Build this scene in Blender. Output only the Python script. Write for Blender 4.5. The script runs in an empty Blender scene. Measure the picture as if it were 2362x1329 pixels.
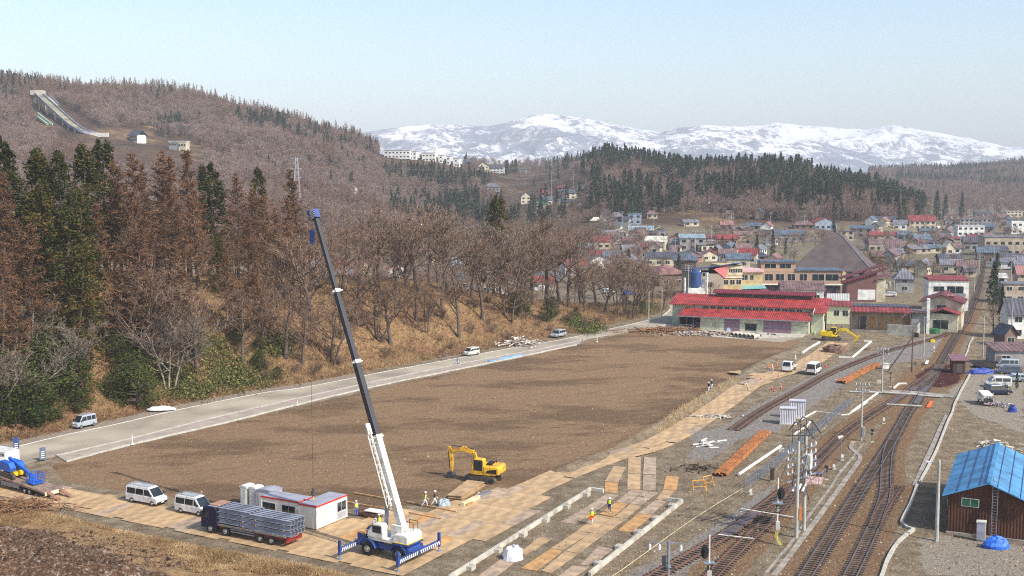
# helpers, CAMERA, SKY, SUN, EXPOSURE, materials
import bpy,bmesh,math,random
import numpy as np
from mathutils import Vector,Matrix,Euler
from math import radians,sin,cos,pi,sqrt,atan2
random.seed(7);np.random.seed(7)
SC=bpy.context.scene;COL=SC.collection
FP=2700.0;HC=37.0;PITCH=math.atan(261.5/FP)
cam=bpy.data.objects.new('camera',bpy.data.cameras.new('camera'));COL.objects.link(cam)
cam.data.lens=FP/2362*36;cam.data.sensor_width=36;cam.data.clip_start=1;cam.data.clip_end=60000
cam.location=(0,0,HC);cam.rotation_euler=(pi/2-PITCH,0,0);SC.camera=cam
SUN_DIR=Vector((0.79*cos(radians(42)),-0.61*cos(radians(42)),sin(radians(42)))).normalized()
W=bpy.data.worlds.new('World');SC.world=W;W.use_nodes=True
nt=W.node_tree;bg=nt.nodes['Background']
sky=nt.nodes.new('ShaderNodeTexSky');sky.sky_type='NISHITA';sky.sun_disc=False
sky.sun_elevation=radians(42);sky.sun_rotation=atan2(0.79,-0.61)
sky.altitude=300;sky.air_density=1.0;sky.dust_density=2.2;sky.ozone_density=1.0
nt.links.new(sky.outputs[0],bg.inputs[0]);bg.inputs[1].default_value=0.15
sl=bpy.data.lights.new('sun','SUN');sl.energy=3.7;sl.angle=radians(0.5);sl.color=(1,0.94,0.83)
so=bpy.data.objects.new('sun',sl);COL.objects.link(so);so.rotation_euler=SUN_DIR.to_track_quat('Z','Y').to_euler()
vs=SC.view_settings;vs.view_transform='Standard';vs.look='None';vs.exposure=0.58;vs.gamma=1
SC.cycles.use_denoising=False;SC.cycles.pixel_filter_type='BLACKMAN_HARRIS';SC.cycles.filter_width=1.1;SC.cycles.sample_clamp_indirect=4;SC.cycles.max_bounces=5;SC.cycles.diffuse_bounces=3;SC.cycles.glossy_bounces=2
SC.cycles.transmission_bounces=3;SC.cycles.transparent_max_bounces=8;SC.cycles.volume_bounces=0
CT,ST=cos(PITCH),sin(PITCH)
def ray(px,py):
 u=(px-1181)/FP;v=(664.5-py)/FP
 return(u,CT+v*ST,-ST+v*CT)
def G(px,py,z=0.0):
 d=ray(px,py);t=(z-HC)/d[2]
 return Vector((d[0]*t,d[1]*t,z))
def PXY(x,y,z):
 dep=y*CT-(z-HC)*ST
 return 1181+FP*x/dep,664.5-FP*(y*ST+(z-HC)*CT)/dep
def zat(px,py,Y):
 d=ray(px,py);return HC+d[2]/d[1]*Y
def crop(ox,oy,s,pts):return[(ox+a/s,oy+b/s)for a,b in pts]
def sm(a,b,x):
 t=np.clip((x-a)/(b-a),0,1);return t*t*(3-2*t)
_rt=np.random.RandomState(3).rand(256,256)
def vnoise(x,y):
 x=np.asarray(x,float);y=np.asarray(y,float)
 xi=np.floor(x).astype(int);yi=np.floor(y).astype(int);fx=x-xi;fy=y-yi
 fx=fx*fx*(3-2*fx);fy=fy*fy*(3-2*fy)
 g=lambda a,b:_rt[a%256,b%256]
 return(g(xi,yi)*(1-fx)+g(xi+1,yi)*fx)*(1-fy)+(g(xi,yi+1)*(1-fx)+g(xi+1,yi+1)*fx)*fy
def fbm(x,y,o=4,r=0.5):
 s=0;a=1;n=0
 for k in range(o):
  s=s+a*vnoise(x*2**k+17*k,y*2**k+31*k);n+=a;a*=r
 return s/n
class MB:
 def __init__(s):s.v=[];s.f=[];s.m=[];s.mi=0
 def add(s,vs_,fs,mi=None):
  o=len(s.v);s.v+=[tuple(p)for p in vs_]
  for f in fs:s.f.append(tuple(i+o for i in f));s.m.append(s.mi if mi is None else mi)
  return s
 def box(s,x0,x1,y0,y1,z0,z1,M=None):
  P=[(x,y,z)for z in(z0,z1)for x,y in((x0,y0),(x1,y0),(x1,y1),(x0,y1))]
  if M is not None:P=[M@Vector(p)for p in P]
  return s.add(P,[(0,3,2,1),(4,5,6,7),(0,1,5,4),(1,2,6,5),(2,3,7,6),(3,0,4,7)])
 def obox(s,c,d,L,wd,h):
  a=atan2(d[1],d[0]);M=Matrix.Translation(c)@Matrix.Rotation(a,4,'Z')
  return s.box(-L/2,L/2,-wd/2,wd/2,0,h,M)
 def tube(s,p0,p1,r0,r1=None,n=6,cap=True):
  r1=r0 if r1 is None else r1
  p0=Vector(p0);p1=Vector(p1);d=(p1-p0)
  if d.length<1e-6:return s
  d.normalize();a=d.orthogonal().normalized();b=d.cross(a)
  P=[]
  for p,r in((p0,r0),(p1,r1)):
   for k in range(n):
    t=2*pi*k/n;P.append(p+a*(cos(t)*r)+b*(sin(t)*r))
  F=[(k,(k+1)%n,n+(k+1)%n,n+k)for k in range(n)]
  if cap:F+=[tuple(range(n-1,-1,-1)),tuple(range(n,2*n))]
  return s.add(P,F)
 def path(s,pts,r,n=6):
  for a,b in zip(pts[:-1],pts[1:]):s.tube(a,b,r,r,n)
  return s
 def beam(s,p0,p1,w,h=None):
  h=w if h is None else h
  p0=Vector(p0);p1=Vector(p1);d=(p1-p0);L=d.length
  if L<1e-6:return s
  d.normalize();up=Vector((0,0,1))if abs(d.z)<0.95 else Vector((0,1,0))
  a=d.cross(up).normalized();b=a.cross(d)
  P=[p+a*(i*w/2)+b*(j*h/2)for p in(p0,p1)for i,j in((-1,-1),(1,-1),(1,1),(-1,1))]
  return s.add(P,[(0,3,2,1),(4,5,6,7),(0,1,5,4),(1,2,6,5),(2,3,7,6),(3,0,4,7)])
 def prism(s,prof,y0,y1,M=None,w=None):
  n=len(prof)
  if w:P=[(x,-w(x,z),z)for x,z in prof]+[(x,w(x,z),z)for x,z in prof]
  else:P=[(x,y0,z)for x,z in prof]+[(x,y1,z)for x,z in prof]
  if M is not None:P=[M@Vector(p)for p in P]
  return s.add(P,[tuple(range(n)),tuple(range(2*n-1,n-1,-1))]+[(k+n,(k+1)%n+n,(k+1)%n,k)for k in range(n)])
 def disc(s,c,ax,r,w,n=16,ri=0):
  ax=Vector(ax).normalized();c=Vector(c)
  return s.tube(c-ax*(w/2),c+ax*(w/2),r,r,n)
 def quad(s,a,b,c,d):return s.add([a,b,c,d],[(0,1,2,3)])
 def slab(s,pts,th):
  n=len(pts);P=[Vector(p)for p in pts]+[Vector(p)-Vector((0,0,th))for p in pts]
  return s.add(P,[tuple(range(n)),tuple(range(2*n-1,n-1,-1))]+[(k,k+n,(k+1)%n+n,(k+1)%n)for k in range(n)])
 def mesh(s,name):
  me=bpy.data.meshes.new(name);me.from_pydata(s.v,[],s.f)
  if any(s.m):me.polygons.foreach_set('material_index',s.m)
  me.update();return me
 def build(s,name,mats,parent=None,loc=None,rz=0,bevel=0,smooth=False):
  me=s.mesh(name)
  for m in(mats if isinstance(mats,(list,tuple))else[mats]):me.materials.append(m)
  o=bpy.data.objects.new(name,me);COL.objects.link(o)
  if smooth:me.polygons.foreach_set('use_smooth',[True]*len(me.polygons))
  if parent is not None:o.parent=parent
  if loc is not None:o.location=loc
  if rz:o.rotation_euler=(0,0,rz)
  if bevel:
   b=o.modifiers.new('bevel','BEVEL');b.width=bevel;b.segments=2;b.limit_method='ANGLE';b.angle_limit=radians(35)
  return o
def tag(o,label=None,cat=None,group=None,kind=None):
 if label:o['label']=label
 if cat:o['category']=cat
 if group:o['group']=group
 if kind:o['kind']=kind
 return o
def empty(name,loc,rz=0,label=None,cat=None,group=None):
 o=bpy.data.objects.new(name,None);COL.objects.link(o);o.empty_display_size=0.3
 o.location=loc;o.rotation_euler=(0,0,rz);return tag(o,label,cat,group)
CH={}
def kids(o):return[c for c in ALLCH.get(o.name,[])]
def copy_tree(o,loc=None,rz=None,label=None,group=None,parent=None,sc=None):
 c=o.copy();COL.objects.link(c)
 if parent is not None:c.parent=parent
 if loc is not None:c.location=loc
 if rz is not None:c.rotation_euler=(0,0,rz)
 if sc is not None:c.scale=sc if isinstance(sc,(tuple,list))else(sc,sc,sc)
 if label:c['label']=label
 if group:c['group']=group
 for ch in list(o.children):copy_tree(ch,parent=c)
 return c
ALB=0.88
def lin(c):
 return tuple(ALB*(v/255/12.92)if v/255<=0.04045 else ALB*((v/255+0.055)/1.055)**2.4 for v in c)
MATS={}
def mat(name,c,rough=0.7,var=0.12,scale=1.5,metal=0.0,bump=0.0,bscale=8.0,objvar=0.0,coord='Object',spec=0.5,c2=None):
 """c: sRGB 0-255 albedo; var: noise variation of the real surface colour"""
 if name in MATS:return MATS[name]
 m=bpy.data.materials.new(name);m.use_nodes=True;n=m.node_tree;p=n.nodes['Principled BSDF']
 p.inputs['Roughness'].default_value=rough;p.inputs['Metallic'].default_value=metal
 p.inputs['Specular IOR Level'].default_value=spec
 L=lin(c);tc=n.nodes.new('ShaderNodeTexCoord')
 nz=n.nodes.new('ShaderNodeTexNoise');nz.inputs['Scale'].default_value=scale;nz.inputs['Detail'].default_value=6
 n.links.new(tc.outputs[coord],nz.inputs['Vector'])
 cr=n.nodes.new('ShaderNodeValToRGB');e=cr.color_ramp.elements
 lo=tuple(max(0,v*(1-var*2))for v in L);hi=tuple(min(1,v*(1+var*1.2))for v in L)
 if c2:lo=lin(c2)
 e[0].position=0.32;e[0].color=(*lo,1);e[1].position=0.62;e[1].color=(*hi,1)
 n.links.new(nz.outputs[0],cr.inputs[0]);out=cr.outputs[0]
 if objvar:
  oi=n.nodes.new('ShaderNodeObjectInfo');hs=n.nodes.new('ShaderNodeHueSaturation')
  mr=n.nodes.new('ShaderNodeMapRange');mr.inputs[3].default_value=1-objvar;mr.inputs[4].default_value=1+objvar
  n.links.new(oi.outputs['Random'],mr.inputs[0]);n.links.new(mr.outputs[0],hs.inputs['Value'])
  n.links.new(out,hs.inputs['Color']);out=hs.outputs[0]
 n.links.new(out,p.inputs['Base Color'])
 if bump:
  nb=n.nodes.new('ShaderNodeTexNoise');nb.inputs['Scale'].default_value=bscale;nb.inputs['Detail'].default_value=5
  n.links.new(tc.outputs[coord],nb.inputs['Vector'])
  bp=n.nodes.new('ShaderNodeBump');bp.inputs['Strength'].default_value=bump;bp.inputs['Distance'].default_value=0.1
  n.links.new(nb.outputs[0],bp.inputs['Height']);n.links.new(bp.outputs[0],p.inputs['Normal'])
 MATS[name]=m;return m
def glass(name='window_glass',c=(40,48,55),rough=0.08):
 if name in MATS:return MATS[name]
 m=mat(name,c,rough,0.3,0.8,spec=0.8);return m
def ribbed(name,c,per=0.45,axis=0,rough=0.55,var=0.1,metal=0.0,strength=0.6):
 if name in MATS:return MATS[name]
 m=mat(name,c,rough,var,0.5,metal);n=m.node_tree;p=n.nodes['Principled BSDF']
 tc=[k for k in n.nodes if k.type=='TEX_COORD'][0]
 sx=n.nodes.new('ShaderNodeSeparateXYZ');n.links.new(tc.outputs['Object'],sx.inputs[0])
 mu=n.nodes.new('ShaderNodeMath');mu.operation='MULTIPLY';mu.inputs[1].default_value=2*pi/per
 n.links.new(sx.outputs[axis],mu.inputs[0])
 si=n.nodes.new('ShaderNodeMath');si.operation='SINE';n.links.new(mu.outputs[0],si.inputs[0])
 bp=n.nodes.new('ShaderNodeBump');bp.inputs['Strength'].default_value=strength;bp.inputs['Distance'].default_value=0.06
 n.links.new(si.outputs[0],bp.inputs['Height']);n.links.new(bp.outputs[0],p.inputs['Normal'])
 return m
# ground, hills, mountains
FOOT=[(-700,1175),(-300,1100),(0,1030),(120,1004),(256,974),(415,937),(611,899),(700,887),(900,848),(1027,825),(1111,810),(1207,791),(1306,773),(1500,729),(1545,712)]
FW=np.array([tuple(G(*p))[:2]for p in FOOT]);FPX=np.array([p[0]for p in FOOT],float)
RIDGE=([-700,0,300,500,640,720,820,1000,1200,1350,1450,1530,1560],[24,22,20,19,17.5,16.5,16,15,12.5,8,4.5,1.0,0])
def foot_dist(x,y):
 x=np.asarray(x,float);y=np.asarray(y,float)
 best=np.full(x.shape,1e9);sg=np.zeros(x.shape);sp=np.zeros(x.shape)
 for i in range(len(FW)-1):
  ax,ay=FW[i];bx,by=FW[i+1];dx,dy=bx-ax,by-ay;L2=dx*dx+dy*dy
  t=np.clip(((x-ax)*dx+(y-ay)*dy)/L2,0,1)
  qx=ax+t*dx;qy=ay+t*dy;d=np.hypot(x-qx,y-qy)
  s=np.sign(dx*(y-ay)-dy*(x-ax));k=d<best
  best=np.where(k,d,best);sg=np.where(k,s,sg);sp=np.where(k,FPX[i]+t*(FPX[i+1]-FPX[i]),sp)
 return best*sg,sp
TC=[-1500,-400,0,200,400,600,800,900,1000,1200,1400,1600,1800,2000,2150,2400,2800,4000]
TR=[320,500,650,800,950,1100,1250,1500,2000,2400,3000,4500,6000]
TZ=np.array([[8,8,6,5,4,3,1,0,0,0,0,0,0,0,0,0,0,0],[16,16,14,12,10,7,3,1,0,0,0,0,0,0,0,0,0,0],[36,36,34,29,25,19,10,5,2,0,2,3,3,2,0,0,0,0],[62,62,60,54,47,38,24,12,6,3,22,18,20,12,0,0,0,0],[90,90,90,85,74,66,48,28,24,14,41,33,34,20,0,0,0,0],[114,118,121,112,110,92,70,53,51,30,40,30,31,16,0,0,0,0],[108,112,114,110,108,88,64,49,45,36,44,30,32,18,2,0,0,0],[90,90,95,90,90,80,58,50,53,50,48,38,34,18,6,2,10,40],[80,80,90,90,80,60,50,45,45,45,40,38,36,30,26,34,50,80],[80,80,60,50,45,45,45,45,40,40,38,36,38,38,42,60,90,90],[60,60,40,40,40,40,40,40,40,40,40,40,40,40,50,70,80,80],[20,20,20,20,20,20,20,20,20,20,20,20,20,20,20,20,20,20],[0]*18],float)
def base_h(x,y):
 x=np.asarray(x,float);y=np.asarray(y,float)
 ys=np.maximum(y,30.0);p=1181+FP*x/ys
 p=np.clip(p,TC[0],TC[-1]-1e-3);r=np.clip(y,TR[0],TR[-1]-1e-3)
 ci=np.searchsorted(TC,p,side='right')-1;ri=np.searchsorted(TR,r,side='right')-1
 c0=np.array(TC)[ci];c1=np.array(TC)[ci+1];r0=np.array(TR)[ri];r1=np.array(TR)[ri+1]
 u=(p-c0)/(c1-c0);v=(r-r0)/(r1-r0);u=u*u*(3-2*u)*.5+u*.5;v=v*v*(3-2*v)*.4+v*.6
 z=(TZ[ri,ci]*(1-u)+TZ[ri,ci+1]*u)*(1-v)+(TZ[ri+1,ci]*(1-u)+TZ[ri+1,ci+1]*u)*v
 z=z*sm(296,330,y)
 z=z+(fbm(x/90,y/90,4)-0.5)*np.minimum(z*0.35,16)
 return z
def berm(x,y):
 px,py=PXY(x,y,0.0*x)
 e=np.interp(px,[-400,0,95,300,500,700,850,940,1100],[1130,1150,1172,1222,1262,1298,1328,1345,1500])
 t=(py-e)
 z=sm(4,26,t)*0.45+sm(60,95,t)*0.5+sm(95,130,t)*0.5
 z=z+sm(10,60,t)*(fbm(x/2.2,y/2.2,4)-.5)*1.1-0.35*np.exp(-((t-40)/9.0)**2)
 e2=sm(110,150,t)*(px<420);z=z+e2*(fbm(x/1.1+9,y/1.1,4)-.45)*1.6
 return z
TRENCH=[G(*p)for p in((1690,862),(1720,880),(1650,915),(1560,975),(1500,1015),(1430,1045))]
def seg_dist(x,y,P):
 best=np.full(np.shape(x),1e9)
 for a,b in zip(P[:-1],P[1:]):
  dx,dy=b[0]-a[0],b[1]-a[1];L2=dx*dx+dy*dy+1e-9
  t=np.clip(((x-a[0])*dx+(y-a[1])*dy)/L2,0,1)
  best=np.minimum(best,np.hypot(x-a[0]-t*dx,y-a[1]-t*dy))
 return best
RIM=[G(*p)for p in((1845,803),(1760,838),(1640,905),(1500,990),(1400,1045),(1300,1085))]
PIT=G(1948,803)
def Hh(x,y):
 x=np.asarray(x,float);y=np.asarray(y,float)
 z=base_h(x,y)
 near=y<420
 d,sp=foot_dist(np.where(near,x,0),np.where(near,y,0));hr=np.interp(sp,*RIDGE)
 dd=d+(fbm(x/11,y/11,3)-.5)*5*sm(2,9,d)
 up=(0.55*sm(0,24,dd)+0.45*sm(6,40,dd))*hr
 bank=up*(1-sm(44,120,d)*np.interp(sp,[0,400,700],[0.55,.75,1.0]))
 bank=bank+sm(3,14,d)*(fbm(x/4,y/4,4)-.5)*1.6*np.clip(hr/10,0,1)
 z=np.where(near&(d>0),np.maximum(z,bank),z)
 n2=y<330
 micro=(fbm(x/3.0,y/3.0,4)-.5)*0.16
 rd=seg_dist(x,y,RIM);td=seg_dist(x,y,TRENCH)
 z=np.where(n2&(d<=0),z+micro+berm(x,y)+0.5*np.exp(-(rd/1.2)**2)-0.5*np.exp(-(td/2.2)**2),z)
 pd=np.hypot((x-PIT[0])/1.3,(y-PIT[1])/1.0)
 z=z-1.2*(1-sm(3.0,4.2,pd))*n2
 return z
def hz(x,y):return float(Hh(np.array([x]),np.array([y]))[0])
def GT(px,py,y0=90,y1=3500):
 d=ray(px,py);n=900
 ys=y0*(y1/y0)**(np.arange(n)/(n-1));t=ys/d[1]
 X=d[0]*t;Z=HC+d[2]*t;h=Hh(X,ys);k=np.nonzero(Z<h)[0]
 if len(k)==0:return Vector((X[-1],ys[-1],h[-1]))
 i=k[0]
 if i==0:return Vector((X[0],ys[0],h[0]))
 a=(Z[i-1]-h[i-1]);b=(h[i]-Z[i]);w=a/(a+b+1e-9)
 yy=ys[i-1]+(ys[i]-ys[i-1])*w;xx=d[0]*yy/d[1]
 return Vector((xx,yy,hz(xx,yy)))
T_MAIN=[(1800,1426),(1861,1327),(1960,1170),(2056,1020),(2094,951),(2111,931.5),(2125,907),(2163,851.7),(2186,808.5),(2215,760),(2232,735),(2245,700),(2256,670),(2263,640),(2268,612),(2270,590)]
T_SECOND=[(1900,1440),(1962,1329),(2013,1221),(2035,1165),(2041.6,1132),(2043,1090),(2048,1045),(2058,1017)]
T_SPUR=[(2013,1221),(2038,1172),(2066,1129),(2071,1120)]
T_OLD=[(1350,1425),(1517,1328),(1590,1286),(1661,1244),(1708,1213),(1760,1172),(1800,1142),(1835,1118)]
T_YARD=[(1560,1420),(1643.6,1329),(1689,1282),(1737.6,1235),(1778,1198),(1805,1168),(1835,1126),(1866,1086),(1894.5,1053),(1923,1024),(1958,992),(2026,948),(2055,929.5),(2088.5,907),(2118,884),(2150,862),(2170,840)]
T_SIDE=[(1690.5,994),(1739,960),(1781.5,934.7),(1855.6,894.5),(1902,868),(1959,843),(2037.7,813.5),(2101,796),(2155.5,781),(2190.5,767.7),(2212,752),(2232,730)]
def dense(pxs,step=1.5,z=0.0):
 P=[G(*p,z)for p in pxs];Q=[]
 for i in range(len(P)-1):
  p0=P[max(i-1,0)];p1=P[i];p2=P[i+1];p3=P[min(i+2,len(P)-1)]
  n=max(2,int((p2-p1).length/step))
  for k in range(n):
   t=k/n;Q.append(0.5*((2*p1)+(p2-p0)*t+(2*p0-5*p1+4*p2-p3)*t*t+(3*p1-p0-3*p2+p3)*t**3))
 Q.append(P[-1]);return Q
TRK={k:dense(v,4.0)for k,v in dict(main=T_MAIN,second=T_SECOND,spur=T_SPUR,old=T_OLD,yard=T_YARD,side=T_SIDE).items()}
def inpoly(px,py,poly):
 r=np.zeros(px.shape,bool);n=len(poly)
 for i in range(n):
  x0,y0=poly[i];x1,y1=poly[(i+1)%n]
  c=((y0>py)!=(y1>py))&(px<(x1-x0)*(py-y0)/(y1-y0+1e-9)+x0);r^=c
 return r
FIELD=[(118,1072),(302,1030),(700,936),(900,890),(1154,836),(1332,797),(1400,778),(1480,765),(1560,768),(1800,772),(1850,790),(1800,815),(1700,862),(1600,925),(1500,990),(1400,1045),(1280,1090),(1190,1140),(1050,1160),(830,1175),(500,1160),(300,1135),(150,1112)]
GRAVEL=[[(1700,1010),(1790,940),(1900,875),(2040,820),(2200,762),(2235,720),(2262,640),(2275,640),(2262,720),(2225,800),(2190,830),(2140,825),(2000,850),(1900,920),(1800,990),(1740,1020)],[(1500,1329),(1600,1250),(1660,1200),(1700,1200),(1690,1240),(1600,1300),(1560,1329)],[(1600,1000),(1700,975),(1730,1000),(1640,1060),(1590,1060)]]
PALE=[[(1400,768),(1500,745),(1560,752),(1860,778),(1800,790),(1640,775),(1480,768)],[(2180,900),(2250,850),(2362,870),(2362,1000),(2250,960)],[(2130,1329),(2120,1240),(2200,1235),(2362,1260),(2362,1329)]]
RUST=[[(2040,905),(2090,850),(2160,830),(2230,835),(2240,870),(2180,905),(2130,900)]]
OXIDE=[[(2110,868),(2160,838),(2225,845),(2215,880),(2175,895),(2130,890)]]
def build_ground():
 az=np.unique(np.concatenate([np.arange(-2600,-200,60),np.arange(-200,2500,6.5),np.arange(2500,5200,60)]))
 rows=[40.0]
 while rows[-1]<95:rows.append(rows[-1]+1.2)
 while rows[-1]<340:rows.append(rows[-1]*1.0028)
 while rows[-1]<2600:rows.append(rows[-1]*1.009)
 while rows[-1]<11500:rows.append(rows[-1]*1.04)
 rows=np.array(rows)
 A,R=np.meshgrid(az,rows);X=(A-1181)/FP*R;Y=R;Z=Hh(X,Y)
 Z=np.where(Y>7000,Z-(Y-7000)*0.003,Z)
 ny,nx=X.shape;V=np.stack([X,Y,Z],-1).reshape(-1,3)
 idx=np.arange(ny*nx).reshape(ny,nx)
 Fq=np.stack([idx[:-1,:-1],idx[:-1,1:],idx[1:,1:],idx[1:,:-1]],-1).reshape(-1,4)
 me=bpy.data.meshes.new('ground');me.vertices.add(len(V));me.vertices.foreach_set('co',V.ravel().astype(np.float32))
 me.loops.add(Fq.size);me.loops.foreach_set('vertex_index',Fq.ravel().astype(np.int32))
 me.polygons.add(len(Fq));me.polygons.foreach_set('loop_start',np.arange(0,Fq.size,4,dtype=np.int32))
 me.polygons.foreach_set('use_smooth',np.ones(len(Fq),bool));me.update(calc_edges=True)
 px,py=PXY(X,Y,0*X);near=Y<420
 d,sp=foot_dist(X,Y)
 def blur(m,k=3):
  m=m.astype(float)
  for _ in range(k):
   m[1:-1,:]=(m[:-2,:]+2*m[1:-1,:]+m[2:,:])/4;m[:,1:-1]=(m[:,:-2]+2*m[:,1:-1]+m[:,2:])/4
  return m
 field=blur(inpoly(px,py,FIELD)&near)
 grav=np.zeros(X.shape);pale=np.zeros(X.shape);rust=np.zeros(X.shape);oxide=np.zeros(X.shape)
 for g in GRAVEL:grav=np.maximum(grav,blur(inpoly(px,py,g)&near))
 for g in PALE:pale=np.maximum(pale,blur(inpoly(px,py,g)&near))
 for g in RUST:rust=np.maximum(rust,blur(inpoly(px,py,g)&near)*.8)
 for g in OXIDE:oxide=np.maximum(oxide,blur(inpoly(px,py,g)&near))
 nb=near&(px>1200)
 for k,w_,tgt in(('main',2.6,'r'),('second',2.3,'r'),('spur',2,'r'),('yard',2.5,'r'),('old',2.4,'g'),('side',2.2,'g')):
  dd=np.full(X.shape,1e9);dd[nb]=seg_dist(X[nb],Y[nb],TRK[k]);mm=1-sm(w_*.7,w_*1.3,dd)
  if tgt=='r':rust=np.maximum(rust,mm*.85)
  else:grav=np.maximum(grav,mm)
 bankm=sm(0.3,1.5,d)*np.clip(np.interp(sp,[1440,1545],[1,.2]),0,1)*(1-sm(300,420,Y))
 e=np.interp(px,[-400,0,95,300,500,700,850,940,1100],[1130,1150,1172,1222,1262,1298,1328,1345,1500])
 t=py-e;grass=blur((t>6)&near&(px<1000),2)
 spoil=blur((px<470)&(t>66+60*sm(180,430,px))&near,5)
 forest=sm(420,600,Y)*sm(2,9,Z)
 town=sm(300,420,Y)*(1-sm(2,9,Z))
 vd=sm(430,640,px)*0
 for nm,ch in(('mask_a',(field,grav,pale,rust)),('mask_b',(bankm,grass,spoil,oxide)),('mask_c',(forest,town,vd,vd))):
  at=me.color_attributes.new(nm,'FLOAT_COLOR','POINT');at.data.foreach_set('color',np.stack(ch,-1).reshape(-1).astype(np.float32))
 m=bpy.data.materials.new('ground_cover');m.use_nodes=True;n=m.node_tree;p=n.nodes['Principled BSDF']
 p.inputs['Roughness'].default_value=0.95;p.inputs['Specular IOR Level'].default_value=0.1
 geo=n.nodes.new('ShaderNodeNewGeometry')
 def noise(sc_,det=6,rough=.6,stretch=None):
  nz=n.nodes.new('ShaderNodeTexNoise');nz.inputs['Scale'].default_value=sc_;nz.inputs['Detail'].default_value=det;nz.inputs['Roughness'].default_value=rough
  src=geo.outputs['Position']
  if stretch:
   mp=n.nodes.new('ShaderNodeMapping');mp.inputs['Scale'].default_value=stretch[:3];mp.inputs['Rotation'].default_value=(0,0,stretch[3])
   n.links.new(src,mp.inputs[0]);src=mp.outputs[0]
  n.links.new(src,nz.inputs['Vector']);return nz.outputs[0]
 def ramp(f,stops):
  cr=n.nodes.new('ShaderNodeValToRGB');el=cr.color_ramp.elements
  while len(el)<len(stops):el.new(0.5)
  for e_,(ps,c)in zip(el,stops):e_.position=ps;e_.color=(*lin(c),1)
  n.links.new(f,cr.inputs[0]);return cr.outputs[0]
 def mix(a,b,f):
  mx=n.nodes.new('ShaderNodeMix');mx.data_type='RGBA'
  n.links.new(f,mx.inputs[0]);n.links.new(a,mx.inputs[6]);n.links.new(b,mx.inputs[7]);return mx.outputs[2]
 def over(a,b,f):
  mx=n.nodes.new('ShaderNodeMix');mx.data_type='RGBA';mx.blend_type='OVERLAY';mx.inputs[0].default_value=f
  n.links.new(a,mx.inputs[6]);n.links.new(b,mx.inputs[7]);return mx.outputs[2]
 def edge(mask,nz,amp=1.0):
  a=n.nodes.new('ShaderNodeMath');a.operation='MULTIPLY_ADD';a.inputs[1].default_value=amp*2.6;a.inputs[2].default_value=-amp*1.3
  n.links.new(nz,a.inputs[0]);b=n.nodes.new('ShaderNodeMath');b.operation='ADD';n.links.new(mask,b.inputs[0]);n.links.new(a.outputs[0],b.inputs[1])
  r=n.nodes.new('ShaderNodeMapRange');r.inputs[1].default_value=.38;r.inputs[2].default_value=.62;n.links.new(b.outputs[0],r.inputs[0]);return r.outputs[0]
 def attr(nm):
  a=n.nodes.new('ShaderNodeAttribute');a.attribute_name=nm;s=n.nodes.new('ShaderNodeSeparateColor');n.links.new(a.outputs['Color'],s.inputs[0]);return[*s.outputs[:3],a.outputs['Alpha']]
 A_=attr('mask_a');B_=attr('mask_b');C_=attr('mask_c')
 nfine=noise(1.9,9,.78);nmid=noise(.5,7,.7);nbig=noise(.06,6,.65);nstreak=noise(.5,9,.66,(.07,.13,.3,radians(-32)))
 nvf=noise(4.2,8,.85)
 speck=ramp(nvf,[(.34,(20,20,20)),(.48,(150,150,150)),(.62,(190,190,190)),(.68,(255,255,252))])
 c=ramp(nmid,[(.3,(122,106,86)),(.5,(162,144,120)),(.7,(198,182,156))])
 fld=mix(ramp(nfine,[(.25,(124,100,76)),(.5,(154,126,98)),(.75,(182,154,122))]),ramp(nfine,[(.3,(82,64,50)),(.7,(118,94,74))]),ramp(nstreak,[(.49,(0,0,0)),(.56,(215,215,215))]))
 wv=n.nodes.new('ShaderNodeTexWave');wv.inputs['Scale'].default_value=.1;wv.inputs['Distortion'].default_value=16;wv.inputs['Detail'].default_value=3;wv.inputs['Detail Scale'].default_value=.25
 mp=n.nodes.new('ShaderNodeMapping');mp.inputs['Rotation'].default_value=(0,0,radians(58));n.links.new(geo.outputs['Position'],mp.inputs[0]);n.links.new(mp.outputs[0],wv.inputs['Vector'])
 fld=over(fld,ramp(wv.outputs[1],[(.0,(110,110,110)),(.10,(188,188,188)),(.85,(188,188,188)),(1,(215,215,215))]),.14)
 c=mix(c,fld,edge(A_[0],nmid,.6))
 c=mix(c,ramp(nfine,[(.3,(124,116,110)),(.65,(190,182,174))]),edge(A_[1],nmid,.9))
 c=mix(c,ramp(nfine,[(.25,(160,146,128)),(.7,(198,188,172))]),edge(A_[2],nmid,1.1))
 c=mix(c,ramp(nfine,[(.25,(106,84,66)),(.5,(156,124,94)),(.75,(192,164,134))]),edge(A_[3],nmid,.6))
 c=mix(c,ramp(nfine,[(.3,(74,40,42)),(.7,(104,62,60))]),edge(B_[3],nmid,1.0))
 fm=n.nodes.new('ShaderNodeMapRange');fm.inputs[3].default_value=.62;fm.inputs[4].default_value=.13;n.links.new(A_[0],fm.inputs[0]);cs=over(c,speck,1.0);c=mix(c,cs,fm.outputs[0])
 nb2=noise(.16,6,.7)
 bk=mix(ramp(nfine,[(.2,(94,70,54)),(.5,(150,115,87)),(.8,(194,160,122))]),ramp(nfine,[(.2,(112,90,60)),(.5,(156,130,92)),(.8,(192,168,124))]),ramp(nb2,[(.42,(0,0,0)),(.6,(255,255,255))]))
 bk=mix(bk,ramp(nfine,[(.3,(62,72,30)),(.7,(118,122,62))]),ramp(noise(.09,5,.7),[(.60,(0,0,0)),(.70,(170,170,170))]))
 c=mix(c,bk,edge(B_[0],nmid,.8))
 gs=ramp(noise(3.5,8,.75,(.5,1.6,1,radians(-25))),[(.25,(104,80,54)),(.5,(160,130,94)),(.75,(206,180,138))])
 c=mix(c,gs,edge(B_[1],nmid,.8))
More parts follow.
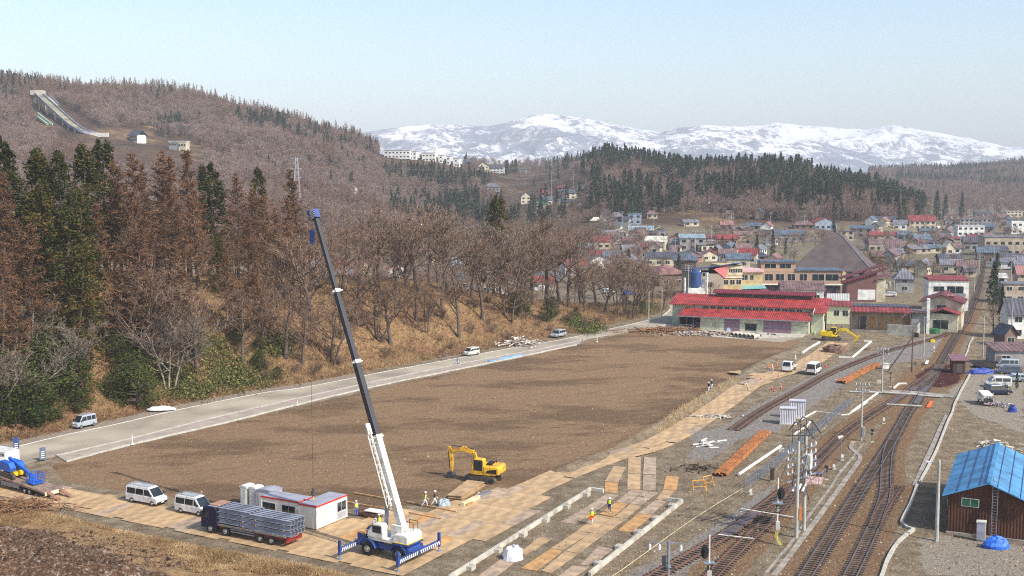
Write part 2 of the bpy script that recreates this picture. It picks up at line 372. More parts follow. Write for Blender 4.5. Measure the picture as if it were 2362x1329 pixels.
 c=mix(c,ramp(noise(2.2,8,.8),[(.28,(60,44,34)),(.48,(104,78,60)),(.56,(144,118,98)),(.62,(214,204,192))]),edge(B_[2],nmid,1.0))
 c=mix(c,ramp(noise(.02,6,.7),[(.35,(64,52,46)),(.55,(92,74,62)),(.70,(150,124,92))]),C_[0])
 c=mix(c,ramp(noise(.05,6,.7),[(.35,(92,86,80)),(.5,(132,120,104)),(.65,(116,112,76))]),C_[1])
 n.links.new(c,p.inputs['Base Color'])
 bp=n.nodes.new('ShaderNodeBump');bp.inputs['Strength'].default_value=.9;bp.inputs['Distance'].default_value=.5
 n.links.new(nfine,bp.inputs['Height'])
 n.links.new(bp.outputs[0],p.inputs['Normal'])
 me.materials.append(m)
 o=bpy.data.objects.new('ground',me);COL.objects.link(o);o['kind']='structure';return o
build_ground()
def build_mountains():
 def layer(name,prof,y0,yc,y1,amp,seed,bare,label):
  pxs=np.arange(prof[0][0],prof[-1][0],5.0);crest=np.interp(pxs,[p[0]for p in prof],[p[1]for p in prof])
  t=np.linspace(0,1,150);Yr=y0+(y1-y0)*t
  A,R=np.meshgrid(pxs,Yr);Cr=HC+(403-crest)[None,:]*yc/FP
  X=(A-1181)/FP*R
  s=np.where(R<yc,(R-y0)/(yc-y0),1-(R-yc)/(y1-yc)*.8)
  s=np.clip(s,0,1);nx_=X/900+seed;ny_=R/900
  wx=fbm(nx_+5,ny_+3,3)*1.6;rd=1-np.abs(2*fbm(nx_*1.1+wx,ny_*.8+wx*.4,6,.52)-1)
  prof_s=s**1.15
  Z=Cr*prof_s*(1-amp*(1-s**6)*(1-rd)*2.6)
  Z=Z+(fbm(X/160,R/160,4)-.5)*50*(1-s**8)*np.clip(s*4,0,1)+(fbm(X/60,R/60,2)-.5)*9
  Z=Z-6*(s<=0.001)
  ny,nx=X.shape;V=np.stack([X,R,Z],-1).reshape(-1,3);idx=np.arange(ny*nx).reshape(ny,nx)
  Fq=np.stack([idx[:-1,:-1],idx[:-1,1:],idx[1:,1:],idx[1:,:-1]],-1).reshape(-1,4)
  me=bpy.data.meshes.new(name);me.vertices.add(len(V));me.vertices.foreach_set('co',V.ravel().astype(np.float32))
  me.loops.add(Fq.size);me.loops.foreach_set('vertex_index',Fq.ravel().astype(np.int32))
  me.polygons.add(len(Fq));me.polygons.foreach_set('loop_start',np.arange(0,Fq.size,4,dtype=np.int32));me.update(calc_edges=True)
  m=bpy.data.materials.new(name+'_cover');m.use_nodes=True;n=m.node_tree;p=n.nodes['Principled BSDF'];p.inputs['Roughness'].default_value=.9;p.inputs['Specular IOR Level'].default_value=.1
  geo=n.nodes.new('ShaderNodeNewGeometry');mp=n.nodes.new('ShaderNodeMapping');mp.inputs['Scale'].default_value=(.001,)*3;n.links.new(geo.outputs['Position'],mp.inputs[0])
  def nz(sc_,det,ro):
   k=n.nodes.new('ShaderNodeTexNoise');k.inputs['Scale'].default_value=sc_;k.inputs['Detail'].default_value=det;k.inputs['Roughness'].default_value=ro;n.links.new(mp.outputs[0],k.inputs['Vector']);return k.outputs[0]
  def ramp(f,st):
   cr=n.nodes.new('ShaderNodeValToRGB');el=cr.color_ramp.elements
   while len(el)<len(st):el.new(.5)
   for e_,(ps,c)in zip(el,st):e_.position=ps;e_.color=(*[v/255 for v in c],1)
   n.links.new(f,cr.inputs[0]);return cr.outputs[0]
  def math_(op,a,b,v=None):
   k=n.nodes.new('ShaderNodeMath');k.operation=op
   for i,q in enumerate((a,b)):
    if isinstance(q,(int,float)):k.inputs[i].default_value=q
    else:n.links.new(q,k.inputs[i])
   return k.outputs[0]
  sx=n.nodes.new('ShaderNodeSeparateXYZ');n.links.new(geo.outputs['Position'],sx.inputs[0])
  h=n.nodes.new('ShaderNodeMapRange');h.inputs[1].default_value=40;h.inputs[2].default_value=420;h.inputs[3].default_value=.07;h.inputs[4].default_value=-.035;n.links.new(sx.outputs[2],h.inputs[0])
  wood=math_('ADD',math_('ADD',nz(2.4,12,.8),h.outputs[0]),bare)
  fine=nz(16,6,.8)
  w=math_('ADD',wood,math_('MULTIPLY',math_('SUBTRACT',fine,.5),.6))
  col=ramp(w,[(.45,(200,206,220)),(.495,(146,140,146)),(.53,(62,60,70)),(.58,(28,34,48))])
  n.links.new(col,p.inputs['Base Color']);me.materials.append(m)
  o=bpy.data.objects.new(name,me);COL.objects.link(o);o['kind']='structure';o['label']=label
 layer('snow_mountain',[(300,420),(700,330),(860,303),(930,293),(990,287),(1060,289),(1130,292),(1180,281),(1225,268),(1270,264),(1330,270),(1400,285),(1470,298),(1520,306),(1560,294),(1620,288),(1700,292),(1780,302),(1850,320),(1950,345),(2050,370),(2200,395),(2500,420)],5000,7600,8600,.6,3.3,.02,'nearer snow covered mountain with dark wooded patches')
 layer('high_snow_mountain',[(1300,400),(1500,310),(1600,295),(1680,296),(1740,287),(1790,282),(1850,289),(1920,294),(1990,299),(2030,292),(2062,288),(2110,298),(2180,311),(2250,324),(2320,338),(2400,343),(2500,350),(3000,400)],6600,9300,10300,.6,9.1,-.02,'farther high white snow mountain fading into the haze')
build_mountains()
# tree kinds and far woods
def leafmat(name,stops,rough=.8,trans=0.0):
 m=bpy.data.materials.new(name);m.use_nodes=True;n=m.node_tree;p=n.nodes['Principled BSDF']
 p.inputs['Roughness'].default_value=rough;p.inputs['Specular IOR Level'].default_value=.15
 a=n.nodes.new('ShaderNodeAttribute');a.attribute_name='tint'
 oi=n.nodes.new('ShaderNodeObjectInfo');ad=n.nodes.new('ShaderNodeMath');ad.operation='MULTIPLY_ADD'
 ad.inputs[1].default_value=.3;n.links.new(oi.outputs['Random'],ad.inputs[0]);
 sb=n.nodes.new('ShaderNodeMath');sb.operation='SUBTRACT';sb.inputs[1].default_value=.15
 n.links.new(a.outputs['Fac'],sb.inputs[0]);n.links.new(sb.outputs[0],ad.inputs[2])
 cr=n.nodes.new('ShaderNodeValToRGB');el=cr.color_ramp.elements
 while len(el)<len(stops):el.new(.5)
 for e_,(ps,c)in zip(el,stops):e_.position=ps;e_.color=(*lin(c),1)
 n.links.new(ad.outputs[0],cr.inputs[0]);n.links.new(cr.outputs[0],p.inputs['Base Color'])
 return m
M_BARK=mat('bark',(96,82,74),.9,.3,3)
M_BARKP=mat('pale_bark',(150,142,130),.9,.25,3)
M_TWIG=leafmat('twigs',[(0,(78,62,54)),(.5,(126,102,86)),(1,(172,146,124))])
M_TWIGP=leafmat('pale_twigs',[(0,(96,84,76)),(1,(156,142,128))])
M_LARCH=leafmat('larch_twigs',[(0,(76,56,44)),(.5,(122,90,68)),(1,(164,124,92))])
M_CEDAR=leafmat('cedar_needles',[(0,(32,38,20)),(.45,(62,68,32)),(.75,(92,84,42)),(1,(124,88,50))])
M_DARKF=leafmat('fir_needles',[(0,(34,46,38)),(.5,(56,70,56)),(1,(92,98,72))])
M_GREEN=leafmat('evergreen_leaves',[(0,(30,44,18)),(.5,(58,72,30)),(1,(104,104,50))])
M_FARB=leafmat('far_twigs',[(0,(92,76,76)),(.5,(144,120,114)),(1,(190,166,150))])
M_FARL=leafmat('far_larch',[(0,(104,78,70)),(.5,(142,110,96)),(1,(176,142,122))])
class TB:
 """tree builder: numpy collection of tapering 3-sided sticks and small leaf faces"""
 def __init__(s):s.S=[];s.Q=[]
 def stick(s,a,b,r0,r1):s.S.append((*a,*b,r0,r1))
 def sticks_mesh(s,name,mat_,sides=3,tint=None):
  A=np.array(s.S,float);n=len(A);P0=A[:,:3];P1=A[:,3:6];D=P1-P0
  L=np.linalg.norm(D,axis=1,keepdims=True)+1e-9;D=D/L
  up=np.where(np.abs(D[:,2:3])>.9,np.array([[1,0,0]]),np.array([[0,0,1]]));U=np.cross(D,up);U/=np.linalg.norm(U,axis=1,keepdims=True);Vv=np.cross(D,U)
  V=np.zeros((n,2*sides,3))
  for k in range(sides):
   t=2*pi*k/sides;o=U*cos(t)+Vv*sin(t)
   V[:,k]=P0+o*A[:,6:7];V[:,sides+k]=P1+o*A[:,7:8]
  F=np.zeros((n,sides,4),int);b=(np.arange(n)*2*sides)[:,None]
  for k in range(sides):F[:,k]=np.concatenate([b+k,b+(k+1)%sides,b+sides+(k+1)%sides,b+sides+k],1)
  tn=np.repeat(np.random.rand(n)if tint is None else tint,2*sides)
  return npmesh(name,V.reshape(-1,3),F.reshape(-1,4),mat_,tn)
def npmesh(name,V,F,mat_,tint=None):
 me=bpy.data.meshes.new(name);me.vertices.add(len(V));me.vertices.foreach_set('co',V.ravel().astype(np.float32))
 k=F.shape[1];me.loops.add(F.size);me.loops.foreach_set('vertex_index',F.ravel().astype(np.int32))
 me.polygons.add(len(F));me.polygons.foreach_set('loop_start',np.arange(0,F.size,k,dtype=np.int32));me.update(calc_edges=True)
 if tint is not None:
  at=me.attributes.new('tint','FLOAT','POINT');at.data.foreach_set('value',tint.astype(np.float32))
 me.materials.append(mat_);return me
def rv(rs,s=1.0):v=rs.normal(size=3);return v/np.linalg.norm(v)*s
def bare_tree(name,seed,H=15,spread=.42,trunk_h=.28,tr=.22,twigr=.018,lv=4,multi=1,nlimb=7,mats=(M_BARK,M_TWIG),kids_=(6,6,5)):
 rs=np.random.RandomState(seed);T=TB();Wd=TB();
 def grow(p,d,L,r,lev,T_,seg):
  pts=[p];
  for k in range(seg):
   d=d+rv(rs,.20 if lev else.08)+np.array([0,0,.10]);d=d/np.linalg.norm(d);q=pts[-1]+d*L/seg
   T_.stick(pts[-1],q,r*(1-.7*k/seg),r*(1-.7*(k+1)/seg));pts.append(q)
  return pts,d
 for m_ in range(multi):
  d0=np.array([rs.normal()*.12*(multi>1)*2.2,rs.normal()*.12*(multi>1)*2.2,1]);d0/=np.linalg.norm(d0)
  Ht=H*(.72 if multi==1 else.68)*rs.uniform(.85,1.1);pts,_=grow(np.array([m_*.3,0,-.6]),d0,Ht,tr/sqrt(multi),0,T,8)
  for i in range(nlimb*2):
   f=trunk_h+(1-trunk_h)*(i+rs.rand())/(nlimb*2);k=min(7,int(f*8));p=pts[k]+(pts[k+1]-pts[k])*(f*8-k)
   a=rs.rand()*2*pi;el=rs.uniform(.35,1.05);d=np.array([cos(a)*cos(el),sin(a)*cos(el),sin(el)])
   L=H*spread*(1.25-f)*rs.uniform(.6,1.1);lp,ld=grow(p,d,L,tr*.5*(1.15-f),1,T,5)
   for j in range(kids_[0]):
    g=rs.uniform(.25,1);kk=min(4,int(g*5));p2=lp[kk];d2=ld+rv(rs,.75)+np.array([0,0,.25]);d2/=np.linalg.norm(d2)
    sp,sd=grow(p2,d2,L*.5*rs.uniform(.5,1.1),tr*.15,2,Wd,3)
    for q in range(kids_[1]):
     p3=sp[rs.randint(1,4)];d3=sd+rv(rs,.8)+np.array([0,0,.15]);d3/=np.linalg.norm(d3)
     tp,td=grow(p3,d3,L*.27*rs.uniform(.5,1.2),twigr*1.4,3,Wd,2)
     for w in range(kids_[2]):
      p4=tp[rs.randint(0,3)];d4=td+rv(rs,.8);d4/=np.linalg.norm(d4)
      Wd.stick(p4,p4+d4*L*.13*rs.uniform(.5,1.3),twigr,twigr*.6)
 return[('trunk',T.sticks_mesh(name+'_trunk',mats[0],5)),('crown',Wd.sticks_mesh(name+'_crown',mats[1],3))]
def larch_tree(name,seed,H=22,R=4.2,nb=110,mats=(M_BARK,M_LARCH),first=.18,tw=15,tr=.26,wid=.04):
 rs=np.random.RandomState(seed);T=TB();Wd=TB();p=np.array([0,0,-.8]);pts=[p]
 for k in range(10):
  q=pts[-1]+np.array([rs.normal()*.06,rs.normal()*.06,(H+.8)/10]);T.stick(pts[-1],q,tr*(1-.093*k),tr*(1-.093*(k+1)));pts.append(q)
 for i in range(nb):
  f=first+(1-first)*((i+rs.rand())/nb)**.9;z=H*f;k=min(9,int(f*10));base=pts[k]+(pts[k+1]-pts[k])*(f*10-k)
  a=rs.rand()*2*pi;L=R*(1.06-f)**.8*rs.uniform(.5,1.15);el=rs.uniform(-.12,.25)+.5*f
  d=np.array([cos(a)*cos(el),sin(a)*cos(el),sin(el)]);b1=base+d*L*.6;b2=b1+(d+np.array([0,0,.12]))*L*.4
  T.stick(base,b1,.05,.035);T.stick(b1,b2,.035,.015)
  for j in range(tw):
   g=rs.uniform(.12,1);p0=base+d*L*g;dd=d*.55+rv(rs,.8)+np.array([0,0,rs.uniform(-.35,.25)]);dd/=np.linalg.norm(dd)
   l=L*.26*rs.uniform(.5,1.3)*(1.2-.5*g)+.15;m_=p0+dd*l
   Wd.stick(p0,m_,wid,wid*.6)
   for _ in range(2):
    d3=dd+rv(rs,.9);d3/=np.linalg.norm(d3);s_=p0+dd*l*rs.rand();Wd.stick(s_,s_+d3*l*.5,wid*.7,wid*.4)
 return[('trunk',T.sticks_mesh(name+'_trunk',mats[0],4)),('crown',Wd.sticks_mesh(name+'_crown',mats[1],3))]
def needle_tree(name,seed,H=20,R=3.4,n=2600,size=.5,mats=(M_BARK,M_CEDAR),first=.12,pw=.75,droop=.25,lump=.35,round_=False,tr=.28):
 rs=np.random.RandomState(seed);T=TB()
 for k in range(8):T.stick((0,0,-.8+(H*.97+.8)/8*k),(0,0,-.8+(H*.97+.8)/8*(k+1)),tr*(1-.115*k),tr*(1-.115*(k+1)))
 nb=130;V=[];tint=[]
 br=[]
 for i in range(nb):
  f=(i+rs.rand())/nb;z=H*(first+(1-first)*f);a=rs.rand()*2*pi
  prof=(sin(pi*min(1,.12+.88*f))**.6 if round_ else(1.03-f)**pw*min(1,.55+f*3))
  L=R*prof*rs.uniform(1-lump,1.08)+.15;br.append((z,a,L,rs.rand()))
  if i%2==0:T.stick((0,0,z),(cos(a)*L*.8,sin(a)*L*.8,z+L*(.1-droop*.5)),.05,.02)
 for q in range(n):
  z,a,L,tv=br[rs.randint(nb)];g=rs.uniform(.25,1)**.6;aa=a+rs.normal()*.20/(g+.2);r=L*g
  c=np.array([cos(aa)*r,sin(aa)*r,z-droop*L*g*g+rs.normal()*.22*(1+H*.02)])
  s=size*rs.uniform(.5,1.25);u=rv(rs);u[2]*=.6;w=np.cross(u,rv(rs));w/=np.linalg.norm(w)+1e-9;u=u/np.linalg.norm(u)*s;w=w*s*.6
  V+=[c-u*.5,c+w*.5,c+u*.5,c-w*.4];t_=np.clip(.5*tv+.5*rs.rand()+(rs.rand()<.1)*.2,0,1);tint+=[t_]*4
 V=np.array(V);F=np.arange(len(V)).reshape(-1,4)
 return[('trunk',T.sticks_mesh(name+'_trunk',mats[0],4)),('crown',npmesh(name+'_crown',V,F,mats[1],np.array(tint)))]
TREEP={}
def variants(key,fn,n):TREEP[key]=[fn(i)for i in range(n)]
variants('bare',lambda i:bare_tree('bare%d'%i,10+i,H=15,trunk_h=.36,multi=[1,2,1,3,1,2][i],spread=[.46,.48,.54,.44,.58,.52][i],nlimb=[6,5,7,4,6,5][i],kids_=(5,4,3),twigr=.018,tr=.25),6)
variants('pale',lambda i:bare_tree('pale%d'%i,40+i,H=16,multi=[2,3][i],spread=.45,nlimb=5,mats=(M_BARKP,M_TWIGP),twigr=.022,kids_=(5,5,4)),2)
variants('larch',lambda i:larch_tree('larch%d'%i,60+i,R=[4.6,4.0,5.2][i],nb=120,tw=17),3)
variants('cedar',lambda i:needle_tree('cedar%d'%i,80+i,n=8500,size=.40,R=[4.2,3.6,4.8][i],lump=.5,pw=.55,droop=.35),3)
variants('shrub',lambda i:needle_tree('shrub%d'%i,90+i,H=5,R=2.4,n=2400,size=.26,mats=(M_BARK,M_GREEN),first=.05,round_=True,lump=.55,droop=.05,tr=.1),3)
variants('fir',lambda i:needle_tree('fir%d'%i,95+i,H=17,R=3.0,n=1500,size=.75,mats=(M_BARK,M_DARKF),lump=.45),2)
variants('brush',lambda i:bare_tree('brush%d'%i,120+i,H=3.2,multi=4,spread=.6,trunk_h=.1,tr=.09,twigr=.012,nlimb=3,kids_=(4,4,3)),3)
variants('farbare',lambda i:bare_tree('farbare%d'%i,130+i,H=14,multi=1,spread=[.5,.6,.45][i],trunk_h=.25,tr=.2,twigr=.05,nlimb=7,mats=(M_BARK,M_FARB),kids_=(5,3,3)),3)
variants('farlarch',lambda i:larch_tree('farlarch%d'%i,140+i,H=15,R=4.0,nb=44,tw=7,mats=(M_BARK,M_FARL),wid=.07),2)
variants('farfir',lambda i:needle_tree('farfir%d'%i,150+i,H=17,R=2.7,n=420,size=1.25,mats=(M_BARK,M_DARKF),lump=.3),2)
def tree(kind,loc,h,label,cat='tree',group=None,name=None,v=None,wide=1.0):
 h0=dict(bare=14,pale=16,larch=22,cedar=20,shrub=5,fir=17,brush=3.2,farbare=14,farlarch=17,farfir=17)[kind]
 P=TREEP[kind];parts=P[random.randrange(len(P))if v is None else v%len(P)]
 nm=name or dict(bare='bare_tree',pale='pale_bare_tree',larch='larch_tree',cedar='cedar_tree',shrub='evergreen_shrub',fir='fir_tree',brush='bare_bush',farbare='bare_tree',farlarch='larch_tree',farfir='fir_tree')[kind]
 e=empty(nm,loc,random.uniform(0,2*pi),label,cat,group);s=h/h0;e.scale=(s*wide,s*wide,s)
 for pn,me in parts:
  o=bpy.data.objects.new(pn,me);COL.objects.link(o);o.parent=e
 return e
def wood(name,kinds,pts,label,hs=(.8,1.2)):
 """a far wood that reads as one mass: instances of the same tree meshes on a cloud of points"""
 pts=np.array(pts);me=bpy.data.meshes.new(name);me.vertices.add(len(pts));me.vertices.foreach_set('co',pts[:,:3].ravel().astype(np.float32));me.update()
 o=bpy.data.objects.new(name,me);COL.objects.link(o);o['kind']='stuff';o['label']=label
 ng=bpy.data.node_groups.new(name+'_scatter','GeometryNodeTree');ng.interface.new_socket('Geometry',in_out='INPUT',socket_type='NodeSocketGeometry');ng.interface.new_socket('Geometry',in_out='OUTPUT',socket_type='NodeSocketGeometry')
 N=ng.nodes;L=ng.links;gi=N.new('NodeGroupInput');go=N.new('NodeGroupOutput')
 srcs=[]
 for k in kinds:
  for parts in TREEP[k]:
   key=parts[1][1].name+'_whole'
   if key not in bpy.data.objects:
    mb=bmesh.new();off=0
    m2=bpy.data.meshes.new(key);
    for pn,q in parts:mb.from_mesh(q)
    nt_=len(parts[0][1].polygons);mb.faces.ensure_lookup_table()
    for i,f in enumerate(mb.faces):f.material_index=0 if i<nt_ else 1
    mb.to_mesh(m2);mb.free()
    m2 .materials.append(parts[0][1].materials[0]);m2 .materials.append(parts[1][1].materials[0])
    bpy.data.objects.new(key,m2)
   srcs.append(bpy.data.objects[key])
 join=N.new('GeometryNodeJoinGeometry');ns=len(srcs)
 for i,so_ in enumerate(reversed(srcs)):
  oi=N.new('GeometryNodeObjectInfo');oi.inputs[0].default_value=so_;oi.inputs[1].default_value=True;L.new(oi.outputs['Geometry'],join.inputs[0])
 iop=N.new('GeometryNodeInstanceOnPoints');iop.inputs['Pick Instance'].default_value=True
 L.new(gi.outputs[0],iop.inputs['Points']);L.new(join.outputs[0],iop.inputs['Instance'])
 ri=N.new('FunctionNodeRandomValue');ri.data_type='INT';ri.inputs[4].default_value=0;ri.inputs[5].default_value=ns-1;L.new(ri.outputs[2],iop.inputs['Instance Index'])
 rr=N.new('FunctionNodeRandomValue');rr.data_type='FLOAT_VECTOR';rr.inputs[0].default_value=(0,0,0);rr.inputs[1].default_value=(0,0,6.28);rr.inputs['Seed'].default_value=4;L.new(rr.outputs[0],iop.inputs['Rotation'])
 rs_=N.new('FunctionNodeRandomValue');rs_.data_type='FLOAT';rs_.inputs[2].default_value=hs[0];rs_.inputs[3].default_value=hs[1];rs_.inputs['Seed'].default_value=9;L.new(rs_.outputs[1],iop.inputs['Scale'])
 L.new(iop.outputs[0],go.inputs[0]);md=o.modifiers.new('scatter','NODES');md.node_group=ng;return o
def far_woods():
 rs=np.random.RandomState(5)
 def scatter(px0,px1,y0,y1,n,ok):
  a=rs.uniform(px0,px1,n);y=np.sqrt(rs.uniform(y0*y0,y1*y1,n));x=(a-1181)/FP*y;z=Hh(x,y)
  k=ok(a,x,y,z);return np.stack([x,y,z-.3],-1)[k],a[k]
 inlanding=lambda a,x,y:(inpoly(*PXY(x,y,Hh(x,y)),[(72,246),(118,236),(165,250),(240,300),(290,296),(340,300),(390,322),(440,322),(475,350),(470,410),(300,410),(200,372),(140,345),(95,310),(70,260)]))
 pat=lambda x,y,s,o:fbm(x/s+o,y/s+o,3)
 def okleft(a,x,y,z):
  px,py=PXY(x,y,z);return(z>5)&~inlanding(a,x,y)&~inpoly(px,py,[(872,340),(1066,340),(1072,396),(930,400),(872,392)])
 P,a=scatter(-350,1000,470,1400,16000,okleft)
 f=pat(P[:,0],P[:,1],120,3);g=pat(P[:,0],P[:,1],70,11);crestl=(P[:,1]>1020)
 jit=rs.rand(len(P));ev=(f+.34*(jit-.5)>.73)&(g>.46);la=(((g>.62)&(jit>.4))|(crestl&(jit>.68)))&~ev
 wood('larch_wood',['farlarch'],P[la],'brown larch wood covering the hill on the left behind the tall trees')
 wood('bare_wood',['farbare'],P[~la&~ev],'bare grey and purple deciduous wood on the slope of the left hill',(.7,1.05))
 wood('evergreen_patches',['farfir'],P[ev],'dark evergreen patches scattered through the left hill wood',(.6,.9))
 clear=[(876,345),(1066,345),(1072,400),(1166,385),(1166,420),(876,402)]
 def okmid(a,x,y,z):
  px,py=PXY(x,y,z);houses=inpoly(px,py,[(1060,372),(1240,365),(1370,420),(1380,520),(1100,520),(1110,440),(1180,400),(1060,390)])
  return(z>2)&~inpoly(px,py,clear)&(~houses|(rs.rand(len(a))<.12))
 P,a=scatter(900,1420,620,1800,5200,okmid);f=pat(P[:,0],P[:,1],60,21)
 wood('saddle_wood',['farbare'],P[f<.60],'bare wood in the saddle below the white school blocks',(.6,1.0))
 wood('saddle_evergreens',['farfir'],P[f>=.60],'dark firs in the saddle between the two hills',(.6,1.0))
 def okr(a,x,y,z):
  px,py=PXY(x,y,z);return(z>1.5)&(py<514+22*(fbm(x/30,y/30,2)-.5)-14*((a>1480)&(a<1700)))&~inpoly(px,py,[(1490,415),(1540,412),(1570,435),(1550,448),(1490,448)])
 P,a=scatter(1360,2130,655,1160,5200,okr);f=pat(P[:,0],P[:,1],30,31)
 jit=rs.rand(len(P));ev=(f+.5*(jit-.5)>.60)|((a>1540)&(a<2060)&(P[:,1]>850)&(f+.7*(jit-.5)>.62))
 wood('hill_cedar_wood',['farfir'],P[ev],'dense dark cedar wood on the hill behind the town',(.6,1.25))
 wood('hill_bare_wood',['farbare','farlarch'],P[~ev],'bare purple grey wood between the cedars on the hill behind the town',(.7,1.05))
 P,a=scatter(2000,2800,1500,2500,7000,lambda a,x,y,z:z>5);f=pat(P[:,0],P[:,1],110,41)
 f=f+.25*(rs.rand(len(P))-.5)
 wood('ridge_wood',['farbare','farlarch'],P[f<.64],'hazy bare wood on the far ridge at the right',(.9,1.2))
 wood('ridge_evergreens',['farfir'],P[f>=.64],'hazy dark evergreens on the far ridge at the right',(.8,1.1))
 P,a=scatter(600,1390,430,760,420,lambda a,x,y,z:(foot_dist(x,y)[0]>60)|(y>420))
 wood('lowland_wood',['bare'],P,'tall bare trees on the low ground behind the embankment',(.6,1.1))
 P,a=scatter(2070,2600,1080,1700,1500,lambda a,x,y,z:fbm(x/60,y/60,2)>.38)
 wood('valley_wood',['farbare','farlarch'],P,'bare wood on the flat valley below the far ridge at the right',(.7,1.1))
 P,a=scatter(600,1500,330,640,330,lambda a,x,y,z:(foot_dist(x,y)[0]>60)|(y>420))
 wood('garden_trees',['farbare'],P,'bare garden trees between the houses behind the embankment',(.45,.75))
far_woods()
# embankment trees
def slope_point(px,d):
 i=int(np.clip(np.searchsorted(FPX,px)-1,0,len(FPX)-2));a=Vector((*FW[i],0));b=Vector((*FW[i+1],0))
 fy=np.interp(px,FPX,[p[1]for p in FOOT]);f=G(px,fy);n=Vector((-(b-a).y,(b-a).x,0)).normalized()
 u=(px-1181)/FP;dirv=Vector((u,1,0)).normalized();k=d/max(.25,dirv.dot(n));p=f+dirv*k
 return Vector((p.x,p.y,hz(p.x,p.y)))
rb_=random.Random(77)
def bank_tree(kind,px,d,top,what,wide=1.0,v=None,group=None):
 p=slope_point(px,d);zt=zat(px,top,p.y);h=max(2.0,(zt-p.z)*(rb_.uniform(.84,1.14)if kind in('bare','pale')else 1))
 side='far left' if px<0 else ''
 e=tree(kind,p,h,what,dict(cedar='tree',larch='tree',bare='tree',pale='tree',shrub='shrub',brush='bush',fir='tree')[kind],group,v=v,wide=wide);e.rotation_euler[0]=rb_.gauss(0,.05);e.rotation_euler[1]=rb_.gauss(0,.05);return e
rb=random.Random(11)
gL='larches on the embankment';gC='cedars on the embankment';gB='bare trees on the embankment';gS='evergreen shrubs at the embankment foot'
CED=[(8,40,318,1.0),(55,36,318,1.1),(120,34,345,1.15),(168,30,352,1.0),(212,40,336,1.1),(252,44,324,1.15),(90,22,420,1.1),(150,16,470,1.15),(205,20,455,1.1),(-60,40,330,1.1),(508,42,378,1.3),(602,46,388,.8),(515,24,540,1.0),(1138,30,452,1.1),(118,48,360,1.1),(180,10,560,1.0)]
CL=['dark cedar standing at the left end of the row','tall cedar with a narrow tip near the left end','broad olive cedar with a flat top behind the larches','cedar with a ragged crown beside the broad olive one','cedar whose top touches the ski slope clearing','tall cedar right of the olive row below the white lodge','cedar half hidden among brown larch crowns','dark cedar in the middle of the green mass above the pale tree','cedar in front of the tall row with brown tips','cedar cut by the left picture edge','lone round cedar between brown larches below the pylon','slim lone cedar at the right end of the larch group','small dark cedar lower on the slope under the lone round cedar','dark ivy covered evergreen among bare trees behind the road car','cedar filling the gap behind the flat topped one','low green cedar above the evergreen shrubs']
for(x,d,t,w),l in zip(CED,CL):bank_tree('cedar',x,d,t,l,w*1.1,group=gC)
LAR=[(22,26,398),(-30,30,410),(70,14,520),(290,34,372),(325,28,356),(372,36,350),(410,30,366),(440,40,348),(352,18,470),(305,12,500),(462,26,420),(398,14,560),(555,34,402),(578,20,500),(640,30,480),(660,42,455),(706,40,390),(240,26,470),(270,14,560),(435,10,600),(535,14,560),(610,12,600),(-90,22,470),(345,44,380),(486,46,410),(590,44,440),(620,40,450),(15,12,560)]
LW=['broken tip','wide drooping branches','slim crown','dense orange crown','open crown','thin grey trunk showing','crooked tip','bushy lower branches']
LP=['at the left edge of the wood','partly outside the left edge','behind the pale multi stemmed tree','just right of the olive cedars','under the white lodge on the hill','topmost of the group under the concrete tower','beside the concrete tower clearing','below the small concrete tower','in front of the larch group halfway up','with its bare trunk rising from the leaf litter','left of the lone round cedar','low on the slope above the bamboo grass','between the lone round cedar and the slim cedar','under the slim lone cedar','left of the crane tip','left of the white house seen through the trees','with round orange crown in front of the steel pylon','growing against the dark cedar mass','at the edge of the evergreen mass','small one above the snow patch','low on the slope below the lone round cedar','low on the bank above the road','hidden left of the picture','in the back row of the larch group','behind the lone round cedar','in the back row near the pylon','in the back row left of the slim cedar','above the parked silver van']
for i,(x,d,t)in enumerate(LAR):bank_tree('larch',x,d,t,'orange brown larch, %s, %s'%(LW[i%8],LP[i]),1.25+.25*rb.random(),group=gL)
BAR=[(98,12,625,'pale'),(20,6,700,'pale'),(175,8,640,'pale'),(335,10,590,'bare'),(385,6,640,'pale'),(408,14,610,'bare'),(455,8,660,'bare'),(560,10,610,'bare'),(300,14,640,'bare'),(640,18,560,'bare'),(690,24,520,'bare'),(722,16,505,'bare'),(700,8,640,'bare'),(762,6,650,'bare'),(790,22,500,'bare'),(822,14,560,'bare'),(868,10,610,'bare'),(862,28,455,'bare'),(905,20,470,'bare'),(930,30,450,'bare'),(902,9,630,'bare'),(965,24,470,'bare'),(985,10,610,'bare'),(1018,18,500,'bare'),(1035,28,450,'bare'),(1058,8,600,'bare'),(1085,22,490,'bare'),(1112,12,560,'bare'),(1128,26,470,'pale'),(1160,22,500,'bare'),(1180,10,590,'bare'),(1195,26,480,'bare'),(1235,20,520,'bare'),(1258,26,488,'bare'),(1262,10,600,'bare'),(1290,22,500,'bare'),(1312,16,530,'bare'),(1340,24,520,'bare'),(1352,12,560,'bare'),(1378,20,560,'bare'),(1395,10,590,'bare'),(1420,16,575,'bare'),(1440,10,560,'bare'),(1468,12,570,'bare'),(1490,8,590,'bare'),(1505,6,620,'bare'),(748,34,480,'bare'),(835,38,470,'bare'),(990,38,440,'bare'),(1225,34,500,'bare'),(1405,26,560,'bare'),(660,10,640,'bare'),(615,14,620,'bare'),(960,14,590,'bare')]
BW=['spreading crown','narrow upright crown','leaning trunk','forked trunk','dense fine twigs','sparse open branches']
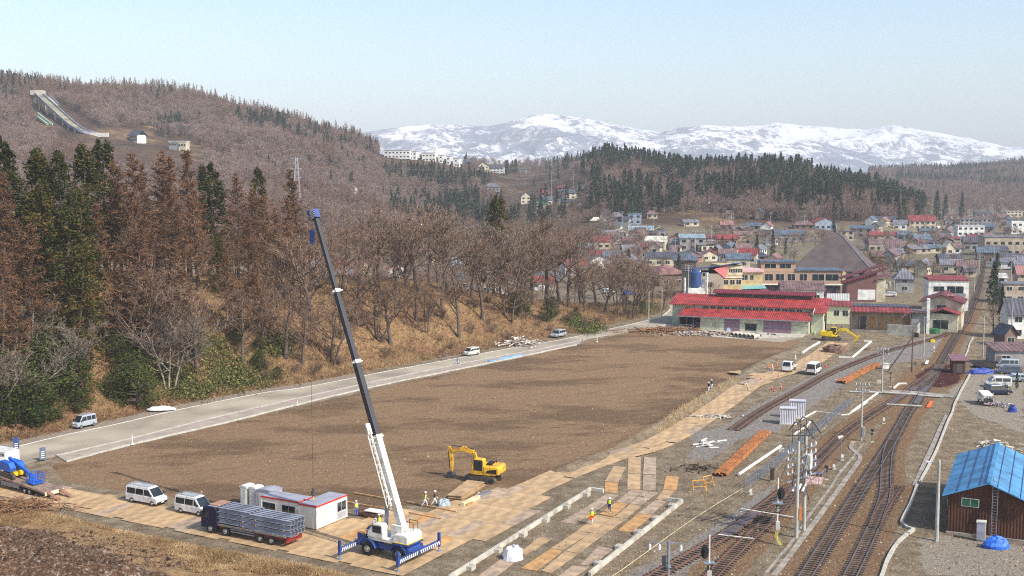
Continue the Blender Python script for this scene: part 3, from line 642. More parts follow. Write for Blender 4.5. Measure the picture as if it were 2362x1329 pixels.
for i,(x,d,t,k)in enumerate(BAR):
 near_=('above the road left end' if x<250 else 'under the larches' if x<600 else 'left of the crane boom' if x<770 else 'right of the crane boom' if x<940 else 'above the silver minivan' if x<1110 else 'above the log pile' if x<1240 else 'above the silver estate car' if x<1330 else 'above the road bend' if x<1440 else 'near the warehouse')
 dep='at the road foot' if d<10 else 'low on the slope' if d<16 else 'halfway up the slope' if d<24 else 'on the crest' if d<34 else 'behind the crest'
 bank_tree(k,x,d,t,'%s tree, %s, %s %s'%('pale bare' if k=='pale' else 'bare',BW[i%6],dep,near_),1.25+.4*rb.random(),group=gB)
for i in range(34):
 x=rb.uniform(-20,330)if i<27 else rb.uniform(330,640);d=rb.uniform(3,16);p=slope_point(x,d)
 tree('shrub',p,rb.uniform(3.5,8.5)if i<27 else rb.uniform(1.5,3),'glossy evergreen shrub, %s, %s'%(['yellowish leaves','dark green leaves','low and wide','tall and ragged'][i%4],'in the green mass right of the pale tree' if x>150 and x<330 else 'under the pale tree at the road foot' if x<=150 else 'above the snow patch'),'shrub',gS,wide=1.3)
for x,d,h in((1188,12,5.5),(1208,12,6),(1262,10,5.5),(1275,12,5),(1330,9,3),(600,7,4),(1480,6,3)):
 tree('shrub',slope_point(x,d),h,'dark evergreen shrub beneath bare trees, %s'%{1188:'first above the log pile',1208:'second above the log pile',1262:'tall one between log pile and estate car',1275:'rounder one between log pile and estate car',1330:'small one above the estate car',600:'above the bamboo grass',1480:'at the road bend by the warehouse'}[x],'shrub',gS,wide=.9)
for i in range(70):
 x=rb.uniform(600,1530);d=rb.uniform(2,20);tree('brush',slope_point(x,d),rb.uniform(1.6,3.6),'low bare bush on the dry grass of the embankment','bush','bare bushes on the embankment')
def undergrowth():
 rs=np.random.RandomState(8);n=26000;V=[];tn=[]
 xs=rs.uniform(-150,1540,n);ds=rs.uniform(.6,34,n)**1.0
 u=(xs-1181)/FP;fy=np.interp(xs,FPX,[p[1]for p in FOOT]);
 P=np.array([tuple(G(a,b))[:2]for a,b in zip(xs,fy)]);dv=np.stack([u,np.ones(n)],-1);dv/=np.linalg.norm(dv,axis=1,keepdims=True)
 X=P[:,0]+dv[:,0]*ds*1.25;Y=P[:,1]+dv[:,1]*ds*1.25;Z=Hh(X,Y)
 gr=fbm(X/7+3,Y/7,3);T=TB();tt=[]
 for i in range(n):
  k=3
  for _ in range(k):
   d=rv(rs);d[2]=abs(d[2])*1.2+.4;l=rs.uniform(.25,.8)*(1.3 if gr[i]>.52 else.7);o=np.array([X[i]+rs.normal()*.2,Y[i]+rs.normal()*.2,Z[i]-.05])
   T.stick(o,o+d*l,.035,.01);tt.append(np.clip(gr[i]*1.1-.1+rs.normal()*.18,0,1))
 m=leafmat('dry_grass',[(0,(84,60,44)),(.45,(132,102,76)),(.75,(176,148,108)),(1,(200,176,136))])
 o=bpy.data.objects.new('dry_undergrowth',T.sticks_mesh('dry_undergrowth',m,3,np.array(tt)));COL.objects.link(o);tag(o,'dry grass and leaf litter covering the embankment',kind='stuff')
 T=TB();tt=[];spots=[(520,850,55,45),(560,880,80,25),(440,905,60,20),(470,800,60,30),(1360,760,30,14),(1330,745,25,12),(640,800,40,30),(400,870,60,25),(1480,715,30,12)]
 V=[]
 for cx,cy,sx,sy in spots:
  for _ in range(420):
   g=GT(cx+rs.normal()*sx*.5,cy+rs.normal()*sy*.5,150,330)
   for _ in range(6):
    c=np.array([g.x+rs.normal()*.5,g.y+rs.normal()*.5,g.z+rs.uniform(.1,.9)]);a=rv(rs,.28);b=rv(rs,.12);V+=[c-a,c+b,c+a,c-b];tt+=[rs.rand()]*4
 m=leafmat('bamboo_leaves',[(0,(58,66,32)),(.5,(100,102,56)),(1,(152,142,92))])
 o=bpy.data.objects.new('bamboo_grass',npmesh('bamboo_grass',np.array(V),np.arange(len(V)).reshape(-1,4),m,np.array(tt)));COL.objects.link(o);tag(o,'patches of green bamboo grass on the embankment',kind='stuff')
undergrowth()
gF='slender bare trees filling the embankment wood'
for i in range(64):
 x=rb.uniform(-60,1500)if i%3 else rb.uniform(0,700);d=rb.uniform(26,56);p=slope_point(x,d)
 tree('bare' if rb.random()<.85 else 'larch' if x<700 else 'bare',p,rb.uniform(8,14)*(1.0 if x<1300 else.7),'slender bare tree filling the gaps of the embankment wood','tree',gF,wide=1.15)
# road, tracks, plates, kerbs
M_ASPH=mat('asphalt',(168,158,140),.9,.12,.12,c2=(138,128,114),bump=.2,bscale=20)
M_WHITE=mat('white_line',(226,222,212),.8,.1,1)
M_KERB=mat('kerb_concrete',(184,180,170),.85,.1,1.2)
M_WALK=mat('sidewalk',(166,152,140),.9,.1,.6)
M_CONC=mat('concrete',(188,182,168),.85,.18,.8,bump=.2)
M_CONCD=mat('old_concrete',(150,142,132),.9,.2,.8,bump=.3)
M_RAILT=mat('rail_steel',(120,110,112),.45,.15,1,metal=.5)
M_RUSTR=mat('rusty_rail',(106,74,60),.8,.2,2)
M_SLEEP=mat('sleeper_wood',(104,88,76),.9,.35,2,objvar=.25)
M_PLATE=mat('steel_plate',(186,156,116),.8,.12,.7,c2=(156,130,100),objvar=.09)
M_PLATEO=mat('fresh_rust_plate',(190,146,92),.85,.2,.9,objvar=.1,c2=(164,124,84))
M_PLATEG=mat('worn_plate',(168,146,122),.75,.2,.9,objvar=.1,c2=(138,120,104))
M_ORANGE=mat('rusty_sheet_pile',(158,98,50),.9,.2,1.2,c2=(112,72,42))
def ribbon(name,L,R,m,z=0.0,th=0.0,parent=None,bump=None):
 """sheet between two edge polylines (world points with equal counts), draped on the ground"""
 mb=MB();n=len(L)
 P=[Vector((p.x,p.y,z))for p in L]+[Vector((p.x,p.y,z))for p in R]
 F=[(i+n,i+1+n,i+1,i)for i in range(n-1)]
 if th:
  P+=[p-Vector((0,0,th))for p in P];F+=[(i,i+1,i+1+2*n,i+2*n)for i in range(n-1)]+[(i+1+n,i+n,i+3*n,i+1+3*n)for i in range(n-1)]
  F+=[(0,2*n,3*n,n),(n-1,2*n-1,4*n-1,3*n-1)]
 mb.add(P,F);return mb.build(name,m,parent)
def resample(pts,n):
 P=dense(pts,2.0);d=[0]
 for a,b in zip(P[:-1],P[1:]):d.append(d[-1]+(b-a).length)
 out=[]
 for k in range(n):
  s=d[-1]*k/(n-1);i=min(len(P)-2,max(0,int(np.searchsorted(d,s)-1)));t=(s-d[i])/max(1e-6,d[i+1]-d[i]);out.append(P[i].lerp(P[i+1],min(1,max(0,t))))
 return out
def offset(P,w):
 Q=[]
 for i in range(len(P)):
  a=P[max(0,i-1)];b=P[min(len(P)-1,i+1)];d=(b-a).normalized();Q.append(P[i]+Vector((-d.y,d.x,0))*w)
 return Q
ROAD_N=resample([(-300,1112),(0,1041),(74,1022),(181,997),(256,982),(415,945),(611,906),(700,894.5),(900,855.5),(1027,832),(1111,816),(1207,798.5),(1306,781.5),(1500,737.5),(1536,722),(1546,706),(1540,690)],90)
ROAD_F=resample([(-300,1175),(0,1088),(60,1070),(127.5,1053),(282,1017.7),(427,981),(560,949),(700,917),(900,874),(1062,840.5),(1169,820),(1281,799),(1347,784),(1500,757),(1562,738),(1570,712),(1562,690)],90)
ZR=.10
def drape(P,z=0):return[Vector((p.x,p.y,0))for p in P]
rd=ribbon('road',ROAD_N,ROAD_F,M_ASPH,ZR,.25);tag(rd,kind='structure')
ln=ribbon('road_edge_line',offset(ROAD_N[:80],-.05),offset(ROAD_N[:80],-.42),M_WHITE,ZR+.006);tag(ln,kind='structure')
vg=ribbon('gravel_verge',offset(ROAD_N[:34],3.2),offset(ROAD_N[:34],.02),mat('verge_gravel',(140,126,112),.95,.2,3),ZR-.03,.2);tag(vg,kind='structure')
KERB=resample([(127.5,1053),(282,1017.7),(427,981),(560,949),(700,917),(900,874),(1062,840.5),(1169,820),(1281,799),(1347,784)],60)
kb=ribbon('kerb',KERB,offset(KERB,-.4),M_KERB,ZR+.12,.35);tag(kb,kind='structure')
SW=resample([(152,1066.5),(302,1026.5),(520,976),(700,931),(900,885),(1154,833),(1240,815),(1332,795.5)],60)
sw=ribbon('sidewalk',offset(KERB,-.41),SW,M_WALK,ZR+.06,.3);tag(sw,kind='structure')
k2=ribbon('sidewalk_edging',SW,offset(SW,-.18),M_KERB,ZR+.14,.35);tag(k2,kind='structure')
pad=MB();pad.slab([G(*p,.05)for p in((1440,764),(1490,752),(1560,735),(1600,750),(1868,768),(1850,778),(1700,781),(1560,770))][::-1],.2)
tag(pad.build('warehouse_apron',M_CONC),kind='structure')
def track(name,key,pxs,railm,label,n_ind=100,gauge=1.067,wood_=True,s0=0.0,s1=1.0,nosleep=()):
 P=dense(pxs,.6);root=empty(name,P[0]);tag(root,label,kind='structure');inv=Matrix.Translation(-P[0])
 for sgn in(-1,1):
  mb=MB();O=offset(P,sgn*(gauge/2+.035));n=len(O);V=[];D=offset(P,1)
  for i,p in enumerate(O):
   nv=(D[i]-P[i]);q=p-P[0]
   for dx,dz in((-.07,.10),(-.035,.25),(.035,.25),(.07,.10)):V.append((q.x+nv.x*dx,q.y+nv.y*dx,dz))
  F=[(4*i+k,4*i+k+1,4*(i+1)+k+1,4*(i+1)+k)for i in range(n-1)for k in range(3)]+[(0,1,2,3)]
  mb.add(V,F);mb.build('rail',railm,root)
 d=[0];
 for a,b in zip(P[:-1],P[1:]):d.append(d[-1]+(b-a).length)
 s=.3;k=0;rest=MB();me=MB().box(-.11,.11,-1.0,1.0,-.03,.13).mesh('sleeper');me.materials.append(M_SLEEP);j=0;rs=random.Random(len(pxs))
 while s<d[-1]:
  while d[j+1]<s:j+=1
  t=(s-d[j])/(d[j+1]-d[j]);p=P[j].lerp(P[j+1],t);dr=(P[j+1]-P[j]).normalized();a=atan2(dr.y,dr.x)+rs.uniform(-.03,.03)
  vis=PXY(p.x,p.y,0)[1]<1345
  if vis and k<n_ind:
   o=bpy.data.objects.new('sleeper',me);COL.objects.link(o);o.parent=root;o.location=(p.x-P[0].x,p.y-P[0].y,0);o.rotation_euler=(0,0,a);k+=1
  else:rest.box(-.11,.11,-1.0,1.0,-.03,.13,Matrix.Translation((p.x-P[0].x,p.y-P[0].y,0))@Matrix.Rotation(a,4,'Z'))
  s+=.64
 if rest.v:o=rest.build('sleepers_beyond',M_SLEEP,root);o['kind']='stuff'
 return root
track('railway_track','main',T_MAIN,M_RAILT,'main railway line with polished rails running to the town')
track('railway_track','second',T_SECOND,M_RAILT,'second line joining the main line beside the shed shadow')
track('railway_track','spur',T_SPUR,M_RUSTR,'short spur ending beside the shed shadow')
track('railway_track','old',T_OLD,M_RUSTR,'rusty unused line in grey gravel beside the sign post')
track('railway_track','yard',T_YARD,M_RUSTR,'yard line passing under the transformer platform')
track('railway_track','side',T_SIDE,M_RUSTR,'rusty siding curving past the twin white cabinets')
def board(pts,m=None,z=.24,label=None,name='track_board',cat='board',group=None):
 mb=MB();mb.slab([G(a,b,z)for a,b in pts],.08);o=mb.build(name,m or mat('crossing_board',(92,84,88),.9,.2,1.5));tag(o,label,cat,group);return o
c2=lambda pts:crop(1960,880,9.49,pts)
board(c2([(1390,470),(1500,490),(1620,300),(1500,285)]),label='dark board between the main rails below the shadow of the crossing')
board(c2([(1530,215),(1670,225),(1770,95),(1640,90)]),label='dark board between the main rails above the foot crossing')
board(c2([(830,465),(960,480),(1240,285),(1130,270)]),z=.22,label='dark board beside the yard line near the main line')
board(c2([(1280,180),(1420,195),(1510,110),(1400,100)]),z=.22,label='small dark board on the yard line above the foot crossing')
for i,(pp,l)in enumerate((([(0,205),(700,215),(700,235),(0,222)],'thin white edge beam of the foot crossing left part'),([(740,222),(1480,262),(1480,284),(740,240)],'white edge beam of the foot crossing between the lines'),([(1500,278),(2050,320),(2050,338),(1500,298)],'white edge beam of the foot crossing right of the main line'),([(810,480),(1580,522),(1580,536),(810,494)],'thin white bar laid across both lines'))):
 mb=MB();mb.slab([G(a,b,.26)for a,b in c2(pp)][::-1],.12);tag(mb.build('edge_beam',M_KERB),l,'beam')
mb=MB();mb.slab([G(a,b,.20)for a,b in c2([(720,195),(1100,190),(1500,215),(2278,300),(2278,350),(1500,262),(1000,232),(720,218)])][::-1],.2);tag(mb.build('foot_crossing_path',M_CONCD),kind='structure')
cE=lambda pts:crop(1500,1000,4.04,pts)
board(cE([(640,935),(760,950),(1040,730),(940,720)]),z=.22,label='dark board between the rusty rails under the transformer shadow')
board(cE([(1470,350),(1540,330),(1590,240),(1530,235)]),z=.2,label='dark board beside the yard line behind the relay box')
for pp,l in(([(630,936),(980,976),(980,981),(630,941)],'white bar laid under the rails below the transformer shadow'),([(845,695),(1340,776),(1340,781),(845,700)],'white bar laid under the rails above the transformer shadow')):
 mb=MB();mb.slab([G(a,b,.24)for a,b in cE(pp)][::-1],.05);tag(mb.build('edge_beam',M_WHITE),l,'beam')
def strip(name,pxs,w,m,z,label,cat=None,kind=None,h=.1,n=None):
 P=dense(pxs,1.2);o=ribbon(name,offset(P,w/2),offset(P,-w/2),m,z,h+.15);tag(o,label,cat,kind=kind);return o
strip('cable_trough',cE([(1060,1329),(1190,1165),(1320,1010),(1400,890),(1440,820),(1500,735),(1640,560),(1780,350),(1880,235),(1930,165),(1980,105)]),.3,M_CONCD,.06,'narrow concrete cable trough beside the main line',kind='structure')
strip('cable_trough',cE([(1150,1329),(1290,1150),(1420,975),(1500,870),(1640,680),(1800,460),(1930,280),(1955,230),(1940,200),(1880,150),(1870,120),(1895,75)]),.55,M_CONCD,.08,'wider concrete cable trough turning round the signal',kind='structure')
cB=lambda pts:crop(1962,760,5.7775,pts)
PE=cB([(1195,1400),(1250,1290),(1340,1110),(1385,1010),(1430,915),(1480,810),(1530,720),(1590,612)])
strip('platform_edging',[(2029,1345),(2035,1329),(2050,1288),(2075,1250),(2108,1224)],.3,M_KERB,.3,'white edging of the old platform',kind='structure',h=.25)
strip('platform_edging',[(2108,1224),(2080,1209),(2100,1165),(2116,1121)],.3,M_KERB,.28,'white edging stones inside the shed shadow',kind='structure',h=.2)
strip('platform_edging',[(2121,1116),(2159,1043),(2186,975),(2196,955)]+PE[3:],.26,M_KERB,.3,'long white platform edging stone line',kind='structure',h=.25)
strip('platform_edging',cB([(1515,385),(1560,290),(1590,190),(1635,110)]),.25,M_CONC,.2,'thin white edging behind the brown hut',kind='structure',h=.15)
mb=MB();mb.slab([G(a,b,.12)for a,b in[(2112,1121),(2150,1045),(2178,975),(2186,958),(2180,955),(2165,985),(2140,1040),(2104,1118)]][::-1],.2);tag(mb.build('platform_paving',M_CONCD),kind='structure')
def kerbbar(px,w,h,label,m=M_WHITE,name='white_pipe',cat='pipe',r=None):
 P=dense(px,1.5)if r else[G(*q)for q in px];mb=MB()
 if r:mb.path([p+Vector((0,0,r+.05))for p in P],r,8)
 else:
  for a,b in zip(P[:-1],P[1:]):mb.beam(a+Vector((0,0,h/2)),b+Vector((0,0,h/2)),w,h)
 return tag(mb.build(name,m),label,cat)
kerbbar(cE([(822,400),(1215,133)]),.3,.3,'thick white pipe lying below the speed sign 25',r=.19)
kerbbar(crop(1500,850,4.724,[(1565,738),(1640,685),(1700,650),(1740,600)]),.3,.3,'white pipe lying behind the fence near the twin cabinets',r=.16)
kerbbar(crop(1500,850,4.724,[(1640,565),(1700,530),(1800,475),(1960,495),(2080,512),(2150,508),(2240,455),(2362,372)]),.18,.18,'white kerb zigzagging behind the fence end',name='white_kerb',cat='kerb')
kerbbar(c2([(0,712),(330,470),(650,240)]),.22,.25,'white kerb leading to the foot crossing',name='white_kerb',cat='kerb')
kerbbar(c2([(960,160),(1080,60),(1240,58)]),.25,.25,'short white kerb above the foot crossing',name='white_kerb',cat='kerb')
kerbbar(crop(1850,580,4.582,[(330,810),(620,822),(900,850)]),.3,.3,'white concrete kerb behind the yellow excavator in the pit',name='white_kerb',cat='kerb')
kerbbar(crop(1850,580,4.582,[(0,1082),(90,1020),(185,965)]),.35,.3,'white concrete kerb leading to the excavator pit',name='white_kerb',cat='kerb')
kerbbar(crop(1850,580,4.582,[(655,955),(730,958),(530,1130),(390,1125)]),.35,.3,'concrete wall top around the excavator pit',name='pit_wall',cat='wall')
kr=empty('stake_fence',G(1434,1320),0,'low yellowish rail on short stakes between barrier and rusty line','fence');B0=G(1434,1320)
P=dense([(1400,1342),(1434,1320),(1600,1201),(1713,1131)],2.4);mb=MB();mb.path([p-B0+Vector((0,0,.22))for p in P],.04,5);mb.build('rail',mat('faded_rail',(190,178,144),.7),kr)
me=MB().tube((0,0,-.1),(0,0,.75),.03,.03,5).mesh('stake');me.materials.append(mat('stake_wood',(170,160,140),.8))
for p in P:
 o=bpy.data.objects.new('stake',me);COL.objects.link(o);o.parent=kr;o.location=p-B0
def barrier(a,b,label,w=.34,h=.45,nblk=0,side=1,m=M_CONC):
 A=G(*a);B=G(*b);root=empty('concrete_barrier',A,0,label,'barrier');d=(B-A);mb=MB();mb.beam(Vector((0,0,h/2)),d+Vector((0,0,h/2)),w,h);mb.build('beam',m,root,bevel=.03)
 dn=d.normalized();nv=Vector((-dn.y,dn.x,0))*side
 for i in range(nblk):
  c=d*((i+.6)/nblk)+nv*.45;mb=MB();mb.obox(c,dn,.9,.6,.42);mb.build('block',M_CONC,root)
  mb=MB()
  for q in(-.25,0,.25):mb.tube(c+dn*q+Vector((0,0,.4)),c+dn*q+Vector((0,0,.85)),.02,.02,4)
  mb.build('rebar',M_RUSTR,root)
cF=lambda pts:crop(1050,1080,4.2945,pts)
p=cF([(0,1070),(1340,225),(1470,245),(1330,1075),(2245,345),(2090,325),(-60,1110)])
barrier(p[6],p[1],'long white concrete strip footing left of the steel plates',nblk=6,side=-1)
barrier(p[1],p[2],'short end piece of the left concrete footing',nblk=0)
barrier(p[3],p[4],'long white concrete strip footing right of the steel plates',nblk=5,side=1)
barrier(p[4],p[5],'short end piece of the right concrete footing',nblk=0)
gP='rusty steel road plates'
def plate4(pts,m,label,z=.05,grp=gP):
 Q=[G(a,b,z)for a,b in pts];c=sum(Q,Vector())/4;mb=MB();
 nrm=(Q[1]-Q[0]).cross(Q[3]-Q[0]).z
 if nrm<0:Q=Q[::-1]
 mb.slab([q-c for q in Q],.05);o=mb.build('steel_plate',m);o.location=c;return tag(o,label,'steel plate',grp)
PL=[([(1040,535),(1180,553),(1440,390),(1300,385)],'G','lowest plate of the left row next to the left footing'),([(1300,385),(1440,390),(1612,268),(1500,252)],'G','upper plate of the left row behind the worker in orange'),([(650,990),(805,1015),(1060,820),(950,795)],'O','bright orange plate at the near end of the middle double row'),([(858,1015),(945,1040),(1215,848),(1085,822)],'P','bent plate at the near end of the middle double row'),([(950,792),(1068,812),(1332,643),(1212,618)],'P','second left plate from the near end of the middle row'),([(1095,818),(1222,843),(1472,658),(1346,640)],'P','second right plate from the near end of the middle row'),([(1214,615),(1338,638),(1552,485),(1400,462)],'P','plate under the feet of the worker in orange'),([(1350,636),(1474,655),(1692,503),(1560,488)],'P','plate right of the worker in orange'),([(1430,452),(1560,480),(1712,352),(1590,338)],'O','plate under the worker in blue'),([(1575,483),(1692,498),(1842,370),(1735,354)],'P','plate right of the worker in blue'),([(1592,336),(1716,348),(1870,224),(1742,213)],'G','last left plate of the middle double row'),([(1733,350),(1845,362),(2008,244),(1876,226)],'G','last right plate of the middle double row'),([(1610,615),(1750,635),(1950,468),(1812,450)],'O','near plate of the right row beside the right footing'),([(1812,446),(1942,464),(2088,325),(1985,313)],'G','middle plate of the right row'),([(1987,309),(2094,322),(2168,224),(2060,214)],'P','upper plate of the right row'),([(2060,208),(2192,220),(2215,86),(2087,78)],'O','bright orange plate at the upper end of the right row'),([(230,1064),(392,1080),(612,915),(470,888)],'G','plate below the white sack at the left footing'),([(640,830),(690,862),(948,705),(840,678)],'P','plate right of the white sack'),([(1000,1085),(1150,1095),(1335,975),(1160,965)],'G','plate at the bottom edge between the rows'),([(1240,958),(1370,950),(1562,800),(1420,772)],'G','wide grey plate next to the right footing'),([(1482,128),(1612,140),(1690,-10),(1570,-22)],'P','ramp plate left of the two columns'),([(1480,136),(1612,144),(1608,246),(1482,236)],'O','short orange plate at the foot of the left ramp'),([(1708,56),(1836,58),(1832,210),(1705,208)],'P','lower plate of the left upright column'),([(1715,-110),(1840,-110),(1836,50),(1710,50)],'P','upper plate of the left upright column'),([(1860,66),(1990,70),(1984,216),(1860,214)],'G','lower plate of the right upright column'),([(1870,-112),(1990,-105),(1990,62),(1862,58)],'G','upper plate of the right upright column')]
for pts,k,l in PL:plate4(cF(pts),{'G':M_PLATEG,'O':M_PLATEO,'P':M_PLATE}[k],'steel plate, '+l)
me_plate=MB().box(-3.03,3.03,-.74,.74,0,.04).mesh('steel_plate');me_plate.materials.append(M_PLATE)
me_pg=me_plate.copy();me_pg.materials[0]=M_PLATEG
me_po=me_plate.copy();me_po.materials[0]=M_PLATEO
rp=random.Random(4)
def lay(center_px,lanes,label,grp=gP,skip=.0,z=.03,w=1.52):
 P=dense(center_px,.5);d=[0]
 for a,b in zip(P[:-1],P[1:]):d.append(d[-1]+(b-a).length)
 for l in lanes:
  s=rp.uniform(2.2,3.8)
  while s<d[-1]-1.5:
   i=int(np.searchsorted(d,s))-1;i=max(0,min(len(P)-2,i));a0=P[max(0,i-5)];a1=P[min(len(P)-1,i+5)];dr=(a1-a0).normalized();c=P[i]+Vector((-dr.y,dr.x,0))*(l*w+rp.uniform(-.06,.06))
   o=bpy.data.objects.new('steel_plate',rp.choice([me_plate]*9+[me_pg,me_po]));COL.objects.link(o);o.location=(c.x,c.y,z+rp.random()*.03);o.rotation_euler=(rp.uniform(-.004,.004),rp.uniform(-.004,.004),atan2(dr.y,dr.x)+rp.uniform(-.02,.02));tag(o,label,'steel plate',grp);s+=6.08
lay([(1190,1152),(1290,1105),(1400,1062),(1490,1038),(1560,1008),(1625,968),(1680,930),(1735,890),(1790,872)],(-.5,.5,1.4),'rusty plate of the haul road leading from the crane yard to the white van','haul road plates')
lay([(1745,876),(1830,852),(1880,828),(1910,808),(1935,790)],(-1,0,1),'rusty plate of the haul road under the white truck and van','haul road plates by the van')
lay([(1700,858),(1740,864),(1800,868)],(-.5,.5),'rusty plate at the ditch crossing','ditch crossing plates')
SITE=radians(-29);U_=Vector((cos(SITE),sin(SITE),0));V_=Vector((-sin(SITE),cos(SITE),0))
O0=G(498,1245)
YARD=[(60,1112),(160,1137),(300,1152),(480,1180),(830,1192),(1000,1172),(1120,1140),(1195,1150),(1255,1165),(1120,1250),(1050,1252),(1012,1283),(918,1328),(850,1312),(700,1287),(500,1248),(300,1205),(145,1175),(60,1165),(-60,1150),(-60,1090)]
for i in range(-34,34):
 for j in range(-1,7):
  c=O0+U_*(i*1.52+.76)+V_*(j*6.09+3.1+(.0 if i%5 else.5))
  px,py=PXY(c.x,c.y,0)
  if inpoly(np.array([px]),np.array([py]),YARD)[0]:
   o=bpy.data.objects.new('steel_plate',rp.choice([me_plate]*14+[me_pg]*2+[me_po]));COL.objects.link(o);o.location=(c.x,c.y,.03+rp.random()*.02)
   o.rotation_euler=(rp.uniform(-.003,.003),rp.uniform(-.003,.003),SITE+pi/2+rp.uniform(-.008,.008));tag(o,'rusty plate of the yard floor under crane, lorry and vans','steel plate','yard floor plates')
# vehicles and machines
M_TYRE=mat('tyre_rubber',(34,33,32),.85,.2,3)
M_RIM=mat('wheel_rim',(170,172,176),.4,.1,3,metal=.6)
M_BLK=mat('black_plastic',(30,30,32),.6,.2,3)
M_GL=glass()
M_VW=mat('white_car_paint',(236,238,240),.25,.03,2,c2=(206,202,194))
M_VS=mat('silver_car_paint',(188,196,206),.25,.04,2,metal=.3)
M_VC=mat('cream_car_paint',(214,212,200),.25,.04,2)
M_VN=mat('dark_blue_car_paint',(40,50,72),.2,.06,2)
M_VG=mat('grey_blue_car_paint',(96,104,124),.3,.06,2)
M_RED=mat('red_paint',(140,38,38),.5,.1,2)
M_LAMP=mat('lamp_lens',(225,225,210),.2,.05,2)
M_TAIL=mat('tail_lens',(170,30,24),.3,.05,2)
M_PL=mat('number_plate',(225,225,205),.5,.05,2)
M_STEEL=mat('galvanised_steel',(150,158,170),.45,.12,2,metal=.4)
M_BLUE=mat('crane_blue',(44,74,146),.5,.15,1.5,c2=(48,64,104))
M_LIFT=mat('lift_blue',(40,100,200),.45,.1,1.5)
M_CW=mat('crane_white',(232,232,226),.45,.06,1.5,c2=(196,190,178))
M_YEL=mat('excavator_yellow',(228,176,48),.55,.15,1.5,c2=(176,130,48))
M_YEL2=mat('bright_yellow',(240,205,30),.5,.1,1.5)
M_CRAWL=mat('crawler_steel',(92,80,70),.8,.3,3)
M_DARK=mat('dark_steel',(58,58,64),.55,.2,2)
M_WOOD=mat('timber',(190,150,104),.85,.2,2)
M_BEAM=mat('grey_beam',(142,146,160),.5,.2,1.2)
def wheel(par,x,y,r,w=.2,rim=.6,name='wheel'):
 mb=MB().tube((0,-w/2,0),(0,w/2,0),r,r,18);wl=mb.build(name,M_TYRE,par,(x,y,r),bevel=.03)
 s=1 if y>0 else-1;rm=MB().tube((0,s*(w/2-.03),0),(0,s*(w/2+.015),0),r*rim,r*rim*.9,12);rm.tube((0,s*(w/2),0),(0,s*(w/2+.05),0),r*.2,r*.15,8);rm.build('rim',M_RIM,wl)
 return wl
def facing(a,b):
 A=G(*a);B=G(*b);return atan2((A-B).y,(A-B).x)
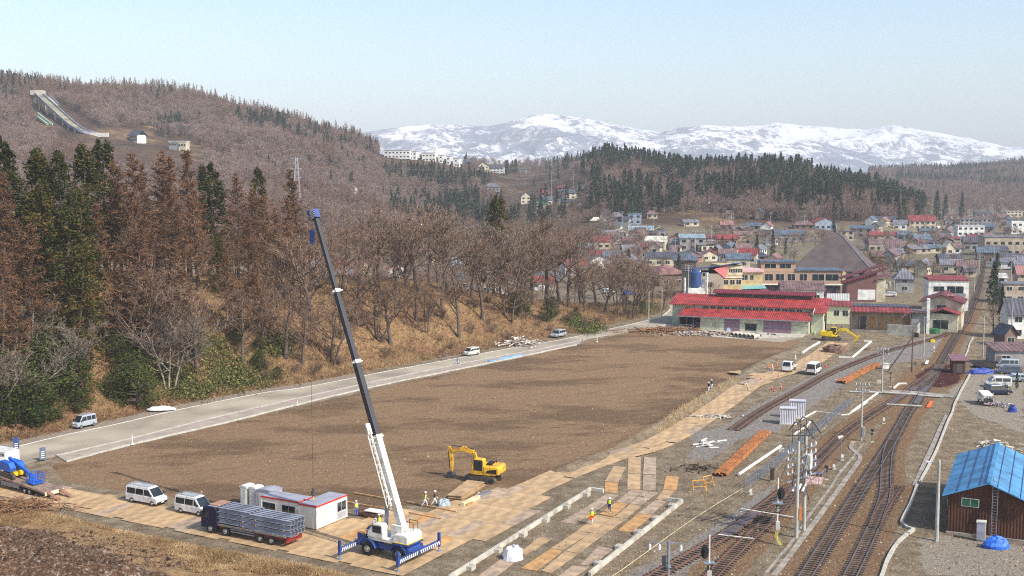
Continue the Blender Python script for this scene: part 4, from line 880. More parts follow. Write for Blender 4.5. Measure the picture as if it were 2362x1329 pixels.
def car(name,loc,rz,paint,L,Wd,Hh_,prof_low,prof_up,wins,label,cat,wb,r=.3,group=None,rack=False,zb=.28,tilt=.14,front_glass=None,rear_glass=None,lower=None):
 """x forward. prof_low: lower body outline, prof_up: greenhouse outline (x,z); wins: side windows as x0,x1,z0,z1(,slant)"""
 e=empty(name,loc,rz,label,cat,group);hw=Wd/2
 zt=max(z for x,z in prof_low);ztop=max(z for x,z in prof_up)
 wf=lambda x,z:hw-max(0,(z-zt))*tilt
 mb=MB().prism(prof_low,0,0,w=lambda x,z:hw-(.05 if z<zb+.05 else 0));mb.build('body',paint,e,bevel=.05)
 mb=MB().prism(prof_up,0,0,w=lambda x,z:wf(x,z)-.02);mb.build('cabin',paint,e,bevel=.05)
 for s in(-1,1):
  for w in wins:
   x0,x1,z0,z1=w[:4];sl=w[4]if len(w)>4 else 0
   y0,y1=wf(0,z0)+.0,wf(0,z1)+.0
   P=[(x0,s*y0,z0),(x1+max(0,sl),s*y0,z0),(x1+min(0,sl),s*y1,z1),(x0+(.0),s*y1,z1)]
   P2=[(x,y-s*.03,z)for x,y,z in P];MB().add(P+P2,[(0,1,2,3),(7,6,5,4),(0,4,5,1),(1,5,6,2),(2,6,7,3),(3,7,4,0)]).build('side_window',M_GL,e)
 for nm,gl in(('windscreen',front_glass),('rear_window',rear_glass)):
  if gl:
   (xa,za),(xb,zb_)=gl;ya=wf(0,za)-.09;yb=wf(0,zb_)-.09;dx=.03 if nm=='windscreen' else-.03
   P=[(xa+dx,-ya,za),(xa+dx,ya,za),(xb+dx,yb,zb_+.01),(xb+dx,-yb,zb_+.01)];P2=[(x-dx*1.6,y,z)for x,y,z in P]
   MB().add(P+P2,[(0,1,2,3),(7,6,5,4),(0,4,5,1),(1,5,6,2),(2,6,7,3),(3,7,4,0)]).build(nm,M_GL,e)
 for sx in(wb[0],wb[1]):
  for s in(-1,1):wheel(e,sx,s*(hw-.1),r)
 xf=max(x for x,z in prof_low);xr=min(x for x,z in prof_low)
 for s in(-1,1):
  MB().box(xf-.07,xf+.02,s*(hw-.28)-.16,s*(hw-.28)+.16,.68,.86).build('headlight',M_LAMP,e)
  MB().box(xr-.02,xr+.05,s*(hw-.12)-.08,s*(hw-.12)+.08,.8,1.15).build('tail_light',M_TAIL,e)
  MB().box(xf-.62 if L<4.2 else xf-.8,xf-.5 if L<4.2 else xf-.68,s*(hw+.14)-.09,s*(hw+.14)+.09,zt+.02,zt+.24).build('mirror',M_BLK,e)
 MB().box(xf-.05,xf+.06,-hw+.08,hw-.08,.28,.52).build('front_bumper',M_BLK if lower is None else lower,e,bevel=.03)
 MB().box(xr-.06,xr+.05,-hw+.08,hw-.08,.32,.55).build('rear_bumper',M_BLK if lower is None else lower,e,bevel=.03)
 MB().box(xf+.06,xf+.08,-.18,.18,.38,.5).build('number_plate',M_PL,e)
 MB().box(xr-.08,xr-.06,-.18,.18,.6,.72).build('number_plate',M_PL,e)
 if rack:
  mb=MB();zr=ztop+.1;x0,x1=min(x for x,z in prof_up)+.3,max(x for x,z in prof_up)-1.1;yw=wf(0,ztop)-.08
  for s in(-1,1):mb.beam((x0,s*yw,zr),(x1,s*yw,zr),.04)
  n=8
  for k in range(n):x=x0+(x1-x0)*k/(n-1);mb.beam((x,-yw,zr+.02),(x,yw,zr+.02),.04);mb.beam((x,-yw,zr-.1),(x,-yw,zr),.03);mb.beam((x,yw,zr-.1),(x,yw,zr),.03)
  mb.build('roof_rack',M_STEEL,e)
 return e
def van(loc,rz,paint,label,L=4.7,Wd=1.7,H=1.98,rack=True,group='vans',name='van'):
 h=L/2;k=H
 low=[(-h,.3),(-h,1.08),(h-.28,1.0),(h,.82),(h,.3)];up=[(-h+.02,1.04),(-h+.08,k-.08),(-h+.25,k),(h-1.55,k),(h-1.25,k-.08),(h-.45,1.02),(h-.5,.96)]
 wins=[(-h+.25,-h+1.5,1.12,k-.25),(-h+1.62,-h+2.75,1.12,k-.25),(-h+2.9,h-1.32,1.12,k-.25,.5)]
 return car(name,loc,rz,paint,L,Wd,H,low,up,wins,label,'van',(h-.75,-h+.95),.31,group,rack,front_glass=((h-.5,1.06),(h-1.2,k-.12)),rear_glass=((-h+.03,1.15),(-h+.07,k-.2)))
def minivan(loc,rz,paint,label,L=3.4,Wd=1.48,H=1.85,group='small vans and cars',name='small_van'):
 h=L/2;k=H
 low=[(-h,.28),(-h,1.0),(h-.35,.95),(h,.75),(h,.28)];up=[(-h+.02,.96),(-h+.1,k-.06),(-h+.25,k),(h-1.15,k),(h-.95,k-.06),(h-.36,.93)]
 wins=[(-h+.2,-h+.85,1.04,k-.22),(-h+.95,-h+1.7,1.04,k-.22),(-h+1.8,h-1.0,1.04,k-.22,.42)]
 return car(name,loc,rz,paint,L,Wd,H,low,up,wins,label,'van',(h-.55,-h+.55),.27,group,False,front_glass=((h-.38,.98),(h-.92,k-.1)),rear_glass=((-h+.03,1.05),(-h+.09,k-.15)),lower=paint)
def hatch(loc,rz,paint,label,L=4.3,Wd=1.7,H=1.5,group='parked cars',name='car',wagon=True,tall=False):
 h=L/2;k=H;b=h-(.95 if not tall else.6)
 low=[(-h,.3),(-h+.02,.92),(h-.9 if not tall else h-.5,.88),(h-.1,.72),(h,.3)]
 up=[(-h+.06,.9),(-h+.35,k-.05),(-h+.6,k),(b-1.0,k),(b-.8,k-.06),(b,.87)]
 wins=[(-h+.4,-h+1.1,.95,k-.14),(-h+1.2,-h+2.05,.95,k-.14),(-h+2.12,b-.85,.95,k-.14,.6)]
 return car(name,loc,rz,paint,L,Wd,H,low,up,wins,label,'car',(h-.8,-h+.8),.31,group,False,front_glass=((b-.03,.93),(b-.78,k-.1)),rear_glass=((-h+.1,.97),(-h+.36,k-.12)),lower=paint)
def at_wheels(a,b,L,Wd,wf,wr,flip=1):
 """a=front near wheel contact px, b=rear near wheel contact px"""
 A=G(*a);B=G(*b);rz=atan2((A-B).y,(A-B).x);mid=(A+B)/2;f=Vector((cos(rz),sin(rz),0));n=Vector((-sin(rz),cos(rz),0))
 s=1 if n.y>0 else-1
 c=mid+n*s*(Wd/2-.1)-f*((wf+wr)/2);c.z=0;return c,rz
S1=SITE
c,rz=at_wheels((348,1169.6),(307,1161),4.7,1.7,1.6,-1.4);van(c+Vector((0,0,.08)),S1,M_VW,'white van with roof rack parked left of the second van',4.84)
c,rz=at_wheels((456.7,1193),(419.5,1185.6),4.7,1.7,1.6,-1.4);van(c+Vector((0,0,.08)),S1,M_VW,'white van with ladder rack partly hidden by the dark lorry cab',4.3)
c,rz=at_wheels((186,991),(217,984),3.4,1.5,1.1,-1.1);minivan(c+Vector((0,0,.12)),rz,M_VS,'silver small van parked at the left end of the road')
c,rz=at_wheels((1085,823),(1101.5,820),3.4,1.5,1.1,-1.1);minivan(c+Vector((0,0,.12)),rz,M_VC,'pale champagne compact car behind the road signs',H=1.65)
c,rz=at_wheels((1287,780),(1301,777),4.5,1.7,1.35,-1.35);hatch(c+Vector((0,0,.12)),rz,M_VS,'silver estate car on the road right of the log pile',4.5,1.75,1.6)
rv_=G(1877,862);van(rv_+Vector((0,0,.06)),radians(62),M_VW,'white high roof van seen from behind next to the red barrier',4.7,1.8,2.2,rack=False)
def lorry_small():
 e=empty('flatbed_truck',G(1821,856)+Vector((0,0,.06)),radians(-118),'small white flatbed truck with a worker standing at its bed','truck')
 MB().prism([(.7,.45),(.7,1.05),(.85,1.95),(1.1,2.05),(1.75,2.0),(2.25,1.2),(2.3,.45)],-.85,.85).build('cab',M_VW,e,bevel=.06)
 MB().add([(2.3,-.7,1.22),(2.3,.7,1.22),(1.86,.66,1.9),(1.86,-.66,1.9),(2.2,-.7,1.22),(2.2,.7,1.22),(1.76,.66,1.9),(1.76,-.66,1.9)],[(0,1,2,3),(7,6,5,4),(0,4,5,1),(1,5,6,2),(2,6,7,3),(3,7,4,0)]).build('windscreen',M_GL,e)
 for s in(-1,1):
  MB().box(1.0,1.75,s*.86-.01,s*.86+.01,1.3,1.85).build('side_window',M_GL,e);MB().box(2.26,2.34,s*.6-.14,s*.6+.14,.6,.78).build('headlight',M_LAMP,e)
  for x in(1.55,-1.3):wheel(e,x,s*.75,.33)
  MB().box(-2.4,.6,s*.87-.03,s*.87+.03,.75,1.1).build('side_board',M_VW,e)
 MB().box(-2.4,.6,-.85,.85,.65,.75).build('bed',M_STEEL,e);MB().box(2.3,2.38,-.8,.8,.4,.6).build('front_bumper',M_VW,e);MB().box(.5,.58,-.8,.8,.75,1.9).build('head_board',M_STEEL,e)
lorry_small()
g2='cars parked at the right edge'
def carpx(fn,px,py,deg,paint,label,**k):fn(G(px,py),radians(deg),paint,label,group=g2,**k)
carpx(hatch,2302,910,-172+180,M_VN,'dark blue high roofed estate car beside the tipper',L=4.4,H=1.75,wagon=True)
carpx(van,2302,893,172,M_VW,'white van with black tail parked behind the dark blue car',L=4.2,H=1.95,rack=False)
carpx(hatch,2338,880,170,M_VS,'silver car half behind the white van',L=4.2,H=1.45)
carpx(hatch,2326,862,172,M_VG,'blue grey station wagon between silver cars',L=4.5,H=1.6)
carpx(minivan,2322,850,172,M_VS,'silver van with white roof under the canopy',L=4.2,H=1.9,name='van')
carpx(van,2340,842,172,M_VW,'white van closest to the garage wall',L=4.6,H=1.95,rack=False)
def tipper():
 e=empty('box_truck',G(2272,932),radians(82),'small white truck seen from its open dark back beside the dark blue car','truck')
 MB().prism([(.9,.45),(.9,2.0),(1.7,1.98),(2.1,1.2),(2.15,.45)],-.8,.8).build('cab',M_VW,e,bevel=.05)
 MB().box(-1.9,.8,-.82,.82,.7,.8).build('bed',M_DARK,e)
 for s in(-1,1):
  MB().box(-1.9,.8,s*.8-.03,s*.8+.03,.8,1.25).build('side_board',M_VW,e)
  for x in(1.4,-1.2):wheel(e,x,s*.7,.3)
  MB().box(-1.96,-1.9,s*.6-.12,s*.6+.12,.55,.7).build('tail_light',M_TAIL,e)
 mb=MB();mb.add([(-1.8,-.8,1.75),(.8,-.8,2.0),(.8,.8,2.0),(-1.8,.8,1.75),(-1.8,-.8,1.68),(.8,-.8,1.93),(.8,.8,1.93),(-1.8,.8,1.68)],[(0,1,2,3),(7,6,5,4),(0,4,5,1),(1,5,6,2),(2,6,7,3),(3,7,4,0)])
 mb.build('canopy',mat('canvas',(236,232,220),.8,.05),e);mb=MB()
 for x in(-1.75,.75):
  for s in(-.78,.78):mb.beam((x,s,.8),(x,s,1.75),.05)
 mb.build('canopy_frame',M_DARK,e)
tipper()
def beam_lorry():
 A=G(486.5,1231.5);B=G(627,1258.5);rz=SITE+pi;f=Vector((cos(rz),sin(rz),0));n=Vector((-sin(rz),cos(rz),0));s=1 if n.y>0 else-1
 c=(A+B)/2+n*s*1.1;c.z=.08;e=empty('beam_lorry',c,rz,'dark blue lorry loaded with long grey steel beams','lorry');h=4.05
 MB().prism([(h-.9,.55),(h-.9,2.55),(h-.6,2.85),(h+.95,2.75),(h+1.25,1.5),(h+1.28,.5)],-1.22,1.22).build('cab',mat('lorry_navy',(24,24,60),.35,.1),e,bevel=.07)
 MB().add([(h+1.29,-1.05,1.55),(h+1.29,1.05,1.55),(h+1.03,1.0,2.5),(h+1.03,-1.0,2.5),(h+1.2,-1.05,1.55),(h+1.2,1.05,1.55),(h+.94,1.0,2.5),(h+.94,-1.0,2.5)],[(0,1,2,3),(7,6,5,4),(0,4,5,1),(1,5,6,2),(2,6,7,3),(3,7,4,0)]).build('windscreen',M_GL,e)
 for s_ in(-1,1):
  MB().box(h+.1,h+.95,s_*1.23-.01,s_*1.23+.01,1.6,2.4).build('side_window',M_GL,e);MB().box(h+1.26,h+1.32,s_*.9-.2,s_*.9+.2,.75,.95).build('headlight',M_LAMP,e)
  for x in(h,h-2.05,-h+1.45,-h):wheel(e,x,s_*1.1,.48 if x>0 else.42,.28)
  MB().box(-h+2.2,h-2.8,s_*1.18-.03,s_*1.18+.03,.55,.65).box(-h+2.2,h-2.8,s_*1.18-.03,s_*1.18+.03,.8,.9).build('side_guard',M_STEEL,e)
  MB().box(h+.9,h+1.05,s_*1.4-.1,s_*1.4+.1,1.7,2.3).build('mirror',M_BLK,e)
 MB().box(-h-1.6,h-1.0,-1.0,1.0,.7,.95).build('chassis',M_RED,e);MB().box(-h-1.9,h-1.0,-1.24,1.24,.98,1.15).build('bed',mat('bed_grey',(130,124,118),.7,.15),e)
 mb=MB();
 for y in(-1.1,-.5,0,.5,1.1):mb.beam((h-1.05,y,1.15),(h-1.05,y,2.9),.08)
 for z in(1.6,2.1,2.6,2.9):mb.beam((h-1.05,-1.15,z),(h-1.05,1.15,z),.08)
 mb.build('head_rack',M_DARK,e);MB().box(-h-2.0,-h-1.85,-1.2,1.2,.45,.75).build('rear_bumper',M_RED,e)
 for s_ in(-1,1):MB().box(-h-2.04,-h-1.98,s_*.9-.25,s_*.9+.25,.78,.95).build('tail_light',M_TAIL,e)
 MB().box(h-.85,h+.3,-.9,.9,2.85,2.98).build('cab_roof_tray',mat('tan_tray',(170,130,110),.8),e)
 Lb=5.6;me=MB()
 for(a,b,z0,z1)in((-.15,.15,.0,.03),(-.15,.15,.42,.45),(-.02,.02,.03,.42)):me.box(-Lb/2,Lb/2,a,b,z0,z1)
 me=me.mesh('steel_beam');me.materials.append(M_BEAM);k=0
 for bi,xc in enumerate((1.55,-3.75)):
  for lay_ in range(3):
   for q in range(5):
    y=-1.0+q*.5;z=1.30+lay_*.56-bi*.12
    o=bpy.data.objects.new('steel_beam',me);COL.objects.link(o);o.location=c+f*(xc+(lay_%2)*.1)+n*y+Vector((0,0,z));o.rotation_euler=(0,0,rz)
    tag(o,'long grey steel I beam, %s of the %s bundle on the dark blue lorry'%(['bottom layer','middle layer','top layer'][lay_],['front','rear'][bi]),'steel beam','steel beams on the lorry')
   for xx in(-1.9,1.7):
    o=MB().box(-.05,.05,-1.2,1.2,0,.10).build('timber_spacer',M_WOOD,None,c+f*(xc+xx)+Vector((0,0,z-.105)),rz);tag(o,'timber spacer under the %s of the %s beam bundle'%(['bottom layer','middle layer','top layer'][lay_],['front','rear'][bi]),'timber','timber spacers between the beams')
beam_lorry()
def striped(name,par,a,b,h,th,M=None):
 """blue beam with white slanting stripes"""
 a=Vector(a);b=Vector(b);d=b-a;L=d.length;dn=d.normalized();nv=dn.cross(Vector((0,0,1)))
 mb=MB();mb.beam(a,b,th,h);o=mb.build(name,M_BLUE,par);st=MB();n=int(L/.34)
 for side in(-1,1):
  for k in range(n):
   p=a+dn*(.1+k*.34);off=nv*side*(th/2+.012)
   q=[p+off-Vector((0,0,h*.45)),p+dn*.17+off-Vector((0,0,h*.45)),p+dn*.32+off+Vector((0,0,h*.45)),p+dn*.15+off+Vector((0,0,h*.45))]
   st.add(q+[v-nv*side*.01 for v in q],[(0,1,2,3),(7,6,5,4),(0,4,5,1),(1,5,6,2),(2,6,7,3),(3,7,4,0)])
 st.build('white_stripes',M_WHITE,o);return o
def text_mesh(body,size,name,m,par,M,depth=.01):
 cu=bpy.data.curves.new(name,'FONT');cu.body=body;cu.size=size;cu.extrude=depth;cu.align_x='CENTER';cu.align_y='CENTER'
 t=bpy.data.objects.new(name,cu);COL.objects.link(t);dg=bpy.context.evaluated_depsgraph_get();me=bpy.data.meshes.new_from_object(t.evaluated_get(dg));bpy.data.objects.remove(t)
 me.materials.clear();me.materials.append(m);o=bpy.data.objects.new(name,me);COL.objects.link(o);o.parent=par;o.matrix_local=M;return o
def crane():
 fA,fB,fC=G(786.7,1293),G(921,1321),G(1010,1272.5);fD=fA+fC-fB;c=(fA+fB+fC+fD)/4
 ux=(fB-fA).normalized();rz=atan2(ux.y,ux.x);e=empty('rough_terrain_crane',c+Vector((0,0,.06)),rz,'blue and white mobile crane with long dark telescopic boom raised','crane')
 R=Matrix.Rotation(-rz,4,'Z');loc=lambda w:R@(Vector(w)-c)
 hl=(fB-fA).length/2;hw=(fC-fB).length/2
 MB().box(-3.0,2.9,-.75,.75,.75,1.35).box(-3.1,-1.2,-1.15,1.15,1.05,1.55).box(1.6,3.1,-1.2,1.2,.85,1.45).build('chassis',M_BLUE,e,bevel=.05)
 for x in(-1.85,1.85):
  for s in(-1,1):
   mb=MB();P=[(x+.95*cos(t),0,.72+.95*sin(t))for t in np.linspace(.15,pi-.15,9)]
   for a,b in zip(P[:-1],P[1:]):mb.add([(a[0],s*.72,a[2]),(b[0],s*.72,b[2]),(b[0],s*1.3,b[2]),(a[0],s*1.3,a[2]),(a[0],s*.72,a[2]+.06),(b[0],s*.72,b[2]+.06),(b[0],s*1.3,b[2]+.06),(a[0],s*1.3,a[2]+.06)],[(0,1,2,3),(7,6,5,4),(0,4,5,1),(2,6,7,3),(3,7,4,0),(1,5,6,2)])
   mb.build('fender',M_BLUE,e);wheel(e,x,s*1.0,.70,.5,.5)
 MB().box(-3.15,-2.1,-1.1,.4,1.55,2.15).prism([(-3.15,2.15),(-2.9,2.42),(-2.2,2.35),(-2.0,1.9),(-2.0,1.55),(-3.15,1.55)],.42,1.15).build('engine_cover',M_BLUE,e,bevel=.08)
 MB().box(-2.85,-2.0,-1.25,-.55,2.16,2.38).build('timber_pad',M_WOOD,e)
 striped('outrigger_beam',e,(-hl,-hw,.95),(-hl,-.9,.95),.38,.3);striped('outrigger_beam',e,(-hl,hw,.95),(-hl,.9,.95),.38,.3)
 striped('outrigger_beam',e,(hl,-hw,.95),(hl,-.2,.95),.38,.3);striped('outrigger_beam',e,(hl,hw,.95),(hl,-.2,.95),.38,.34)
 MB().box(-hl-.1,-2.9,-.9,.9,.8,1.2).build('front_outrigger_box',M_BLUE,e);MB().box(2.9,hl+.1,-1.1,1.1,.8,1.2).build('rear_outrigger_box',M_BLUE,e)
 for x in(-hl,hl):
  for y in(-hw,hw):j=MB().beam((x,y,.5),(x,y,1.9),.24).build('outrigger_post',M_BLUE,e);MB().tube((x,y,.06),(x,y,.6),.08,.08,8).tube((x,y,.0),(x,y,.07),.28,.28,10).build('foot',M_STEEL,j)
 root=loc(Vector((-9.0,113.6,2.75)));tip=loc(Vector((-20.3,120.5,33.0)));d=(tip-root).normalized();hd=Vector((d.x,d.y,0)).normalized();a=atan2(hd.y,hd.x);piv=Vector((.35,.1,0));Mz=Matrix.Translation(piv)@Matrix.Rotation(a,4,'Z')
 root=Mz@Vector((-1.15,0,2.9));d=(tip-root).normalized();Lb=(tip-root).length;side=d.cross(Vector((0,0,1))).normalized();up=side.cross(d).normalized()
 MB().tube(piv+Vector((0,0,1.35)),piv+Vector((0,0,1.6)),1.0,1.0,20).build('turntable',M_DARK,e)
 mb=MB();mb.box(-2.3,2.2,-1.2,1.2,1.6,1.95,Mz).build('superstructure',M_CW,e,bevel=.05)
 MB().prism([(-2.6,1.7),(-2.6,2.5),(-2.2,2.75),(-.9,2.6),(-.7,1.62)],-1.25,1.25,Mz).build('counterweight',M_CW,e,bevel=.12)
 MB().box(-2.66,-.8,-1.29,1.29,1.62,1.8,Mz).build('blue_band',M_BLUE,e);MB().box(-2.67,-.8,-1.3,1.3,1.82,1.88,Mz).build('yellow_stripe',M_YEL2,e)
 MB().box(-1.5,-.2,-.62,-.3,1.95,3.3,Mz).box(-1.5,-.2,.3,.62,1.95,3.3,Mz).build('boom_cheek',M_CW,e,bevel=.05)
 cb=MB().prism([(.3,1.95),(.3,3.1),(.55,3.35),(1.5,3.3),(2.15,2.5),(2.2,1.95)],.45,1.3,Mz).build('operator_cab',M_CW,e,bevel=.06)
 MB().box(.5,1.55,.44,1.31,2.45,3.15,Mz).build('side_window',M_GL,cb)
 P=[Mz@Vector(v)for v in((1.55,.52,3.27),(2.18,.52,2.5),(2.18,1.23,2.5),(1.55,1.23,3.27))];MB().add(P+[p+Vector((0,0,.03))for p in P],[(0,1,2,3),(7,6,5,4),(0,4,5,1),(1,5,6,2),(2,6,7,3),(3,7,4,0)]).build('windscreen',M_GL,cb)
 MB().tube(Mz@Vector((-.55,-1.0,2.5)),Mz@Vector((-.55,-.64,2.5)),.45,.45,16).build('winch_drum',M_CW,e)
 mb=MB();
 for k in range(7):mb.beam(Mz@Vector((.4+.2*k,-1.15,1.98)),Mz@Vector((.55+.2*k,-.5,2.2)),.05)
 mb.build('hose_rack',M_DARK,e)
 bm_=[(0,9.2,.62,M_CW),(9.2,17.0,.54,mat('boom_grey',(44,46,56),.5,.08,.5)),(17.0,24.6,.47,MATS['boom_grey']),(24.6,Lb-.6,.40,MATS['boom_grey'])]
 for i,(s0,s1,w,m)in enumerate(bm_):
  mb=MB();P=[root+d*s+side*(i_*w/2)+up*(j_*w*.62)for s in(s0+(.0 if i else-.3),s1)for i_,j_ in((-1,-1),(1,-1),(1,1),(-1,1))]
  mb.add(P,[(0,3,2,1),(4,5,6,7),(0,1,5,4),(1,2,6,5),(2,3,7,6),(3,0,4,7)]);b=mb.build('boom_section',m,e,bevel=.04)
  if i:MB().beam(root+d*(s0-.15),root+d*(s0+.2),w+.22,(w+.22)*1.2).beam(root+d*s0-side*.55+up*.1,root+d*s0+side*.55+up*.35,.1).build('boom_collar',M_CW,b)
  if i==0:text_mesh('CRANE',.62,'boom_lettering',M_DARK,b,Matrix.Translation(root+d*5.2+side*(w/2+.012)*(-1 if(side.y*1)>0 else 1))@Matrix(((*d,0),(*up,0),(*(side*(1 if True else 1)),0),(0,0,0,1))).transposed()@Matrix.Identity(4),.005)if False else None
 h=root+d*(Lb-.6);hd_=MB().beam(h,h+d*.9,.62,.9).beam(h+d*.3+up*.0-hd*0,h+d*.3+hd*.95+Vector((0,0,.35)),.3,.45).build('boom_head',M_BLUE,e);st=MB()
 for k in range(4):
  for s_ in(-1,1):p=h+d*(.1+.22*k)+side*s_*.325;st.beam(p-up*.4,p+up*.4+d*.1,.03,.1)
 st.build('white_stripes',M_WHITE,hd_)
 MB().tube(h+hd*.5-side*.2,h+hd*.5+side*.2,.25,.25,12).build('sheave',M_DARK,hd_)
 hk=h+hd*.55;MB().tube(hk,hk-Vector((0,0,1.2)),.02,.02,4).build('short_rope',M_DARK,e);MB().beam(hk-Vector((0,0,1.2)),hk-Vector((0,0,2.6)),.42,.3).build('hook_block',M_BLUE,e)
 aux=h+hd*1.0+Vector((0,0,.3));zl=4.0;MB().tube(aux,(aux.x,aux.y,zl),.016,.016,4).build('long_rope',M_DARK,e)
 hb=MB().tube((aux.x,aux.y,zl),(aux.x,aux.y,zl-.7),.12,.24,10).tube((aux.x,aux.y,zl-.7),(aux.x,aux.y,zl-.8),.24,.1,10).build('hook_ball',M_DARK,e);MB().path([(aux.x,aux.y,zl-.8),(aux.x+.02,aux.y,zl-1.1),(aux.x+.15,aux.y,zl-1.25),(aux.x+.22,aux.y,zl-1.1)],.04,6).build('hook',M_YEL2,hb)
 js=side*(-.75 if(root-side*1).x<(root+side*1).x else.75);J0=root+d*2.3+js;mb=MB();J1=root+d*10.0+js
 for i_,j_ in((-.2,-.2),(.2,-.2),(.0,.25)):mb.tube(J0+side*i_+up*j_,J1+side*i_*.8+up*j_*.8,.07,.06,6)
 for k in range(12):
  t0=k/12;t1=(k+1)/12;mb.tube(J0 .lerp(J1,t0)+side*-.2+up*-.2,J0 .lerp(J1,t1)+side*.2+up*-.2,.035,.035,4);mb.tube(J0 .lerp(J1,t0)+side*-.2+up*-.2,J0 .lerp(J1,t1)+up*.25,.035,.035,4)
 mb.build('stowed_jib',M_CW,e);MB().beam(J1-d*.4,J1+d*.7,.5,.25).build('jib_head',M_CW,e)
 cyl0=Mz@Vector((.9,0,2.0));cyl1=root+d*4.6-up*.4;mb=MB().tube(cyl0,cyl0 .lerp(cyl1,.55),.2,.2,10).tube(cyl0 .lerp(cyl1,.5),cyl1,.12,.12,8);mb.build('lift_cylinder',M_STEEL,e)
 for k in(3.0,8.7):MB().beam(root+d*k-side*.5,root+d*k+side*.5+js*.6,.12,.12).build('jib_bracket',M_CW,e)
 mb=MB();
 for y in(-1.15,-.4):mb.beam(Mz@Vector((-2.1,y,2.6)),Mz@Vector((-2.1,y,3.5)),.05);mb.beam(Mz@Vector((-1.1,y,2.6)),Mz@Vector((-1.1,y,3.5)),.05);mb.beam(Mz@Vector((-2.1,y,3.5)),Mz@Vector((-1.1,y,3.5)),.05)
 mb.build('handrail',M_DARK,e)
 return e
crane()
def track_unit(par,y,L,h,w,m=M_CRAWL):
 n=24;P=[]
 for k in range(n):
  t=2*pi*k/n;cx=(L/2-h/2)*(1 if cos(t)>0 else-1);P.append((cx+h/2*cos(t),h/2+h/2*sin(t)))
 o=MB().prism(P,y-w/2,y+w/2).build('crawler_track',m,par,bevel=.02);s=-1 if y<0 else 1
 mb=MB();
 for k in range(5):x=(k-2)*(L-h)/5;mb.tube((x,y+s*(w/2),h*.36),(x,y+s*(w/2+.02),h*.36),h*.2,h*.2,10)
 for sx in(-1,1):mb.tube((sx*(L/2-h/2),y+s*(w/2),h/2),(sx*(L/2-h/2),y+s*(w/2+.03),h/2),h*.33,h*.33,12)
 mb.build('road_wheels',M_DARK,o)
 tr=MB()
 for k in range(26):tr.box(-L/2+h/2+k*(L-h)/26,-L/2+h/2+k*(L-h)/26+.07,y-w/2-.01,y+w/2+.01,h-.01,h+.03)
 tr.build('grouser',m,o)
def bent(mb,pts,wds,M,th):
 P=[M@Vector(p)for p in pts]
 for a,b,w0,w1 in zip(P[:-1],P[1:],wds[:-1],wds[1:]):
  d=(b-a).normalized();s=(M.to_3x3()@Vector((0,1,0))).normalized();u=s.cross(d)
  V=[a-s*th/2-u*w0/2,a+s*th/2-u*w0/2,a+s*th/2+u*w0/2,a-s*th/2+u*w0/2,b-s*th/2-u*w1/2,b+s*th/2-u*w1/2,b+s*th/2+u*w1/2,b-s*th/2+u*w1/2]
  mb.add(V,[(0,3,2,1),(4,5,6,7),(0,1,5,4),(1,2,6,5),(2,3,7,6),(3,0,4,7)])
